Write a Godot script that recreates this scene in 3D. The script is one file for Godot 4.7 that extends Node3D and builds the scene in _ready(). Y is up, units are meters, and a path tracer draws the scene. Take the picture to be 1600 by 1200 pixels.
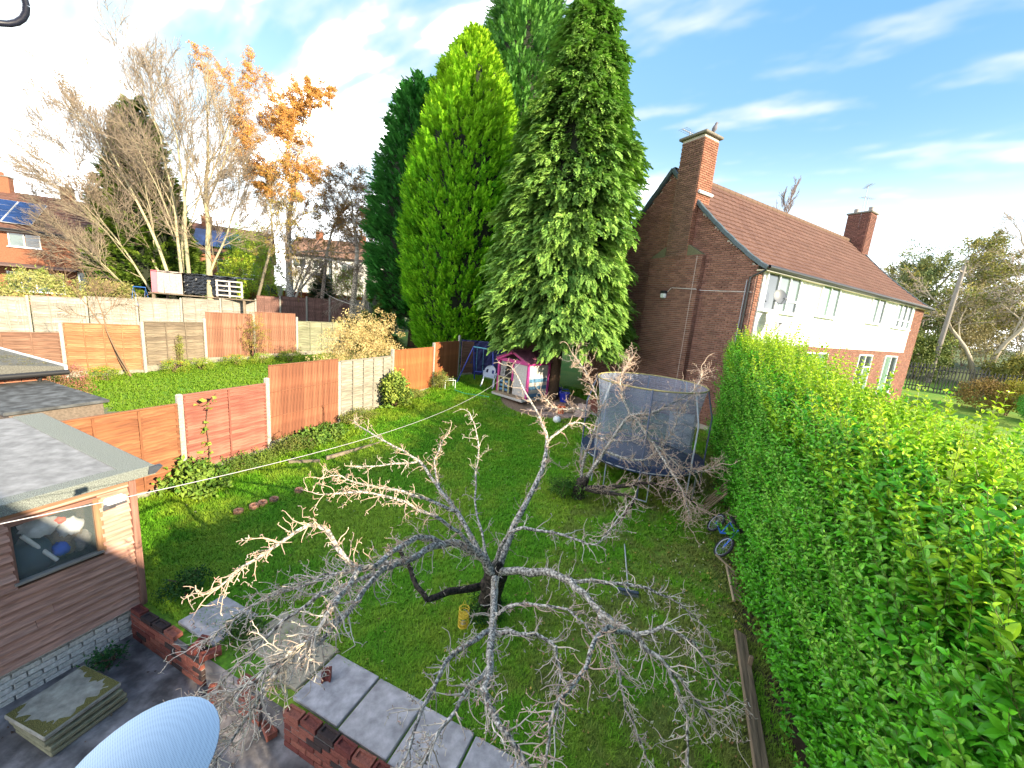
extends Node3D

# ---------- garden axes: s runs away from the house, w to the right ----------
const GU := Vector3(0.374607, 0, -0.927184)
const GV := Vector3(0.927184, 0, 0.374607)
var rng := RandomNumberGenerator.new()
var noise := FastNoiseLite.new()
var mats := {}
var shapes := {}
var tex := {}
var used := {}

func G(s: float, w: float, y: float = 0.0) -> Vector3:
	return GU * s + GV * w + Vector3(0, y, 0)

func gb() -> Basis:                      # x = w, y = up, z = -s
	return Basis(GV, Vector3.UP, -GU)

func sw(p: Vector3) -> Vector2:
	return Vector2(p.dot(GU), p.dot(GV))

func hgt(x: float, z: float) -> float:
	var d := maxf(0.0, -z - 6.0)
	var y := 0.085 * minf(d, 54.0) + 0.012 * maxf(0.0, minf(d, 300.0) - 54.0)
	y += (noise.get_noise_2d(x * 6.0, z * 6.0)) * 0.035 * clampf(d / 4.0, 0.25, 1.0)
	return y

func P(x: float, z: float, up: float = 0.0) -> Vector3:
	return Vector3(x, hgt(x, z) + up, z)

func rr(a: float, b: float) -> float:
	return rng.randf_range(a, b)

func rdir() -> Vector3:
	var z := rr(-1, 1)
	var a := rr(0, TAU)
	var r := sqrt(1.0 - z * z)
	return Vector3(r * cos(a), z, r * sin(a))

# ---------- textures and materials ----------
func make_tex(called: String, freq: float, oct: int, lo: float, hi: float, con: float, stretch := 1, size := 512) -> void:
	var n := FastNoiseLite.new()
	n.seed = called.hash() % 1000
	n.noise_type = FastNoiseLite.TYPE_SIMPLEX_SMOOTH
	n.fractal_octaves = oct
	n.fractal_gain = 0.6
	n.frequency = freq / size
	var im := n.get_seamless_image(size / stretch, size, false, false, 0.15, false)
	if stretch > 1:
		im.resize(size, size, Image.INTERPOLATE_CUBIC)
	im.convert(Image.FORMAT_L8)
	var src := im.get_data()
	var data := PackedByteArray()
	data.resize(size * size * 3)
	var hd := PackedByteArray()
	hd.resize(size * size * 3)
	for k in size * size:
		var v := clampf(0.5 + (src[k] / 255.0 - 0.5) * con, 0.0, 1.0)
		var b := int(255.0 * lerpf(lo, hi, v))
		var q := int(255.0 * v)
		var i := k * 3
		data[i] = b; data[i + 1] = b; data[i + 2] = b
		hd[i] = q; hd[i + 1] = q; hd[i + 2] = q
	tex[called] = ImageTexture.create_from_image(Image.create_from_data(size, size, false, Image.FORMAT_RGB8, data))
	var nm := Image.create_from_data(size, size, false, Image.FORMAT_RGB8, hd)
	nm.bump_map_to_normal_map(5.0)
	tex[called + "_n"] = ImageTexture.create_from_image(nm)

func lin(r: float, g: float, b: float) -> Color:
	return Color(r, g, b).linear_to_srgb()

# colour is linear; t names a texture; scale is repeats per metre (world triplanar) unless uv is on
func M(called: String, c: Color, rough: float = 0.85, t: String = "", scale: float = 1.0, bump: float = 0.0, uv: bool = false) -> StandardMaterial3D:
	if mats.has(called):
		return mats[called]
	var m := StandardMaterial3D.new()
	m.albedo_color = c.linear_to_srgb()
	m.roughness = rough
	if t != "":
		m.albedo_texture = tex[t]
		if bump > 0.0:
			m.normal_enabled = true
			m.normal_texture = tex[t + "_n"]
			m.normal_scale = bump
		if uv:
			m.uv1_scale = Vector3(scale, scale, scale)
		else:
			m.uv1_triplanar = true
			m.uv1_world_triplanar = true
			m.uv1_scale = Vector3(scale, scale, scale)
	mats[called] = m
	return m

func VM(called: String, rough: float = 0.6, back: float = 0.0, spec: float = 0.5) -> StandardMaterial3D:   # takes its colour from the vertices or the copies
	if mats.has(called):
		return mats[called]
	var m := StandardMaterial3D.new()
	m.vertex_color_use_as_albedo = true
	m.roughness = rough
	m.metallic_specular = spec
	m.cull_mode = BaseMaterial3D.CULL_DISABLED
	if back > 0.0:
		m.backlight_enabled = true
		m.backlight = Color(back, back, back)
	mats[called] = m
	return m

# ---------- mesh builder ----------
class MB:
	var v := PackedVector3Array()
	var n := PackedVector3Array()
	var c := PackedColorArray()
	var u := PackedVector2Array()
	var i := PackedInt32Array()
	var col := Color(1, 1, 1)
	func vert(p: Vector3, nn: Vector3, uv := Vector2.ZERO) -> int:
		v.append(p); n.append(nn); c.append(col); u.append(uv)
		return v.size() - 1
	func tri(a: Vector3, b: Vector3, d: Vector3) -> void:
		var nn := (d - a).cross(b - a).normalized()
		var k := v.size()
		vert(a, nn, Vector2(a.x, a.y)); vert(b, nn, Vector2(b.x, b.y)); vert(d, nn, Vector2(d.x, d.y))
		i.append(k); i.append(k + 1); i.append(k + 2)
	func quad(a: Vector3, b: Vector3, d: Vector3, e: Vector3, uo := Vector2.ZERO) -> void:
		var nn := (d - a).cross(b - a).normalized()
		var k := v.size()
		var w := a.distance_to(b)
		var h := a.distance_to(e)
		var sw_ := h > w
		vert(a, nn, uo)
		vert(b, nn, uo + (Vector2(0, w) if sw_ else Vector2(w, 0)))
		vert(d, nn, uo + (Vector2(h, w) if sw_ else Vector2(w, h)))
		vert(e, nn, uo + (Vector2(h, 0) if sw_ else Vector2(0, h)))
		i.append_array(PackedInt32Array([k, k + 1, k + 2, k, k + 2, k + 3]))
	func hexa(p: Array, uo := Vector2.ZERO) -> void:   # 0-3 bottom (-x-z, +x-z, +x+z, -x+z), 4-7 top
		quad(p[4], p[5], p[6], p[7], uo)
		quad(p[3], p[2], p[1], p[0], uo)
		quad(p[7], p[6], p[2], p[3], uo)
		quad(p[5], p[4], p[0], p[1], uo)
		quad(p[6], p[5], p[1], p[2], uo)
		quad(p[4], p[7], p[3], p[0], uo)
	func box(o: Vector3, s: Vector3, b := Basis(), uo := Vector2.ZERO) -> void:
		var h := s * 0.5
		var p := []
		for y in [-h.y, h.y]:
			for q in [[-1, -1], [1, -1], [1, 1], [-1, 1]]:
				p.append(o + b * Vector3(q[0] * h.x, y, q[1] * h.z))
		hexa(p, uo)
	func bevel_box(s: Vector3, e: float) -> void:       # chamfered box about the origin
		var h := s * 0.5
		var f := func(sx, sy, sz, k): return Vector3(sx * (h.x - (0.0 if k == 0 else e)), sy * (h.y - (0.0 if k == 1 else e)), sz * (h.z - (0.0 if k == 2 else e)))
		for q in [-1.0, 1.0]:
			face(f.call(q, -1, -1, 0), f.call(q, 1, -1, 0), f.call(q, 1, 1, 0), f.call(q, -1, 1, 0))
			face(f.call(-1, q, -1, 1), f.call(1, q, -1, 1), f.call(1, q, 1, 1), f.call(-1, q, 1, 1))
			face(f.call(-1, -1, q, 2), f.call(1, -1, q, 2), f.call(1, 1, q, 2), f.call(-1, 1, q, 2))
			for r in [-1.0, 1.0]:
				face(f.call(q, r, -1, 0), f.call(q, r, 1, 0), f.call(q, r, 1, 1), f.call(q, r, -1, 1))
				face(f.call(q, -1, r, 0), f.call(q, 1, r, 0), f.call(q, 1, r, 2), f.call(q, -1, r, 2))
				face(f.call(-1, q, r, 1), f.call(1, q, r, 1), f.call(1, q, r, 2), f.call(-1, q, r, 2))
				for t in [-1.0, 1.0]:
					var a: Vector3 = f.call(q, r, t, 0)
					var b: Vector3 = f.call(q, r, t, 1)
					var d: Vector3 = f.call(q, r, t, 2)
					if (d - a).cross(b - a).dot(a + b + d) < 0.0:
						tri(a, d, b)
					else:
						tri(a, b, d)
	func face(a: Vector3, b: Vector3, d: Vector3, e: Vector3) -> void:
		if (d - a).cross(b - a).dot(a + d) < 0.0:
			quad(a, e, d, b)
		else:
			quad(a, b, d, e)
	func tube(pts: Array, rad: Array, sides: int = 6, cap := true) -> void:
		var k0 := v.size()
		var t0: Vector3 = (pts[1] - pts[0]).normalized()
		var x: Vector3 = t0.cross(Vector3(0.31, 0.87, 0.38)).normalized()
		if x.length() < 0.1:
			x = t0.cross(Vector3.RIGHT).normalized()
		var run := 0.0
		for k in pts.size():
			var t: Vector3 = ((pts[mini(k + 1, pts.size() - 1)] as Vector3) - (pts[maxi(k - 1, 0)] as Vector3)).normalized()
			x = (x - t * x.dot(t)).normalized()
			var y := t.cross(x)
			if k > 0:
				run += (pts[k] as Vector3).distance_to(pts[k - 1])
			for q in sides:
				var a := TAU * q / sides
				var d := x * cos(a) + y * sin(a)
				vert(pts[k] + d * float(rad[k]), d, Vector2(run, a * float(rad[0])))
			if k > 0:
				for q in sides:
					var a0 := k0 + (k - 1) * sides + q
					var a1 := k0 + (k - 1) * sides + (q + 1) % sides
					i.append_array(PackedInt32Array([a0, a1 + sides, a1, a0, a0 + sides, a1 + sides]))
		if cap and sides > 3:
			var e := pts.size() - 1
			var ctr := vert(pts[e], t0)
			for q in sides:
				i.append_array(PackedInt32Array([k0 + e * sides + q, ctr, k0 + e * sides + (q + 1) % sides]))
	func lathe(prof: Array, sides: int = 16, o := Vector3.ZERO) -> void:    # [[radius, y], ...]
		var k0 := v.size()
		for k in prof.size():
			var d := Vector2(prof[mini(k + 1, prof.size() - 1)][0] - prof[maxi(k - 1, 0)][0], prof[mini(k + 1, prof.size() - 1)][1] - prof[maxi(k - 1, 0)][1]).normalized()
			for q in sides + 1:
				var a := TAU * q / sides
				vert(o + Vector3(cos(a) * prof[k][0], prof[k][1], sin(a) * prof[k][0]), Vector3(cos(a) * d.y, -d.x, sin(a) * d.y), Vector2(a * prof[k][0], prof[k][1]))
			if k > 0:
				for q in sides:
					var a0: int = k0 + (k - 1) * (sides + 1) + q
					i.append_array(PackedInt32Array([a0, a0 + 1, a0 + sides + 2, a0, a0 + sides + 2, a0 + sides + 1]))
	func done(m: Material) -> ArrayMesh:
		var a := []
		a.resize(Mesh.ARRAY_MAX)
		a[Mesh.ARRAY_VERTEX] = v
		a[Mesh.ARRAY_NORMAL] = n
		a[Mesh.ARRAY_COLOR] = c
		a[Mesh.ARRAY_TEX_UV] = u
		a[Mesh.ARRAY_INDEX] = i
		var r := ArrayMesh.new()
		r.add_surface_from_arrays(Mesh.PRIMITIVE_TRIANGLES, a)
		r.surface_set_material(0, m)
		return r

# ---------- nodes ----------
func numbered(called: String) -> String:
	var k: int = used.get(called, 0)
	used[called] = k + 1
	return called if k == 0 else "%s_%03d" % [called, k]

func tag(o: Node3D, label: String, category: String, group: String = "") -> Node3D:
	o.set_meta("label", label)
	o.set_meta("category", category)
	if group != "":
		o.set_meta("group", group)
	return o

func thing(called: String, label: String, category: String, at: Vector3, b := Basis(), group: String = "") -> Node3D:
	var o := Node3D.new()
	o.name = numbered(called)
	add_child(o, true)
	o.transform = Transform3D(b, at)
	return tag(o, label, category, group)

func put(parent: Node3D, called: String, mesh: Mesh, m: Material = null, at := Vector3.ZERO, b := Basis()) -> MeshInstance3D:
	var o := MeshInstance3D.new()
	o.name = numbered(called) if parent == self else called
	o.mesh = mesh
	if m != null:
		o.material_override = m
	parent.add_child(o, true)
	o.transform = Transform3D(b, at)
	return o

func struct(called: String, mesh: Mesh, m: Material = null, at := Vector3.ZERO, b := Basis()) -> MeshInstance3D:
	var o := put(self, called, mesh, m, at, b)
	o.set_meta("kind", "structure")
	return o

func many(parent: Node3D, called: String, mesh: Mesh, m: Material, ts: Array, cs := PackedColorArray(), kind := "stuff") -> MultiMeshInstance3D:
	var mm := MultiMesh.new()
	mm.transform_format = MultiMesh.TRANSFORM_3D
	mm.use_colors = cs.size() > 0
	mm.mesh = mesh
	mm.instance_count = ts.size()
	for k in ts.size():
		mm.set_instance_transform(k, ts[k])
		if cs.size() > 0:
			mm.set_instance_color(k, cs[k])
	var o := MultiMeshInstance3D.new()
	o.name = numbered(called) if parent == self else called
	o.multimesh = mm
	if m != null:
		o.material_override = m
	parent.add_child(o, true)
	o.set_meta("kind", kind)
	return o

func bx(s: Vector3, e: float = 0.0) -> ArrayMesh:       # cached (chamfered) box
	var key := "%.3f_%.3f_%.3f_%.4f" % [s.x, s.y, s.z, e]
	if not shapes.has(key):
		var b := MB.new()
		if e > 0.0:
			b.bevel_box(s, e)
		else:
			b.box(Vector3.ZERO, s)
		shapes[key] = b.done(null)
	return shapes[key]

func basis_to(d: Vector3, up := Vector3.UP) -> Basis:    # y axis along d
	var y := d.normalized()
	var x := y.cross(up)
	if x.length() < 0.01:
		x = y.cross(Vector3.RIGHT)
	x = x.normalized()
	return Basis(x, y, x.cross(y))

func tube_mesh(pts: Array, r: float, sides: int = 6) -> ArrayMesh:
	var b := MB.new()
	var ra := []
	for q in pts:
		ra.append(r)
	b.tube(pts, ra, sides)
	return b.done(null)

func vary(c: Color, k: float = 0.15) -> Color:
	var f := 1.0 + rr(-k, k)
	return Color(c.r * f * (1.0 + rr(-k, k) * 0.3), c.g * f, c.b * f * (1.0 + rr(-k, k) * 0.3))

# ---------- foliage shapes ----------
func leaf(b: MB, o: Vector3, dir: Vector3, side: Vector3, len_: float, wid: float, arch: float = 0.15) -> void:
	var up := side.cross(dir).normalized()
	var m := o + dir * len_ * 0.5 + up * len_ * arch
	var tip := o + dir * len_ - up * len_ * arch * 0.6
	var l := m - side * wid * 0.5 + up * wid * 0.16
	var r := m + side * wid * 0.5 + up * wid * 0.16
	b.tri(o, l, m); b.tri(o, m, r); b.tri(m, l, tip); b.tri(m, tip, r)

# an oval leaf with a fold along its midrib, smooth across each half
func oval_leaf(b: MB, o: Vector3, dir: Vector3, side: Vector3, len_: float, wid: float, arch: float) -> void:
	var up := side.cross(dir).normalized()
	var mid := []
	var lft := []
	var rgt := []
	for k in 5:
		var t := k / 4.0
		var m := o + dir * len_ * t + up * len_ * arch * sin(PI * t * 0.9) * (1.0 - t * 0.9)
		var w: float = wid * [0.12, 0.43, 0.5, 0.36, 0.02][k]
		mid.append(m)
		lft.append(m - side * w + up * w * 0.45)
		rgt.append(m + side * w + up * w * 0.45)
	var nl := (up + side * 0.4).normalized()
	var nr := (up - side * 0.4).normalized()
	var k0 := b.v.size()
	for k in 5:
		var tilt := dir * lerpf(-0.35, 0.45, k / 4.0)
		b.vert(lft[k], (nl + tilt).normalized()); b.vert(mid[k], (nl + tilt).normalized())
		b.vert(mid[k], (nr + tilt).normalized()); b.vert(rgt[k], (nr + tilt).normalized())
	for k in 4:
		var q := k0 + k * 4
		b.i.append_array(PackedInt32Array([q, q + 4, q + 5, q, q + 5, q + 1, q + 2, q + 6, q + 7, q + 2, q + 7, q + 3]))

func shoot_mesh(length: float, pairs: int, leaf_len: float, seed_: int, green: Color, young: Color) -> ArrayMesh:
	rng.seed = seed_
	var b := MB.new()
	var lean := Vector3(rr(-0.12, 0.12), 0, rr(-0.12, 0.12))
	var pts := []
	for k in 5:
		var t := k / 4.0
		pts.append(Vector3(0, length * t, 0) + lean * length * t * t)
	b.col = Color(0.16, 0.17, 0.06)
	b.tube(pts, [0.0030, 0.0027, 0.0024, 0.002, 0.0014], 3, false)
	for k in pairs:
		var t := (k + 0.6) / pairs
		var o := Vector3(0, length * t, 0) + lean * length * t * t
		var a := (0.0 if k % 2 == 0 else PI * 0.5) + rr(-0.35, 0.35)
		var sz := leaf_len * (0.75 + 0.4 * sin(PI * clampf(t * 0.9 + 0.1, 0, 1))) * rr(0.85, 1.15) * (0.65 if k >= pairs - 2 else 1.0)
		var el := lerpf(0.25, 0.75, t) + rr(-0.18, 0.18)
		for q in 2:
			var az := a + PI * q
			var out := Vector3(cos(az), 0, sin(az))
			var d := (out * cos(el) + Vector3.UP * sin(el)).normalized()
			b.col = vary(green.lerp(young, clampf(t * t * 1.1 + rr(-0.15, 0.15), 0, 1)), 0.2)
			oval_leaf(b, o, d, out.cross(Vector3.UP).normalized().rotated(d, rr(-0.5, 0.5)), sz, sz * rr(0.42, 0.52), rr(0.12, 0.3))
	return b.done(null)

func spray_mesh(length: float, n: int, wid: float, droop: float, seed_: int) -> ArrayMesh:   # flat frond of scale-leaved twigs along +y, lying in x
	rng.seed = seed_
	var b := MB.new()
	for k in n:
		var t := (k + 0.3) / n
		var o := Vector3(rr(-0.01, 0.01), length * t, -droop * length * t * t)
		for q in [-1.0, 1.0]:
			var l := wid * (1.0 - t * 0.75) * rr(0.7, 1.2)
			var d := Vector3(q * 0.8, 0.75, rr(-0.25, 0.15)).normalized()
			var w := 0.028 * length / 0.25
			var tip := o + d * l + Vector3(0, 0, -droop * l * 0.6)
			b.col = Color(1, 1, 1) * rr(0.8, 1.15)
			b.tri(o - Vector3(0, w, 0), o + d * l * 0.45 + Vector3(-q * w * 0.55, w * 0.6, 0), tip)
			b.tri(o - Vector3(0, w, 0), tip, o + d * l * 0.55 + Vector3(q * w * 0.55, -w * 0.6, 0))
	b.tri(Vector3(-0.02, length * 0.8, -droop * length * 0.64), Vector3(0, length * 1.12, -droop * length * 1.2), Vector3(0.02, length * 0.8, -droop * length * 0.64))
	return b.done(null)

func clump_mesh(n: int, r: float, leaf_len: float, wid: float, seed_: int) -> ArrayMesh:      # loose clump of leaves, white: tinted per copy
	rng.seed = seed_
	var b := MB.new()
	for k in n:
		var d := rdir()
		var o := rdir() * r * pow(rng.randf(), 0.4)
		b.col = Color(1, 1, 1) * rr(0.75, 1.2)
		leaf(b, o, (d + Vector3(0, 0.2, 0)).normalized(), d.cross(rdir()).normalized(), leaf_len * rr(0.7, 1.3), wid * rr(0.8, 1.2), 0.12)
	return b.done(null)

# a conifer: trunk, dark inner twigs and boughs of sprays. prof: radius against height share
func conifer(called: String, label: String, at: Vector3, h: float, r: float, prof: Array, boughs: int, per: int, spray: Array, cols: Array, upright: float, reach: float, skirt: float = 0.02, lump: float = 0.12, group := "") -> Node3D:
	rng.seed = called.hash() + label.hash()
	var t := thing(called, label, "conifer", at, Basis(), group)
	var tb := MB.new()
	tb.tube([Vector3(0, -0.3, 0), Vector3(0.05, h * 0.25, 0), Vector3(0, h * 0.6, 0.05), Vector3(0, h * 0.95, 0)], [r * 0.11 + 0.05, r * 0.085, r * 0.05, 0.02], 9)
	put(t, "trunk", tb.done(M("bark_conifer", Color(0.13, 0.075, 0.045), 0.95, "fine", 1.5, 0.8)))
	var rad := func(k: float) -> float:
		var x := clampf(k, 0, 1) * (prof.size() - 1)
		var i0 := int(x)
		return lerpf(prof[i0], prof[mini(i0 + 1, prof.size() - 1)], x - i0) * r
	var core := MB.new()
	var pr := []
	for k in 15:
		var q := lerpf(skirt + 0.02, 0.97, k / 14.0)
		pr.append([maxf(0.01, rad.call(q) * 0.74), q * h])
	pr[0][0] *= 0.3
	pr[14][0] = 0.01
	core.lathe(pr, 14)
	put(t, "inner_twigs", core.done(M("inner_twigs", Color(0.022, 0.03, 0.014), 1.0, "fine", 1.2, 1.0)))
	var ts := []
	var cs := PackedColorArray()
	var made := 0
	while made < boughs:
		var q := skirt + (1.0 - skirt) * rng.randf()
		var R: float = rad.call(q)
		if rng.randf() > (R + 0.25 * r) / (r * 1.25):
			continue
		made += 1
		var az := rr(0, TAU)
		var ln := noise.get_noise_3d(cos(az) * 40.0 + at.x, q * h * 16.0, sin(az) * 40.0 + at.z)
		R *= 1.0 + lump * ln * 2.0 + rr(-lump, lump) * 0.6
		var out := Vector3(cos(az), 0, sin(az))
		var tip := out * (R + 0.05) + Vector3(0, q * h, 0)
		var dirv := (out * (1.0 - absf(upright) * 0.6) + Vector3.UP * upright).normalized()
		var bl: float = reach * rr(0.7, 1.3) * clampf(R / r + 0.3, 0.4, 1.0)
		var tone: float = rr(0.0, 1.0)
		for k in per:
			var f := k / float(per)
			var o := tip - dirv * bl * (1.0 - f) + Vector3(0, -absf(minf(upright, 0.0)) * bl * f * f * 0.5, 0)
			o += rdir() * bl * 0.30 * (1.0 - f * 0.6)
			var d := (dirv + out * 0.35 + rdir() * 0.55).normalized()
			var b := basis_to(d, (Vector3.UP + rdir() * 0.5).normalized())
			var sc := rr(0.75, 1.25)
			ts.append(Transform3D(b.scaled(Vector3(sc, sc, sc)), o))
			var c: Color = (cols[0] as Color).lerp(cols[1], clampf(tone * 0.6 + f * 0.5 + rr(-0.2, 0.2), 0, 1))
			if cols.size() > 2:
				c = c.lerp(cols[2], clampf((q - 0.58) * 1.7, 0.0, 0.8) * rr(0.5, 1.0))
			cs.append(vary(c, 0.15))
	many(t, "foliage", spray[0], VM("spray", 0.65, 0.35, 0.35), ts, cs)
	return t

# ---------- bare branching ----------
func grow(b: MB, tips: Array, p: Vector3, d: Vector3, length: float, rad: float, depth: int, o: Dictionary) -> void:
	var n: int = 5 if depth > 1 else 3
	var pts := [p]
	var rs := [rad]
	var q := p
	var dv := d
	for k in n:
		dv = (dv + rdir() * float(o.wob) + Vector3(0, float(o.up), 0) * (1.0 if depth > 0 else 0.6) + Vector3(0, -float(o.droop) * (1.0 if depth == 0 else 0.15), 0)).normalized()
		q = q + dv * length / n
		pts.append(q)
		rs.append(maxf(float(o.rmin), rad * (1.0 - (k + 1.0) / n * float(o.taper))))
	if o.has("col"):
		b.col = vary((o.col as Color).lerp(o.col2, pow(1.0 - depth / float(o.deep), 0.7)), 0.15)
	b.tube(pts, rs, 7 if depth >= 3 else (4 if depth > 0 else 3), false)
	if depth == 0:
		tips.append(pts)
		return
	var kids: int = int(o.kids[mini(depth - 1, o.kids.size() - 1)])
	for k in kids:
		var f := lerpf(float(o.bare), 1.0, (k + rr(0.2, 0.9)) / kids) if k < kids - 1 else 1.0
		var x := f * n
		var i0 := mini(int(x), n - 1)
		var pp: Vector3 = (pts[i0] as Vector3).lerp(pts[i0 + 1], x - i0)
		var dd: Vector3 = ((pts[i0 + 1] as Vector3) - (pts[i0] as Vector3)).normalized()
		var side := dd.cross(rdir()).normalized()
		var spread: float = float(o.spread) * rr(0.6, 1.3) * (0.35 if k == kids - 1 else 1.0)
		var r2: float = lerpf(rs[i0], rs[i0 + 1], x - i0) * (0.9 if k == kids - 1 else float(o.rk))
		grow(b, tips, pp, (dd * cos(spread) + side * sin(spread)).normalized(), length * float(o.shrink) * rr(0.7, 1.15) * lerpf(1.1, 0.7, f), maxf(float(o.rmin), r2), depth - 1, o)

func bare_tree(called: String, label: String, category: String, at: Vector3, stems: Array, o: Dictionary, bark: Material, group := "") -> Array:
	rng.seed = label.hash()
	var t := thing(called, label, category, at, Basis(), group)
	var tips := []
	for s in stems:      # [offset, direction, clear length, radius, crown length]
		var tr := MB.new()
		if o.has("col"):
			tr.col = o.col
		var d: Vector3 = (s[1] as Vector3).normalized()
		var pts := [s[0] - Vector3(0, 0.4, 0), s[0]]
		var rs := [float(s[3]) * 1.25, float(s[3]) * 1.1]
		var q: Vector3 = s[0]
		var dv := d
		for k in 5:
			dv = (dv + rdir() * 0.06 + Vector3(0, 0.03, 0)).normalized()
			q = q + dv * float(s[2]) / 5.0
			pts.append(q)
			rs.append(float(s[3]) * (1.0 - 0.3 * (k + 1) / 5.0))
		tr.tube(pts, rs, 9, false)
		put(t, "trunk", tr.done(bark))
		var br := MB.new()
		grow(br, tips, q, dv, s[4], float(s[3]) * 0.7, int(o.deep), o)
		if o.has("low"):
			for k in int(o.low):
				var i0 := 2 + rng.randi() % 4
				var pp: Vector3 = (pts[i0] as Vector3).lerp(pts[i0 + 1], rng.randf())
				var sd := (Vector3(s[1].x, 0, s[1].z) * 1.2 + rdir()).normalized()
				grow(br, tips, pp, (dv * 0.6 + sd * 0.8).normalized(), float(s[4]) * rr(0.5, 0.8), float(s[3]) * 0.3, int(o.deep) - 1, o)
		var cr := put(t, "crown", br.done(VM("crown_bark", 0.9) if o.has("col") else bark))
		cr.set_meta("kind", "stuff")
	return [t, tips]

func leaves_on(t: Node3D, tips: Array, share: float, per: int, mesh: Mesh, c0: Color, c1: Color, test: Callable, size := 1.0) -> void:
	var ts := []
	var cs := PackedColorArray()
	for pts in tips:
		if not test.call(pts[0]) or rng.randf() > share:
			continue
		for k in per:
			var a: Vector3 = (pts[rng.randi() % pts.size()] as Vector3) + rdir() * 0.12
			var sc := size * rr(0.7, 1.3)
			ts.append(Transform3D(Basis(rdir(), rr(0, TAU)).scaled(Vector3(sc, sc, sc)), a))
			cs.append(vary(c0.lerp(c1, rng.randf()), 0.15))
	if ts.size() > 0:
		many(t, "foliage", mesh, VM("leaf", 0.6, 0.5, 0.4), ts, cs)

# a leafy shrub: a few stems and clumps of leaves through the volume
func shrub(called: String, label: String, category: String, at: Vector3, size: Vector3, n: int, mesh: Mesh, c0: Color, c1: Color, group := "", hollow := 0.55, wild := 0.25) -> Node3D:
	rng.seed = label.hash()
	var t := thing(called, label, category, at, Basis(), group)
	var st := MB.new()
	for k in 6:
		var e := Vector3(rr(-1, 1) * size.x * 0.6, size.y * rr(0.6, 1.0), rr(-1, 1) * size.z * 0.6)
		st.tube([Vector3(rr(-0.1, 0.1), -0.1, rr(-0.1, 0.1)), e * 0.5 + rdir() * 0.08, e], [0.022, 0.014, 0.006], 4)
	put(t, "stems", st.done(M("twig_brown", Color(0.14, 0.09, 0.06), 0.9))).set_meta("kind", "stuff")
	var ts := []
	var cs := PackedColorArray()
	for k in n:
		var d := rdir()
		if d.y < -0.75:
			d.y = -d.y
		var ln := noise.get_noise_3d(d.x * 70.0 + at.x * 9.0, d.y * 70.0, d.z * 70.0 + at.z * 9.0)
		var f := pow(rr(hollow, 1.0), 0.6) * (1.0 + wild * ln * 1.8)
		var p := Vector3(d.x * size.x, size.y * 0.5 + d.y * size.y * 0.5, d.z * size.z) * Vector3(f, 1, f)
		p.y = size.y * 0.5 + d.y * size.y * 0.5 * f
		if p.y < 0.03:
			continue
		var sc := rr(0.7, 1.3)
		ts.append(Transform3D(Basis(rdir(), rr(0, TAU)).scaled(Vector3(sc, sc, sc)), p))
		cs.append(vary(c0.lerp(c1, rng.randf()), 0.18))
	many(t, "foliage", mesh, VM("leaf", 0.6, 0.5, 0.4), ts, cs)
	return t

# ---------- the old lichen-covered fruit trees ----------
func crooked(b: MB, p: Vector3, d: Vector3, length: float, r: float, c: Color, depth: int, spurs: float) -> void:
	var n := maxi(3, int(length / 0.048))
	var pts := [p]
	var rs := [r]
	var q := p
	var dv := d
	for k in n:
		dv = (dv + rdir() * 0.38 + Vector3(0, rr(-0.08, 0.05), 0)).normalized()
		q = q + dv * length / n
		pts.append(q)
		rs.append(maxf(0.0022, r * (1.0 - 0.62 * (k + 1.0) / n)) * rr(0.8, 1.3))
	b.col = vary(c, 0.2)
	b.tube(pts, rs, 5 if depth > 0 else 4, true)
	for k in range(1, pts.size()):
		for w in 2:
			if rng.randf() < spurs * clampf(0.55 + 2.2 * noise.get_noise_3dv((pts[k] as Vector3) * 260.0), 0.05, 1.3):          # knobbly fruiting spur
				var side := dv.cross(rdir()).normalized()
				var e: Vector3 = pts[k] + (side + dv * 0.4 + rdir() * 0.4).normalized() * rr(0.012, 0.045)
				b.col = vary(c.lerp([Color(0.40, 0.20, 0.15), Color(0.55, 0.52, 0.42)][rng.randi() % 2], rr(0.1, 0.7)), 0.3)
				var sr := rr(0.0022, 0.0042)
				b.tube([pts[k], (pts[k] as Vector3).lerp(e, 0.6) + rdir() * 0.005, e], [sr, sr * 1.1, sr * rr(0.6, 1.7)], 3, true)
		if depth > 0 and rng.randf() < 0.34:
			var sd := dv.cross(rdir()).normalized()
			crooked(b, pts[k], (sd * 0.9 + dv * 0.5 + Vector3(0, 0.15, 0)).normalized(), length * rr(0.2, 0.55), maxf(0.003, float(rs[k]) * 0.55), c, depth - 1, spurs)

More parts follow.
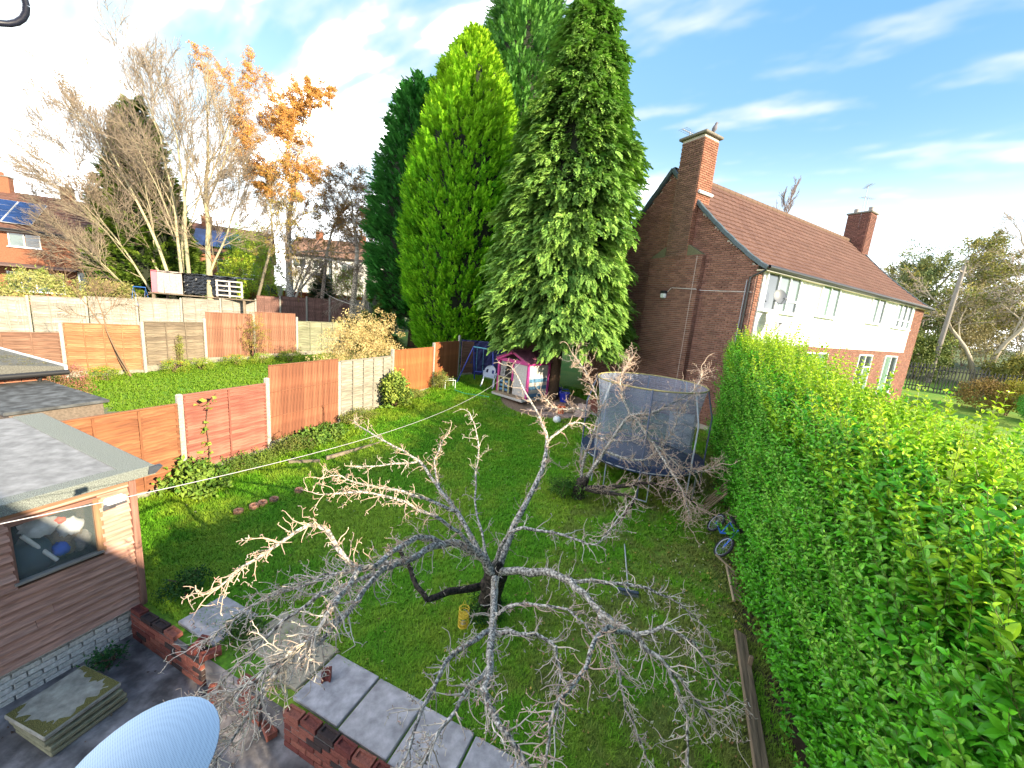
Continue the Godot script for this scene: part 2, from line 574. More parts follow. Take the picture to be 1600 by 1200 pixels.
func fruit_limb(t: Node3D, pts: Array, r0: float, r1: float, bark: Material, twig_mat: Material, dense: float, tw: float, c: Color) -> void:
	var pp := []
	for k in pts.size() - 1:
		for q in 4:
			var a: Vector3 = pts[maxi(k - 1, 0)]
			var b0: Vector3 = pts[k]
			var b1: Vector3 = pts[k + 1]
			var d: Vector3 = pts[mini(k + 2, pts.size() - 1)]
			pp.append(b0.cubic_interpolate(b1, a, d, q / 4.0) + (rdir() * 0.018 if k + q > 0 else Vector3.ZERO))
	pp.append(pts[pts.size() - 1])
	var rs := []
	for k in pp.size():
		rs.append(lerpf(r0, r1, pow(k / float(pp.size() - 1), 0.8)) * rr(0.92, 1.1))
	var lm := MB.new()
	lm.tube(pp, rs, 9, true)
	put(t, "limb", lm.done(bark))
	var b := MB.new()
	for k in range(2, pp.size()):
		var dv := ((pp[mini(k + 1, pp.size() - 1)] as Vector3) - (pp[k - 1] as Vector3)).normalized()
		for w in int(2.2 + 7.0 * noise.get_noise_3dv((pp[k] as Vector3) * 170.0)):      # short spurs straight on the limb
			var sd := dv.cross(rdir()).normalized()
			crooked(b, (pp[k] as Vector3) + sd * float(rs[k]) * 0.7, (sd + dv * rr(-0.3, 0.6)).normalized(), rr(0.05, 0.12), rr(0.003, 0.0055), c.lerp(Color(0.40, 0.24, 0.18), rr(0.0, 0.5)), 0, 0.7)
		var cnt := int(dense * 1.6 + rng.randf())
		for q in cnt:
			var side := dv.cross(rdir()).normalized()
			crooked(b, pp[k], (side * 0.8 + dv * rr(0.3, 1.3) + Vector3(0, rr(-0.2, 0.2), 0)).normalized(), tw * rr(0.25, 0.9), minf(float(rs[k]) * 0.45, 0.0066), c.lerp(Color(0.36, 0.27, 0.2), rr(0.0, 0.6)), 1, 0.5)
	crooked(b, pp[pp.size() - 1], ((pp[pp.size() - 1] as Vector3) - (pp[pp.size() - 3] as Vector3)).normalized(), tw, r1 * 0.9, c, 1, 0.8)
	put(t, "twigs", b.done(twig_mat)).set_meta("kind", "stuff")

# ---------- masonry, windows, boards ----------
# bricks on the plane through o with axes ax (along), up and an (outward): the nearest ones are parts, the rest one stuff part
func bricks(t: Node3D, o: Vector3, ax: Vector3, an: Vector3, x1: float, y0: float, y1: float, test: Callable, near: Vector3, n_parts: int, c0: Color, c1: Color, key: String, bl := 0.225, bh := 0.075) -> void:
	var b := Basis(ax, Vector3.UP, an)
	var spots := []
	var rows := int((y1 - y0) / bh)
	for k in rows:
		var y := y0 + (k + 0.5) * bh
		var off := bl * 0.5 * (k % 2)
		for q in int(x1 / bl) + 2:
			var xa := maxf(0.0, q * bl - off)
			var xb := minf(x1, (q + 1) * bl - off)
			if xb - xa < 0.05:
				continue
			var x := (xa + xb) / 2
			if test.call(x, y):
				var p := o + ax * x + Vector3(0, y, 0)
				spots.append([p, p.distance_squared_to(near), (xb - xa - 0.014) / (bl - 0.014)])
	spots.sort_custom(func(a, c): return a[1] < c[1])
	var mesh := bx(Vector3(bl - 0.014, bh - 0.014, 0.05), 0.004)
	var ms := []
	for k in 5:
		ms.append(M("%s_%d" % [key, k], c0.lerp(c1, k / 4.0), 0.9, "fine", 3.0, 0.5))
	var ts := []
	var cs := PackedColorArray()
	for k in spots.size():
		var tb := b * Basis(Vector3.UP, rr(-0.01, 0.01))
		var p: Vector3 = spots[k][0] + an * rr(-0.002, 0.004)
		if k < n_parts:
			put(t, "brick", mesh, ms[rng.randi() % 5], p, tb.scaled_local(Vector3(spots[k][2], 1, 1)))
		else:
			ts.append(Transform3D(tb.scaled_local(Vector3(spots[k][2], 1, 1)), p))
			cs.append(vary(c0.lerp(c1, rng.randf()), 0.12))
	if ts.size() > 0:
		many(t, "bricks", mesh, textured(VM("brick_copies", 0.92), "fine", 3.0), ts, cs)

func textured(m: StandardMaterial3D, t: String, scale: float) -> StandardMaterial3D:
	m.albedo_texture = tex[t]
	m.uv1_triplanar = true
	m.uv1_world_triplanar = true
	m.uv1_scale = Vector3(scale, scale, scale)
	return m

# a window whose columns are [x0, x1, transom height share or 0, tilt]; frame part with panes and bars
func window(t: Node3D, at: Vector3, b: Basis, w: float, h: float, columns: Array, fm: Material, gms: Array, f := 0.055, sill := true) -> void:
	var m := MB.new()
	m.box(Vector3(w / 2, f / 2, 0), Vector3(w, f, 0.08))
	m.box(Vector3(w / 2, h - f / 2, 0), Vector3(w, f, 0.08))
	var fr := Node3D.new()
	fr.name = "window"
	t.add_child(fr, true)
	fr.transform = Transform3D(b, at)
	var k := 0
	m.box(Vector3(f / 2, h / 2, 0.001), Vector3(f, h - f * 2, 0.076))
	for c in columns:
		var x0: float = c[0] * w
		var x1: float = c[1] * w
		m.box(Vector3(x1 - f / 2, h / 2, 0.001), Vector3(f, h - f * 2, 0.076))
		var cuts := [f, h - f]
		if c[2] > 0.0:
			m.box(Vector3((x0 + x1) / 2, h * c[2], 0.003), Vector3(x1 - x0 - f, f, 0.07))
			cuts = [f, h * c[2] - f / 2, h * c[2] + f / 2, h - f]
		for q in range(0, cuts.size(), 2):
			var hh: float = cuts[q + 1] - cuts[q]
			put(fr, "pane", bx(Vector3(x1 - x0 - f, hh, 0.012)), gms[k % gms.size()], Vector3((x0 + x1) / 2, (cuts[q] + cuts[q + 1]) / 2, -0.012))
			k += 1
	put(fr, "frame", m.done(null), fm)
	if sill:
		put(fr, "sill", bx(Vector3(w + 0.16, 0.05, 0.16), 0.008), fm, Vector3(w / 2, -0.026, 0.05))

# ---------- fences ----------
# style: close (upright boards), waney (wide wavy laps), lap (narrow laps)
func fence_panel(a: Vector3, c: Vector3, h: float, style: String, cs: Array, label: String, group: String, key: String, post_gap := 0.06, lift := 0.16, battens := 3, twoface := 1.0) -> void:
	rng.seed = label.hash()
	var d := Vector3(c.x - a.x, 0, c.z - a.z)
	var length := d.length() - post_gap * 2.0
	d = d.normalized()
	var b := Basis(d, Vector3.UP, d.cross(Vector3.UP)) if twoface > 0.0 else Basis(-d, Vector3.UP, (-d).cross(Vector3.UP))
	var base := (a + c) * 0.5
	base.y = (a.y + c.y) * 0.5 + lift
	var t := thing("timber_fence", label, "fence panel", base, b, group)
	var ms := []
	for k in 4:
		ms.append(M("%s_%d" % [key, k], (cs[0] as Color).lerp(cs[1], k / 3.0), 0.85, "wood", 1.0, 0.5, true))
	var hl := length * 0.5
	if style == "close":
		var n := int(length / 0.098)
		var wd := length / n
		var st := MB.new()
		st.hexa([Vector3(-wd * 0.58, 0, -0.004), Vector3(wd * 0.58, 0, -0.004), Vector3(wd * 0.58, 0, 0.018), Vector3(-wd * 0.58, 0, 0.003),
			Vector3(-wd * 0.58, h, -0.004), Vector3(wd * 0.58, h, -0.004), Vector3(wd * 0.58, h, 0.018), Vector3(-wd * 0.58, h, 0.003)])
		var bm := st.done(null)
		for k in n:
			put(t, "board", bm, ms[rng.randi() % 4], Vector3(-hl + (k + 0.5) * wd, rr(-0.006, 0.004), rr(0, 0.003) + 0.004 * (k % 2)), Basis(Vector3.UP, rr(-0.012, 0.012) - 0.05))
		for y in [0.25, h * 0.5, h - 0.3]:
			put(t, "rail", bx(Vector3(length, 0.07, 0.035)), ms[1], Vector3(0, y, -0.03))
		put(t, "cap_rail", bx(Vector3(length, 0.03, 0.06), 0.005), ms[2], Vector3(0, h + 0.014, 0))
		if battens > 0:
			for y in [h * 0.33, h * 0.66]:
				put(t, "strap", bx(Vector3(length, 0.018, 0.012)), ms[3], Vector3(0, y, 0.032))
	else:
		var step := 0.135 if style == "waney" else 0.082
		var n := int(h / step)
		step = h / n
		for v in 3:
			var key2 := "%s_lap_%s_%d_%d" % [style, key, v, int(length * 100)]
			if not shapes.has(key2):
				var st := MB.new()
				var seg := 10
				var wav := []
				for q in seg + 1:
					wav.append((rr(-0.022, 0.012) if style == "waney" else rr(-0.005, 0.004)))
				for q in seg:
					var x0 := -hl + length * q / seg
					var x1 := -hl + length * (q + 1) / seg
					st.hexa([Vector3(x0, wav[q], 0.012), Vector3(x1, wav[q + 1], 0.012), Vector3(x1, wav[q + 1], 0.044), Vector3(x0, wav[q], 0.044),
						Vector3(x0, step * 1.15, -0.006), Vector3(x1, step * 1.15, -0.006), Vector3(x1, step * 1.15, 0.004), Vector3(x0, step * 1.15, 0.004)], Vector2(x0 + v * 0.37, v * 0.31))
				shapes[key2] = st.done(null)
		for k in n:
			put(t, "slat", shapes["%s_lap_%s_%d_%d" % [style, key, rng.randi() % 3, int(length * 100)]], ms[rng.randi() % 4], Vector3(0, k * step, 0), Basis(Vector3.BACK, rr(-0.004, 0.004)))
		for k in battens:
			put(t, "batten", bx(Vector3(0.035, h, 0.018), 0.003), ms[(k + 1) % 4], Vector3(-hl + length * (k + 1) / (battens + 1.0), h / 2, 0.054))
		for q in [-1, 1]:
			put(t, "edge_batten", bx(Vector3(0.04, h, 0.05), 0.003), ms[0], Vector3(q * (hl - 0.02), h / 2, 0.006))
		put(t, "cap_rail", bx(Vector3(length + 0.01, 0.03, 0.07), 0.005), ms[3], Vector3(0, h + 0.016, 0.01))
	if lift > 0.1:
		put(t, "gravel_board", bx(Vector3(length, lift + 0.1, 0.05), 0.006), M("concrete_pale", Color(0.34, 0.31, 0.26), 0.95, "fine", 1.6, 0.5), Vector3(0, -lift / 2 - 0.05, 0.0))

func fence_post(p: Vector3, h: float, label: String, group: String, along: Vector3, m: Material) -> void:
	var d := Vector3(along.x, 0, along.z).normalized()
	var t := thing("fence_post", label, "fence post", p, Basis(d, Vector3.UP, d.cross(Vector3.UP)), group)
	put(t, "shaft", bx(Vector3(0.1, h + 0.3, 0.1), 0.012), m, Vector3(0, h / 2 - 0.15, 0))
	var c := MB.new()
	c.hexa([Vector3(-0.05, 0, -0.05), Vector3(0.05, 0, -0.05), Vector3(0.05, 0, 0.05), Vector3(-0.05, 0, 0.05), Vector3(-0.028, 0.03, -0.028), Vector3(0.028, 0.03, -0.028), Vector3(0.028, 0.03, 0.028), Vector3(-0.028, 0.03, 0.028)])
	put(t, "cap", c.done(null), m, Vector3(0, h, 0))

# ---------- houses ----------
func roof_tiles(t: Node3D, x0: float, x1: float, prof: Array, tw: float, n_parts: int, near: Vector3, c0: Color, c1: Color, key: String) -> void:
	# prof: points (z, y) from eave to ridge, one tile course between neighbours
	var ms := []
	for k in 4:
		ms.append(M("%s_tile_%d" % [key, k], c0.lerp(c1, k / 3.0), 0.85, "fine", 2.0, 0.6))
	var mb := MB.new()
	for q in 4:       # a single-roll tile: four facets across
		var xa := -tw / 2 + tw * q / 4.0
		var xb := xa + tw / 4.0
		var za: float = [0.0, 0.004, 0.022, 0.014, 0.0][q]
		var zb: float = [0.0, 0.004, 0.022, 0.014, 0.0][q + 1]
		mb.hexa([Vector3(xa, -0.03, 0), Vector3(xb, -0.03, 0), Vector3(xb, -0.03, 0.048 + zb), Vector3(xa, -0.03, 0.048 + za),
			Vector3(xa, 0.36, -0.012), Vector3(xb, 0.36, -0.012), Vector3(xb, 0.36, 0.004 + zb), Vector3(xa, 0.36, 0.004 + za)])
	var mesh := mb.done(null)
	var spots := []
	for k in prof.size() - 1:
		var a := Vector3(0, prof[k].y, prof[k].x)
		var d := (Vector3(0, prof[k + 1].y, prof[k + 1].x) - a)
		var y := d.normalized()
		var b := Basis(Vector3.RIGHT, y, Vector3.RIGHT.cross(y))
		b = b.scaled_local(Vector3(1, d.length() / 0.345, 1))
		for q in int((x1 - x0) / tw):
			var p := a + Vector3(x0 + (q + 0.5) * tw, 0, 0)
			spots.append([p, p.distance_squared_to(near), b])
	spots.sort_custom(func(a, c): return a[1] < c[1])
	var ts := []
	var cs := PackedColorArray()
	for k in spots.size():
		if k < n_parts:
			put(t, "roof_tile", mesh, ms[rng.randi() % 4], spots[k][0], spots[k][2])
		else:
			ts.append(Transform3D(spots[k][2], spots[k][0]))
			cs.append(vary(c0.lerp(c1, rng.randf()), 0.08))
	many(t, "roof_tiles", mesh, textured(VM("tile_copies", 0.88), "fine", 2.0), ts, cs)

func aerial(label: String, at: Vector3, turn: float, h: float, m: Material) -> void:
	var t := thing("television_aerial", label, "aerial", at, Basis(Vector3.UP, turn))
	var pole := MB.new()
	pole.tube([Vector3.ZERO, Vector3(0, h, 0)], [0.02, 0.018], 6)
	put(t, "mast", pole.done(null), m)
	var bm := MB.new()
	bm.tube([Vector3(-0.5, h - 0.06, 0), Vector3(0.5, h - 0.02, 0)], [0.014, 0.014], 5)
	put(t, "boom", bm.done(null), m)
	for k in 8:
		var e := MB.new()
		var x := -0.45 + k * 0.12
		e.tube([Vector3(x, h - 0.05, -0.2 + k * 0.01), Vector3(x, h - 0.05, 0.2 - k * 0.01)], [0.008, 0.008], 4)
		put(t, "element", e.done(null), m)

func wall_dish(label: String, at: Vector3, b: Basis, r: float, dm: Material, am: Material) -> Node3D:
	var t := thing("satellite_dish", label, "satellite dish", at, b)
	var d := MB.new()
	var pr := []
	for k in 8:
		var x := k / 7.0
		pr.append([maxf(0.001, r * x), r * 0.28 * x * x])
	d.lathe(pr, 28)
	for k in 8:
		pr[k][1] += 0.006
	pr.reverse()
	d.lathe(pr, 28)
	put(t, "reflector", d.done(null), dm, Vector3.ZERO, Basis(Vector3.RIGHT, PI / 2 - 0.35).scaled_local(Vector3(0.92, 1, 1.05)))
	var a := MB.new()
	a.tube([Vector3(0, -r * 0.85, 0.02), Vector3(0, -r * 0.75, r * 0.7), Vector3(0, -r * 0.2, r * 1.15)], [0.012, 0.012, 0.012], 6)
	put(t, "arm", a.done(null), am)
	put(t, "receiver", bx(Vector3(0.06, 0.05, 0.12), 0.01), am, Vector3(0, -r * 0.15, r * 1.15))
	var k := MB.new()
	k.tube([Vector3(0, 0, -0.01), Vector3(0, -0.1, -0.1), Vector3(0, -0.12, -0.22)], [0.018, 0.018, 0.018], 6)
	put(t, "bracket", k.done(null), am)
	return t

# plain two-storey house seen from afar: local x along the front, z outward
func far_house(called: String, label: String, at: Vector3, b: Basis, L: float, D: float, eave: float, ridge: float, wall_m: Material, roof_c: Array, wins: Array, glass: Array, white: Material, n_tiles := 0) -> Node3D:
	var t := thing(called, label, "house", at, b)
	var w := MB.new()
	w.box(Vector3(L / 2, eave / 2 - 0.7, -D / 2), Vector3(L, eave + 1.4, D))
	for x in [0.0, L]:
		var q := 1.0 if x == 0.0 else -1.0
		var a := Vector3(x, eave, 0)
		var c := Vector3(x, eave, -D)
		var e := Vector3(x, ridge, -D / 2)
		if q > 0:
			w.tri(a, c, e)
		else:
			w.tri(a, e, c)
	put(t, "wall", w.done(null), wall_m)
	var rf := MB.new()
	var sl := Vector2(D / 2, ridge - eave).normalized()
	var o := 0.35
	for q in [[0.0, 1.0], [-D, -1.0]]:
		var z0: float = q[0] + q[1] * o * sl.x
		var y0: float = eave - o * sl.y + 0.06
		rf.quad(Vector3(-0.25, y0, z0), Vector3(-0.25, ridge + 0.06, -D / 2), Vector3(L + 0.25, ridge + 0.06, -D / 2), Vector3(L + 0.25, y0, z0))
		rf.quad(Vector3(-0.25, y0 - 0.12, z0), Vector3(L + 0.25, y0 - 0.12, z0), Vector3(L + 0.25, ridge - 0.06, -D / 2), Vector3(-0.25, ridge - 0.06, -D / 2))
	put(t, "roof", rf.done(null), M(called + "_roof", roof_c[0], 0.9, "fine", 1.0, 0.5))
	if n_tiles > 0:
		var prof := []
		var n := int(Vector2(D / 2, ridge - eave).length() / 0.33)
		for k in n + 1:
			var f := k / float(n)
			prof.append(Vector2(o * sl.x * (1 - f) - D / 2 * f, lerpf(eave - o * sl.y, ridge, f) + 0.09))
		roof_tiles(t, -0.25, L + 0.25, prof, 0.32, n_tiles, Vector3(L / 2, eave, 1), roof_c[0], roof_c[1], called)
	put(t, "fascia", bx(Vector3(L + 0.5, 0.2, 0.05)), M("fascia_dark", Color(0.03, 0.028, 0.03), 0.5), Vector3(L / 2, eave - 0.12, o * sl.x + 0.03))
	put(t, "gutter", tube_mesh([Vector3(-0.25, eave - 0.06, o * sl.x + 0.1), Vector3(L + 0.25, eave - 0.06, o * sl.x + 0.1)], 0.055, 8), M("gutter_black", Color(0.02, 0.02, 0.022), 0.4))
	for q in wins:          # x, y, w, h, columns
		window(t, Vector3(q[0], q[1], 0.01), Basis(), q[2], q[3], q[4], white, glass)
	return t

func chimney(t: Node3D, at: Vector3, s: Vector3, m: Material, pots: int) -> void:
	put(t, "chimney", bx(s), m, at + Vector3(0, s.y / 2, 0))
	put(t, "chimney_cap", bx(Vector3(s.x + 0.12, 0.1, s.z + 0.12), 0.02), M("concrete_old", Color(0.22, 0.2, 0.17), 0.95, "fine", 1.2, 0.5), at + Vector3(0, s.y + 0.05, 0))
	for k in pots:
		var p := MB.new()
		p.lathe([[0.11, 0.0], [0.1, 0.2], [0.12, 0.24], [0.09, 0.25], [0.085, 0.05]], 10)
		put(t, "chimney_pot", p.done(null), M("terracotta", Color(0.32, 0.11, 0.06), 0.85, "fine", 3.0, 0.3), at + Vector3((k - (pots - 1) / 2.0) * 0.38 * (1 if s.x > s.z else 0), s.y + 0.1, (k - (pots - 1) / 2.0) * 0.38 * (0 if s.x > s.z else 1)))

func sky_picture() -> ImageTexture:
	var W := 2048
	var H := 1024
	var n := FastNoiseLite.new()
	n.seed = 11; n.noise_type = FastNoiseLite.TYPE_SIMPLEX_SMOOTH; n.frequency = 1.0; n.fractal_octaves = 5; n.fractal_gain = 0.55
	var n2 := FastNoiseLite.new()
	n2.seed = 5; n2.noise_type = FastNoiseLite.TYPE_SIMPLEX_SMOOTH; n2.frequency = 1.0; n2.fractal_octaves = 3
	var data := PackedFloat32Array()
	data.resize(W * H * 3)
	for py in H:
		var el := PI * (0.5 - (py + 0.5) / H)
		var y := sin(el)
		for px in W:
			var i := (py * W + px) * 3
			var r := 0.30
			var g := 0.32
			var b := 0.26
			if y > -0.02:
				var az := TAU * (px + 0.5) / W          # 0 looks along -z, growing clockwise
				var yy := maxf(y, 0.0)
				var cx := sin(az) * cos(el)
				var cz := -cos(az) * cos(el)
				# clear air: deep blue overhead, pale and bright low down
				var t := pow(1.0 - yy, 2.0)
				var left := clampf(0.45 - cx * 0.8, 0.0, 1.0)
				t = clampf(t + left * 0.36, 0.0, 1.0)
				r = lerpf(0.0165, 0.125, t); g = lerpf(0.065, 0.197, t); b = lerpf(0.148, 0.236, t)
				# cirrus on a flat layer, drawn out along the wind, thicker towards the left
				var k := 1.0 / (yy + 0.2)
				var lx := cx * k
				var lz := cz * k
				var wx := lx * 0.88 + lz * 0.47
				var wz := -lx * 0.47 + lz * 0.88
				var warp := n2.get_noise_2d(wx * 0.5, wz * 0.5)
				var v1 := n.get_noise_2d(wx * 0.30 + warp * 0.1, wz * 1.9 + warp * 0.35)
				var v2 := n.get_noise_2d(wx * 1.1 + 31.0, wz * 4.6 + warp * 0.5)
				var v3 := n.get_noise_2d(wx * 3.0 + 11.0, wz * 7.0)
				var big := n2.get_noise_2d(lx * 0.3 + 4.0, lz * 0.3 + 2.0)
				var milk := clampf(0.5 - cx * 0.75, 0.0, 1.0)
				var c := clampf(v1 * 0.8 + v2 * 0.75 + v3 * 0.5 + big * 0.4 + milk * 0.42 + 0.22, 0.0, 1.0)
				c = c * c * (3.0 - 2.0 * c) * lerpf(0.95, 0.62, clampf(yy * 1.3 - milk * 0.4, 0.0, 1.0))
				var haze := clampf(1.0 - (yy - 0.04) * lerpf(2.7, 2.0, milk), 0.0, 1.0)
				var q1 := clampf((c - 0.5) / 0.45, 0.0, 1.0)
				var cloud := 0.20 + 1.6 * q1 * q1 * clampf(milk * 1.6 - 0.25, 0.12, 1.0)
				r = lerpf(r, cloud * 0.98, c); g = lerpf(g, cloud, c); b = lerpf(b, cloud * 1.02, c)
				haze = haze * haze * haze
				r = lerpf(r, 0.90, haze); g = lerpf(g, 0.91, haze); b = lerpf(b, 0.92, haze)
			data[i] = r
			data[i + 1] = g
			data[i + 2] = b
	return ImageTexture.create_from_image(Image.create_from_data(W, H, false, Image.FORMAT_RGBF, data.to_byte_array()))

func V(x: float, y: float, z: float) -> Vector3:
	return Vector3(x, y, z)

func _ready() -> void:
	# ----- camera, sky, sun, exposure -----
	var cam := Camera3D.new()
	cam.name = "camera"
	var pitch := deg_to_rad(10.6)
	var roll := deg_to_rad(5.0)
	var f0 := Vector3(0, -sin(pitch), -cos(pitch))
	var r0 := Vector3.RIGHT
	var u0 := r0.cross(f0)
	cam.transform = Transform3D(Basis(r0 * cos(roll) + u0 * sin(roll), u0 * cos(roll) - r0 * sin(roll), -f0), Vector3(0, 4.4, 0))
	cam.fov = 90.0
	cam.far = 900.0
	cam.near = 0.05
	add_child(cam)
	cam.current = true
	var env := Environment.new()
	env.background_mode = Environment.BG_SKY
	var sky := Sky.new()
	var pan := PanoramaSkyMaterial.new()
	pan.panorama = sky_picture()
	pan.energy_multiplier = 1.0
	sky.sky_material = pan
	env.sky = sky
	env.tonemap_mode = Environment.TONE_MAPPER_LINEAR
	env.tonemap_exposure = 6.2
	env.sdfgi_enabled = true
	env.ssao_enabled = true
	env.ssil_enabled = true
	var we := WorldEnvironment.new()
	we.name = "world_environment"
	we.environment = env
	add_child(we)
	var sun := DirectionalLight3D.new()
	sun.name = "sun"
	sun.light_energy = 0.8
	sun.light_color = Color(1.0, 0.93, 0.80)
	sun.light_angular_distance = 0.5
	sun.shadow_enabled = true
	add_child(sun)
	var az := deg_to_rad(127.0)
	var el := deg_to_rad(19.0)
	var sdir := Vector3(sin(az) * cos(el), sin(el), -cos(az) * cos(el))
	sun.look_at_from_position(sdir * 200.0, Vector3.ZERO)

	rng.seed = 7
	noise.seed = 3
	noise.frequency = 0.02
	noise.fractal_octaves = 4
	make_tex("fine", 9.0, 5, 0.70, 1.0, 1.6)
	make_tex("blotch", 5.0, 6, 0.74, 1.0, 1.8)
	make_tex("dirt", 4.0, 6, 0.50, 1.0, 2.3)
	make_tex("wood", 16.0, 4, 0.72, 1.0, 1.7, 12)
	make_tex("speck", 60.0, 3, 0.55, 1.0, 2.4)
	make_tex("lichen", 10.0, 4, 0.30, 1.0, 4.0)
	setting()
	window_things()
	shed()
	left_fences()
	patio()
	neighbour()
	far_left()
	right_house()
	far_right()
	big_trees()
	hedge()
	garden_things()
	playhouse()
	trampoline()
	fruit_trees()
	ground_cover()

# ---------- ground ----------
func grass_col(s: float, w: float) -> Color:
	var n := noise.get_noise_2d(s * 22.0, w * 22.0)
	var n2 := noise.get_noise_2d(s * 90.0 + 50.0, w * 90.0)
	var c := Color(0.15, 0.40, 0.018).lerp(Color(0.30, 0.46, 0.035), clampf(0.45 + n * 1.5 + n2 * 0.8, 0, 1))
	if w > -1.5 and w < 3.0:
		c = c.lerp(Color(0.20, 0.21, 0.06), clampf((w + 1.2) * 0.22 + n2 * 1.0 + n * 0.8, 0.0, 0.75))
	return c

func setting() -> void:
	var m := MB.new()
	var ss := []
	var x := 2.33
	while x < 700.0:
		ss.append(x)
		x += 0.4 if x < 32.0 else (x * 0.06)
	var ws := []
	x = -500.0
	while x < 500.0:
		ws.append(x)
		x += 0.5 if absf(x + 8.0) < 34.0 else maxf(0.5, absf(x + 8.0) * 0.06)
	var nw := ws.size()
	for s in ss:
		for w in ws:
			var p := G(s, w)
			p.y = hgt(p.x, p.z)
			m.col = grass_col(s, w) * 0.8
			if w < -19.6 or s > 40.0:
				m.col = Color(0.09, 0.13, 0.03)
			elif w > 1.3 and w < 3.4 and s < 15.0:
				m.col = Color(0.07, 0.05, 0.03)
			var e := 0.3
			var nn := Vector3(hgt(p.x - e, p.z) - hgt(p.x + e, p.z), 2 * e, hgt(p.x, p.z - e) - hgt(p.x, p.z + e)).normalized()
			m.vert(p, nn, Vector2(s, w))
	for a in ss.size() - 1:
		for b in nw - 1:
			var k := a * nw + b
			m.i.append_array(PackedInt32Array([k, k + nw, k + nw + 1, k, k + nw + 1, k + 1]))
	var gm := VM("ground_soil", 0.95)
	gm.albedo_texture = tex["fine"]
	gm.uv1_triplanar = true
	gm.uv1_world_triplanar = true
	gm.uv1_scale = Vector3(1.3, 1.3, 1.3)
	struct("ground", m.done(gm))
	var pt := MB.new()
	pt.quad(G(2.33, -300, -0.4), G(2.33, 300, -0.4), G(-200, 300, -0.4), G(-200, -300, -0.4))
	pt.quad(G(2.33, -300, -0.4), G(2.33, -300, 0.02), G(2.33, 300, 0.02), G(2.33, 300, -0.4))
	var pm := M("patio_concrete", Color(0.33, 0.30, 0.31), 0.75, "dirt", 0.45, 0.4)
	struct("patio", pt.done(pm))

func window_things() -> void:
	var t := thing("rendered_house", "pale rendered back wall of the house the garden belongs to, behind the viewpoint", "house", G(-1.7, 0, -0.4), gb())
	put(t, "wall", bx(V(13.0, 6.6, 0.3)), M("own_render", Color(0.62, 0.60, 0.56), 0.9, "fine", 1.0, 0.2), V(3.6, 3.3, 0.16))
	put(t, "roof", bx(V(13.4, 0.1, 4.4)), M("own_roof", Color(0.2, 0.11, 0.08), 0.9, "fine", 1.0, 0.4), V(3.6, 7.7, 1.9), Basis(Vector3.RIGHT, -0.55))
	var black := M("iron_blue", Color(0.012, 0.014, 0.03), 0.4)
	var b := thing("hanging_bracket", "dark curved iron bracket at the sky's edge", "bracket", V(-1.306, 5.034, -1.028))
	var pts := []
	for k in 25:
		var a := TAU * k / 24.0
		pts.append(V(cos(a) * 0.062, sin(a) * 0.062, 0))
	put(b, "scroll", tube_mesh(pts, 0.0066, 10), black, Vector3.ZERO, Basis.looking_at(V(-1.41, 0.68, -1.14), Vector3.UP))
	put(b, "arm", tube_mesh([V(-0.045, 0.055, 0.01), V(-0.3, 0.2, 0.3), V(-0.9, 0.35, 2.3)], 0.0066, 8), black)
	# perforated dish on the wall below the window
	var img := Image.create(64, 64, false, Image.FORMAT_RGB8)
	img.fill(Color(0.93, 0.96, 1.0))
	for y in 64:
		for x in 64:
			var q := Vector2(x % 16 - 8, (y % 16) - 8)
			if q.length() < 4.6:
				img.set_pixel(x, y, Color(0.74, 0.80, 0.88))
	var dm := StandardMaterial3D.new()
	dm.albedo_color = lin(0.58, 0.70, 0.80)
	dm.albedo_texture = ImageTexture.create_from_image(img)
	dm.roughness = 0.55
	dm.uv1_triplanar = true
	dm.uv1_scale = Vector3(46, 46, 46)
	var d := thing("satellite_dish", "large pale blue perforated satellite dish seen from above, beside the slab stack", "satellite dish", V(-1.03, 2.96, -0.86))
	var ds := MB.new()
	for side in 2:
		var pr := []
		for k in 9:
			var f := k / 8.0
			pr.append([maxf(0.0005, 0.21 * f), -0.045 * f * f - 0.004 * side])
		if side == 1:
			pr.reverse()
		ds.lathe(pr, 40)
	# its back is turned up at the window
	var yax := V(0.0, 0.84, 0.54).normalized()
	var xax := V(0.50, 0.80, -0.20)
	xax = (xax - yax * xax.dot(yax)).normalized()
	put(d, "reflector", ds.done(null), dm, Vector3.ZERO, Basis(xax, yax, xax.cross(yax)).scaled_local(V(1.12, 1, 0.84)))
	put(d, "bracket", tube_mesh([yax * 0.0, yax * -0.08, V(-0.1, -0.2, 0.12), V(-0.1, -0.3, 0.12), V(-0.5, -0.4, 2.2)], 0.018, 8), M("grey_steel", Color(0.3, 0.31, 0.33), 0.4))
	put(d, "receiver_arm", tube_mesh([V(-0.1, -0.1, 0.05), V(-0.15, -0.35, 0.1)], 0.009, 6), mats["grey_steel"])

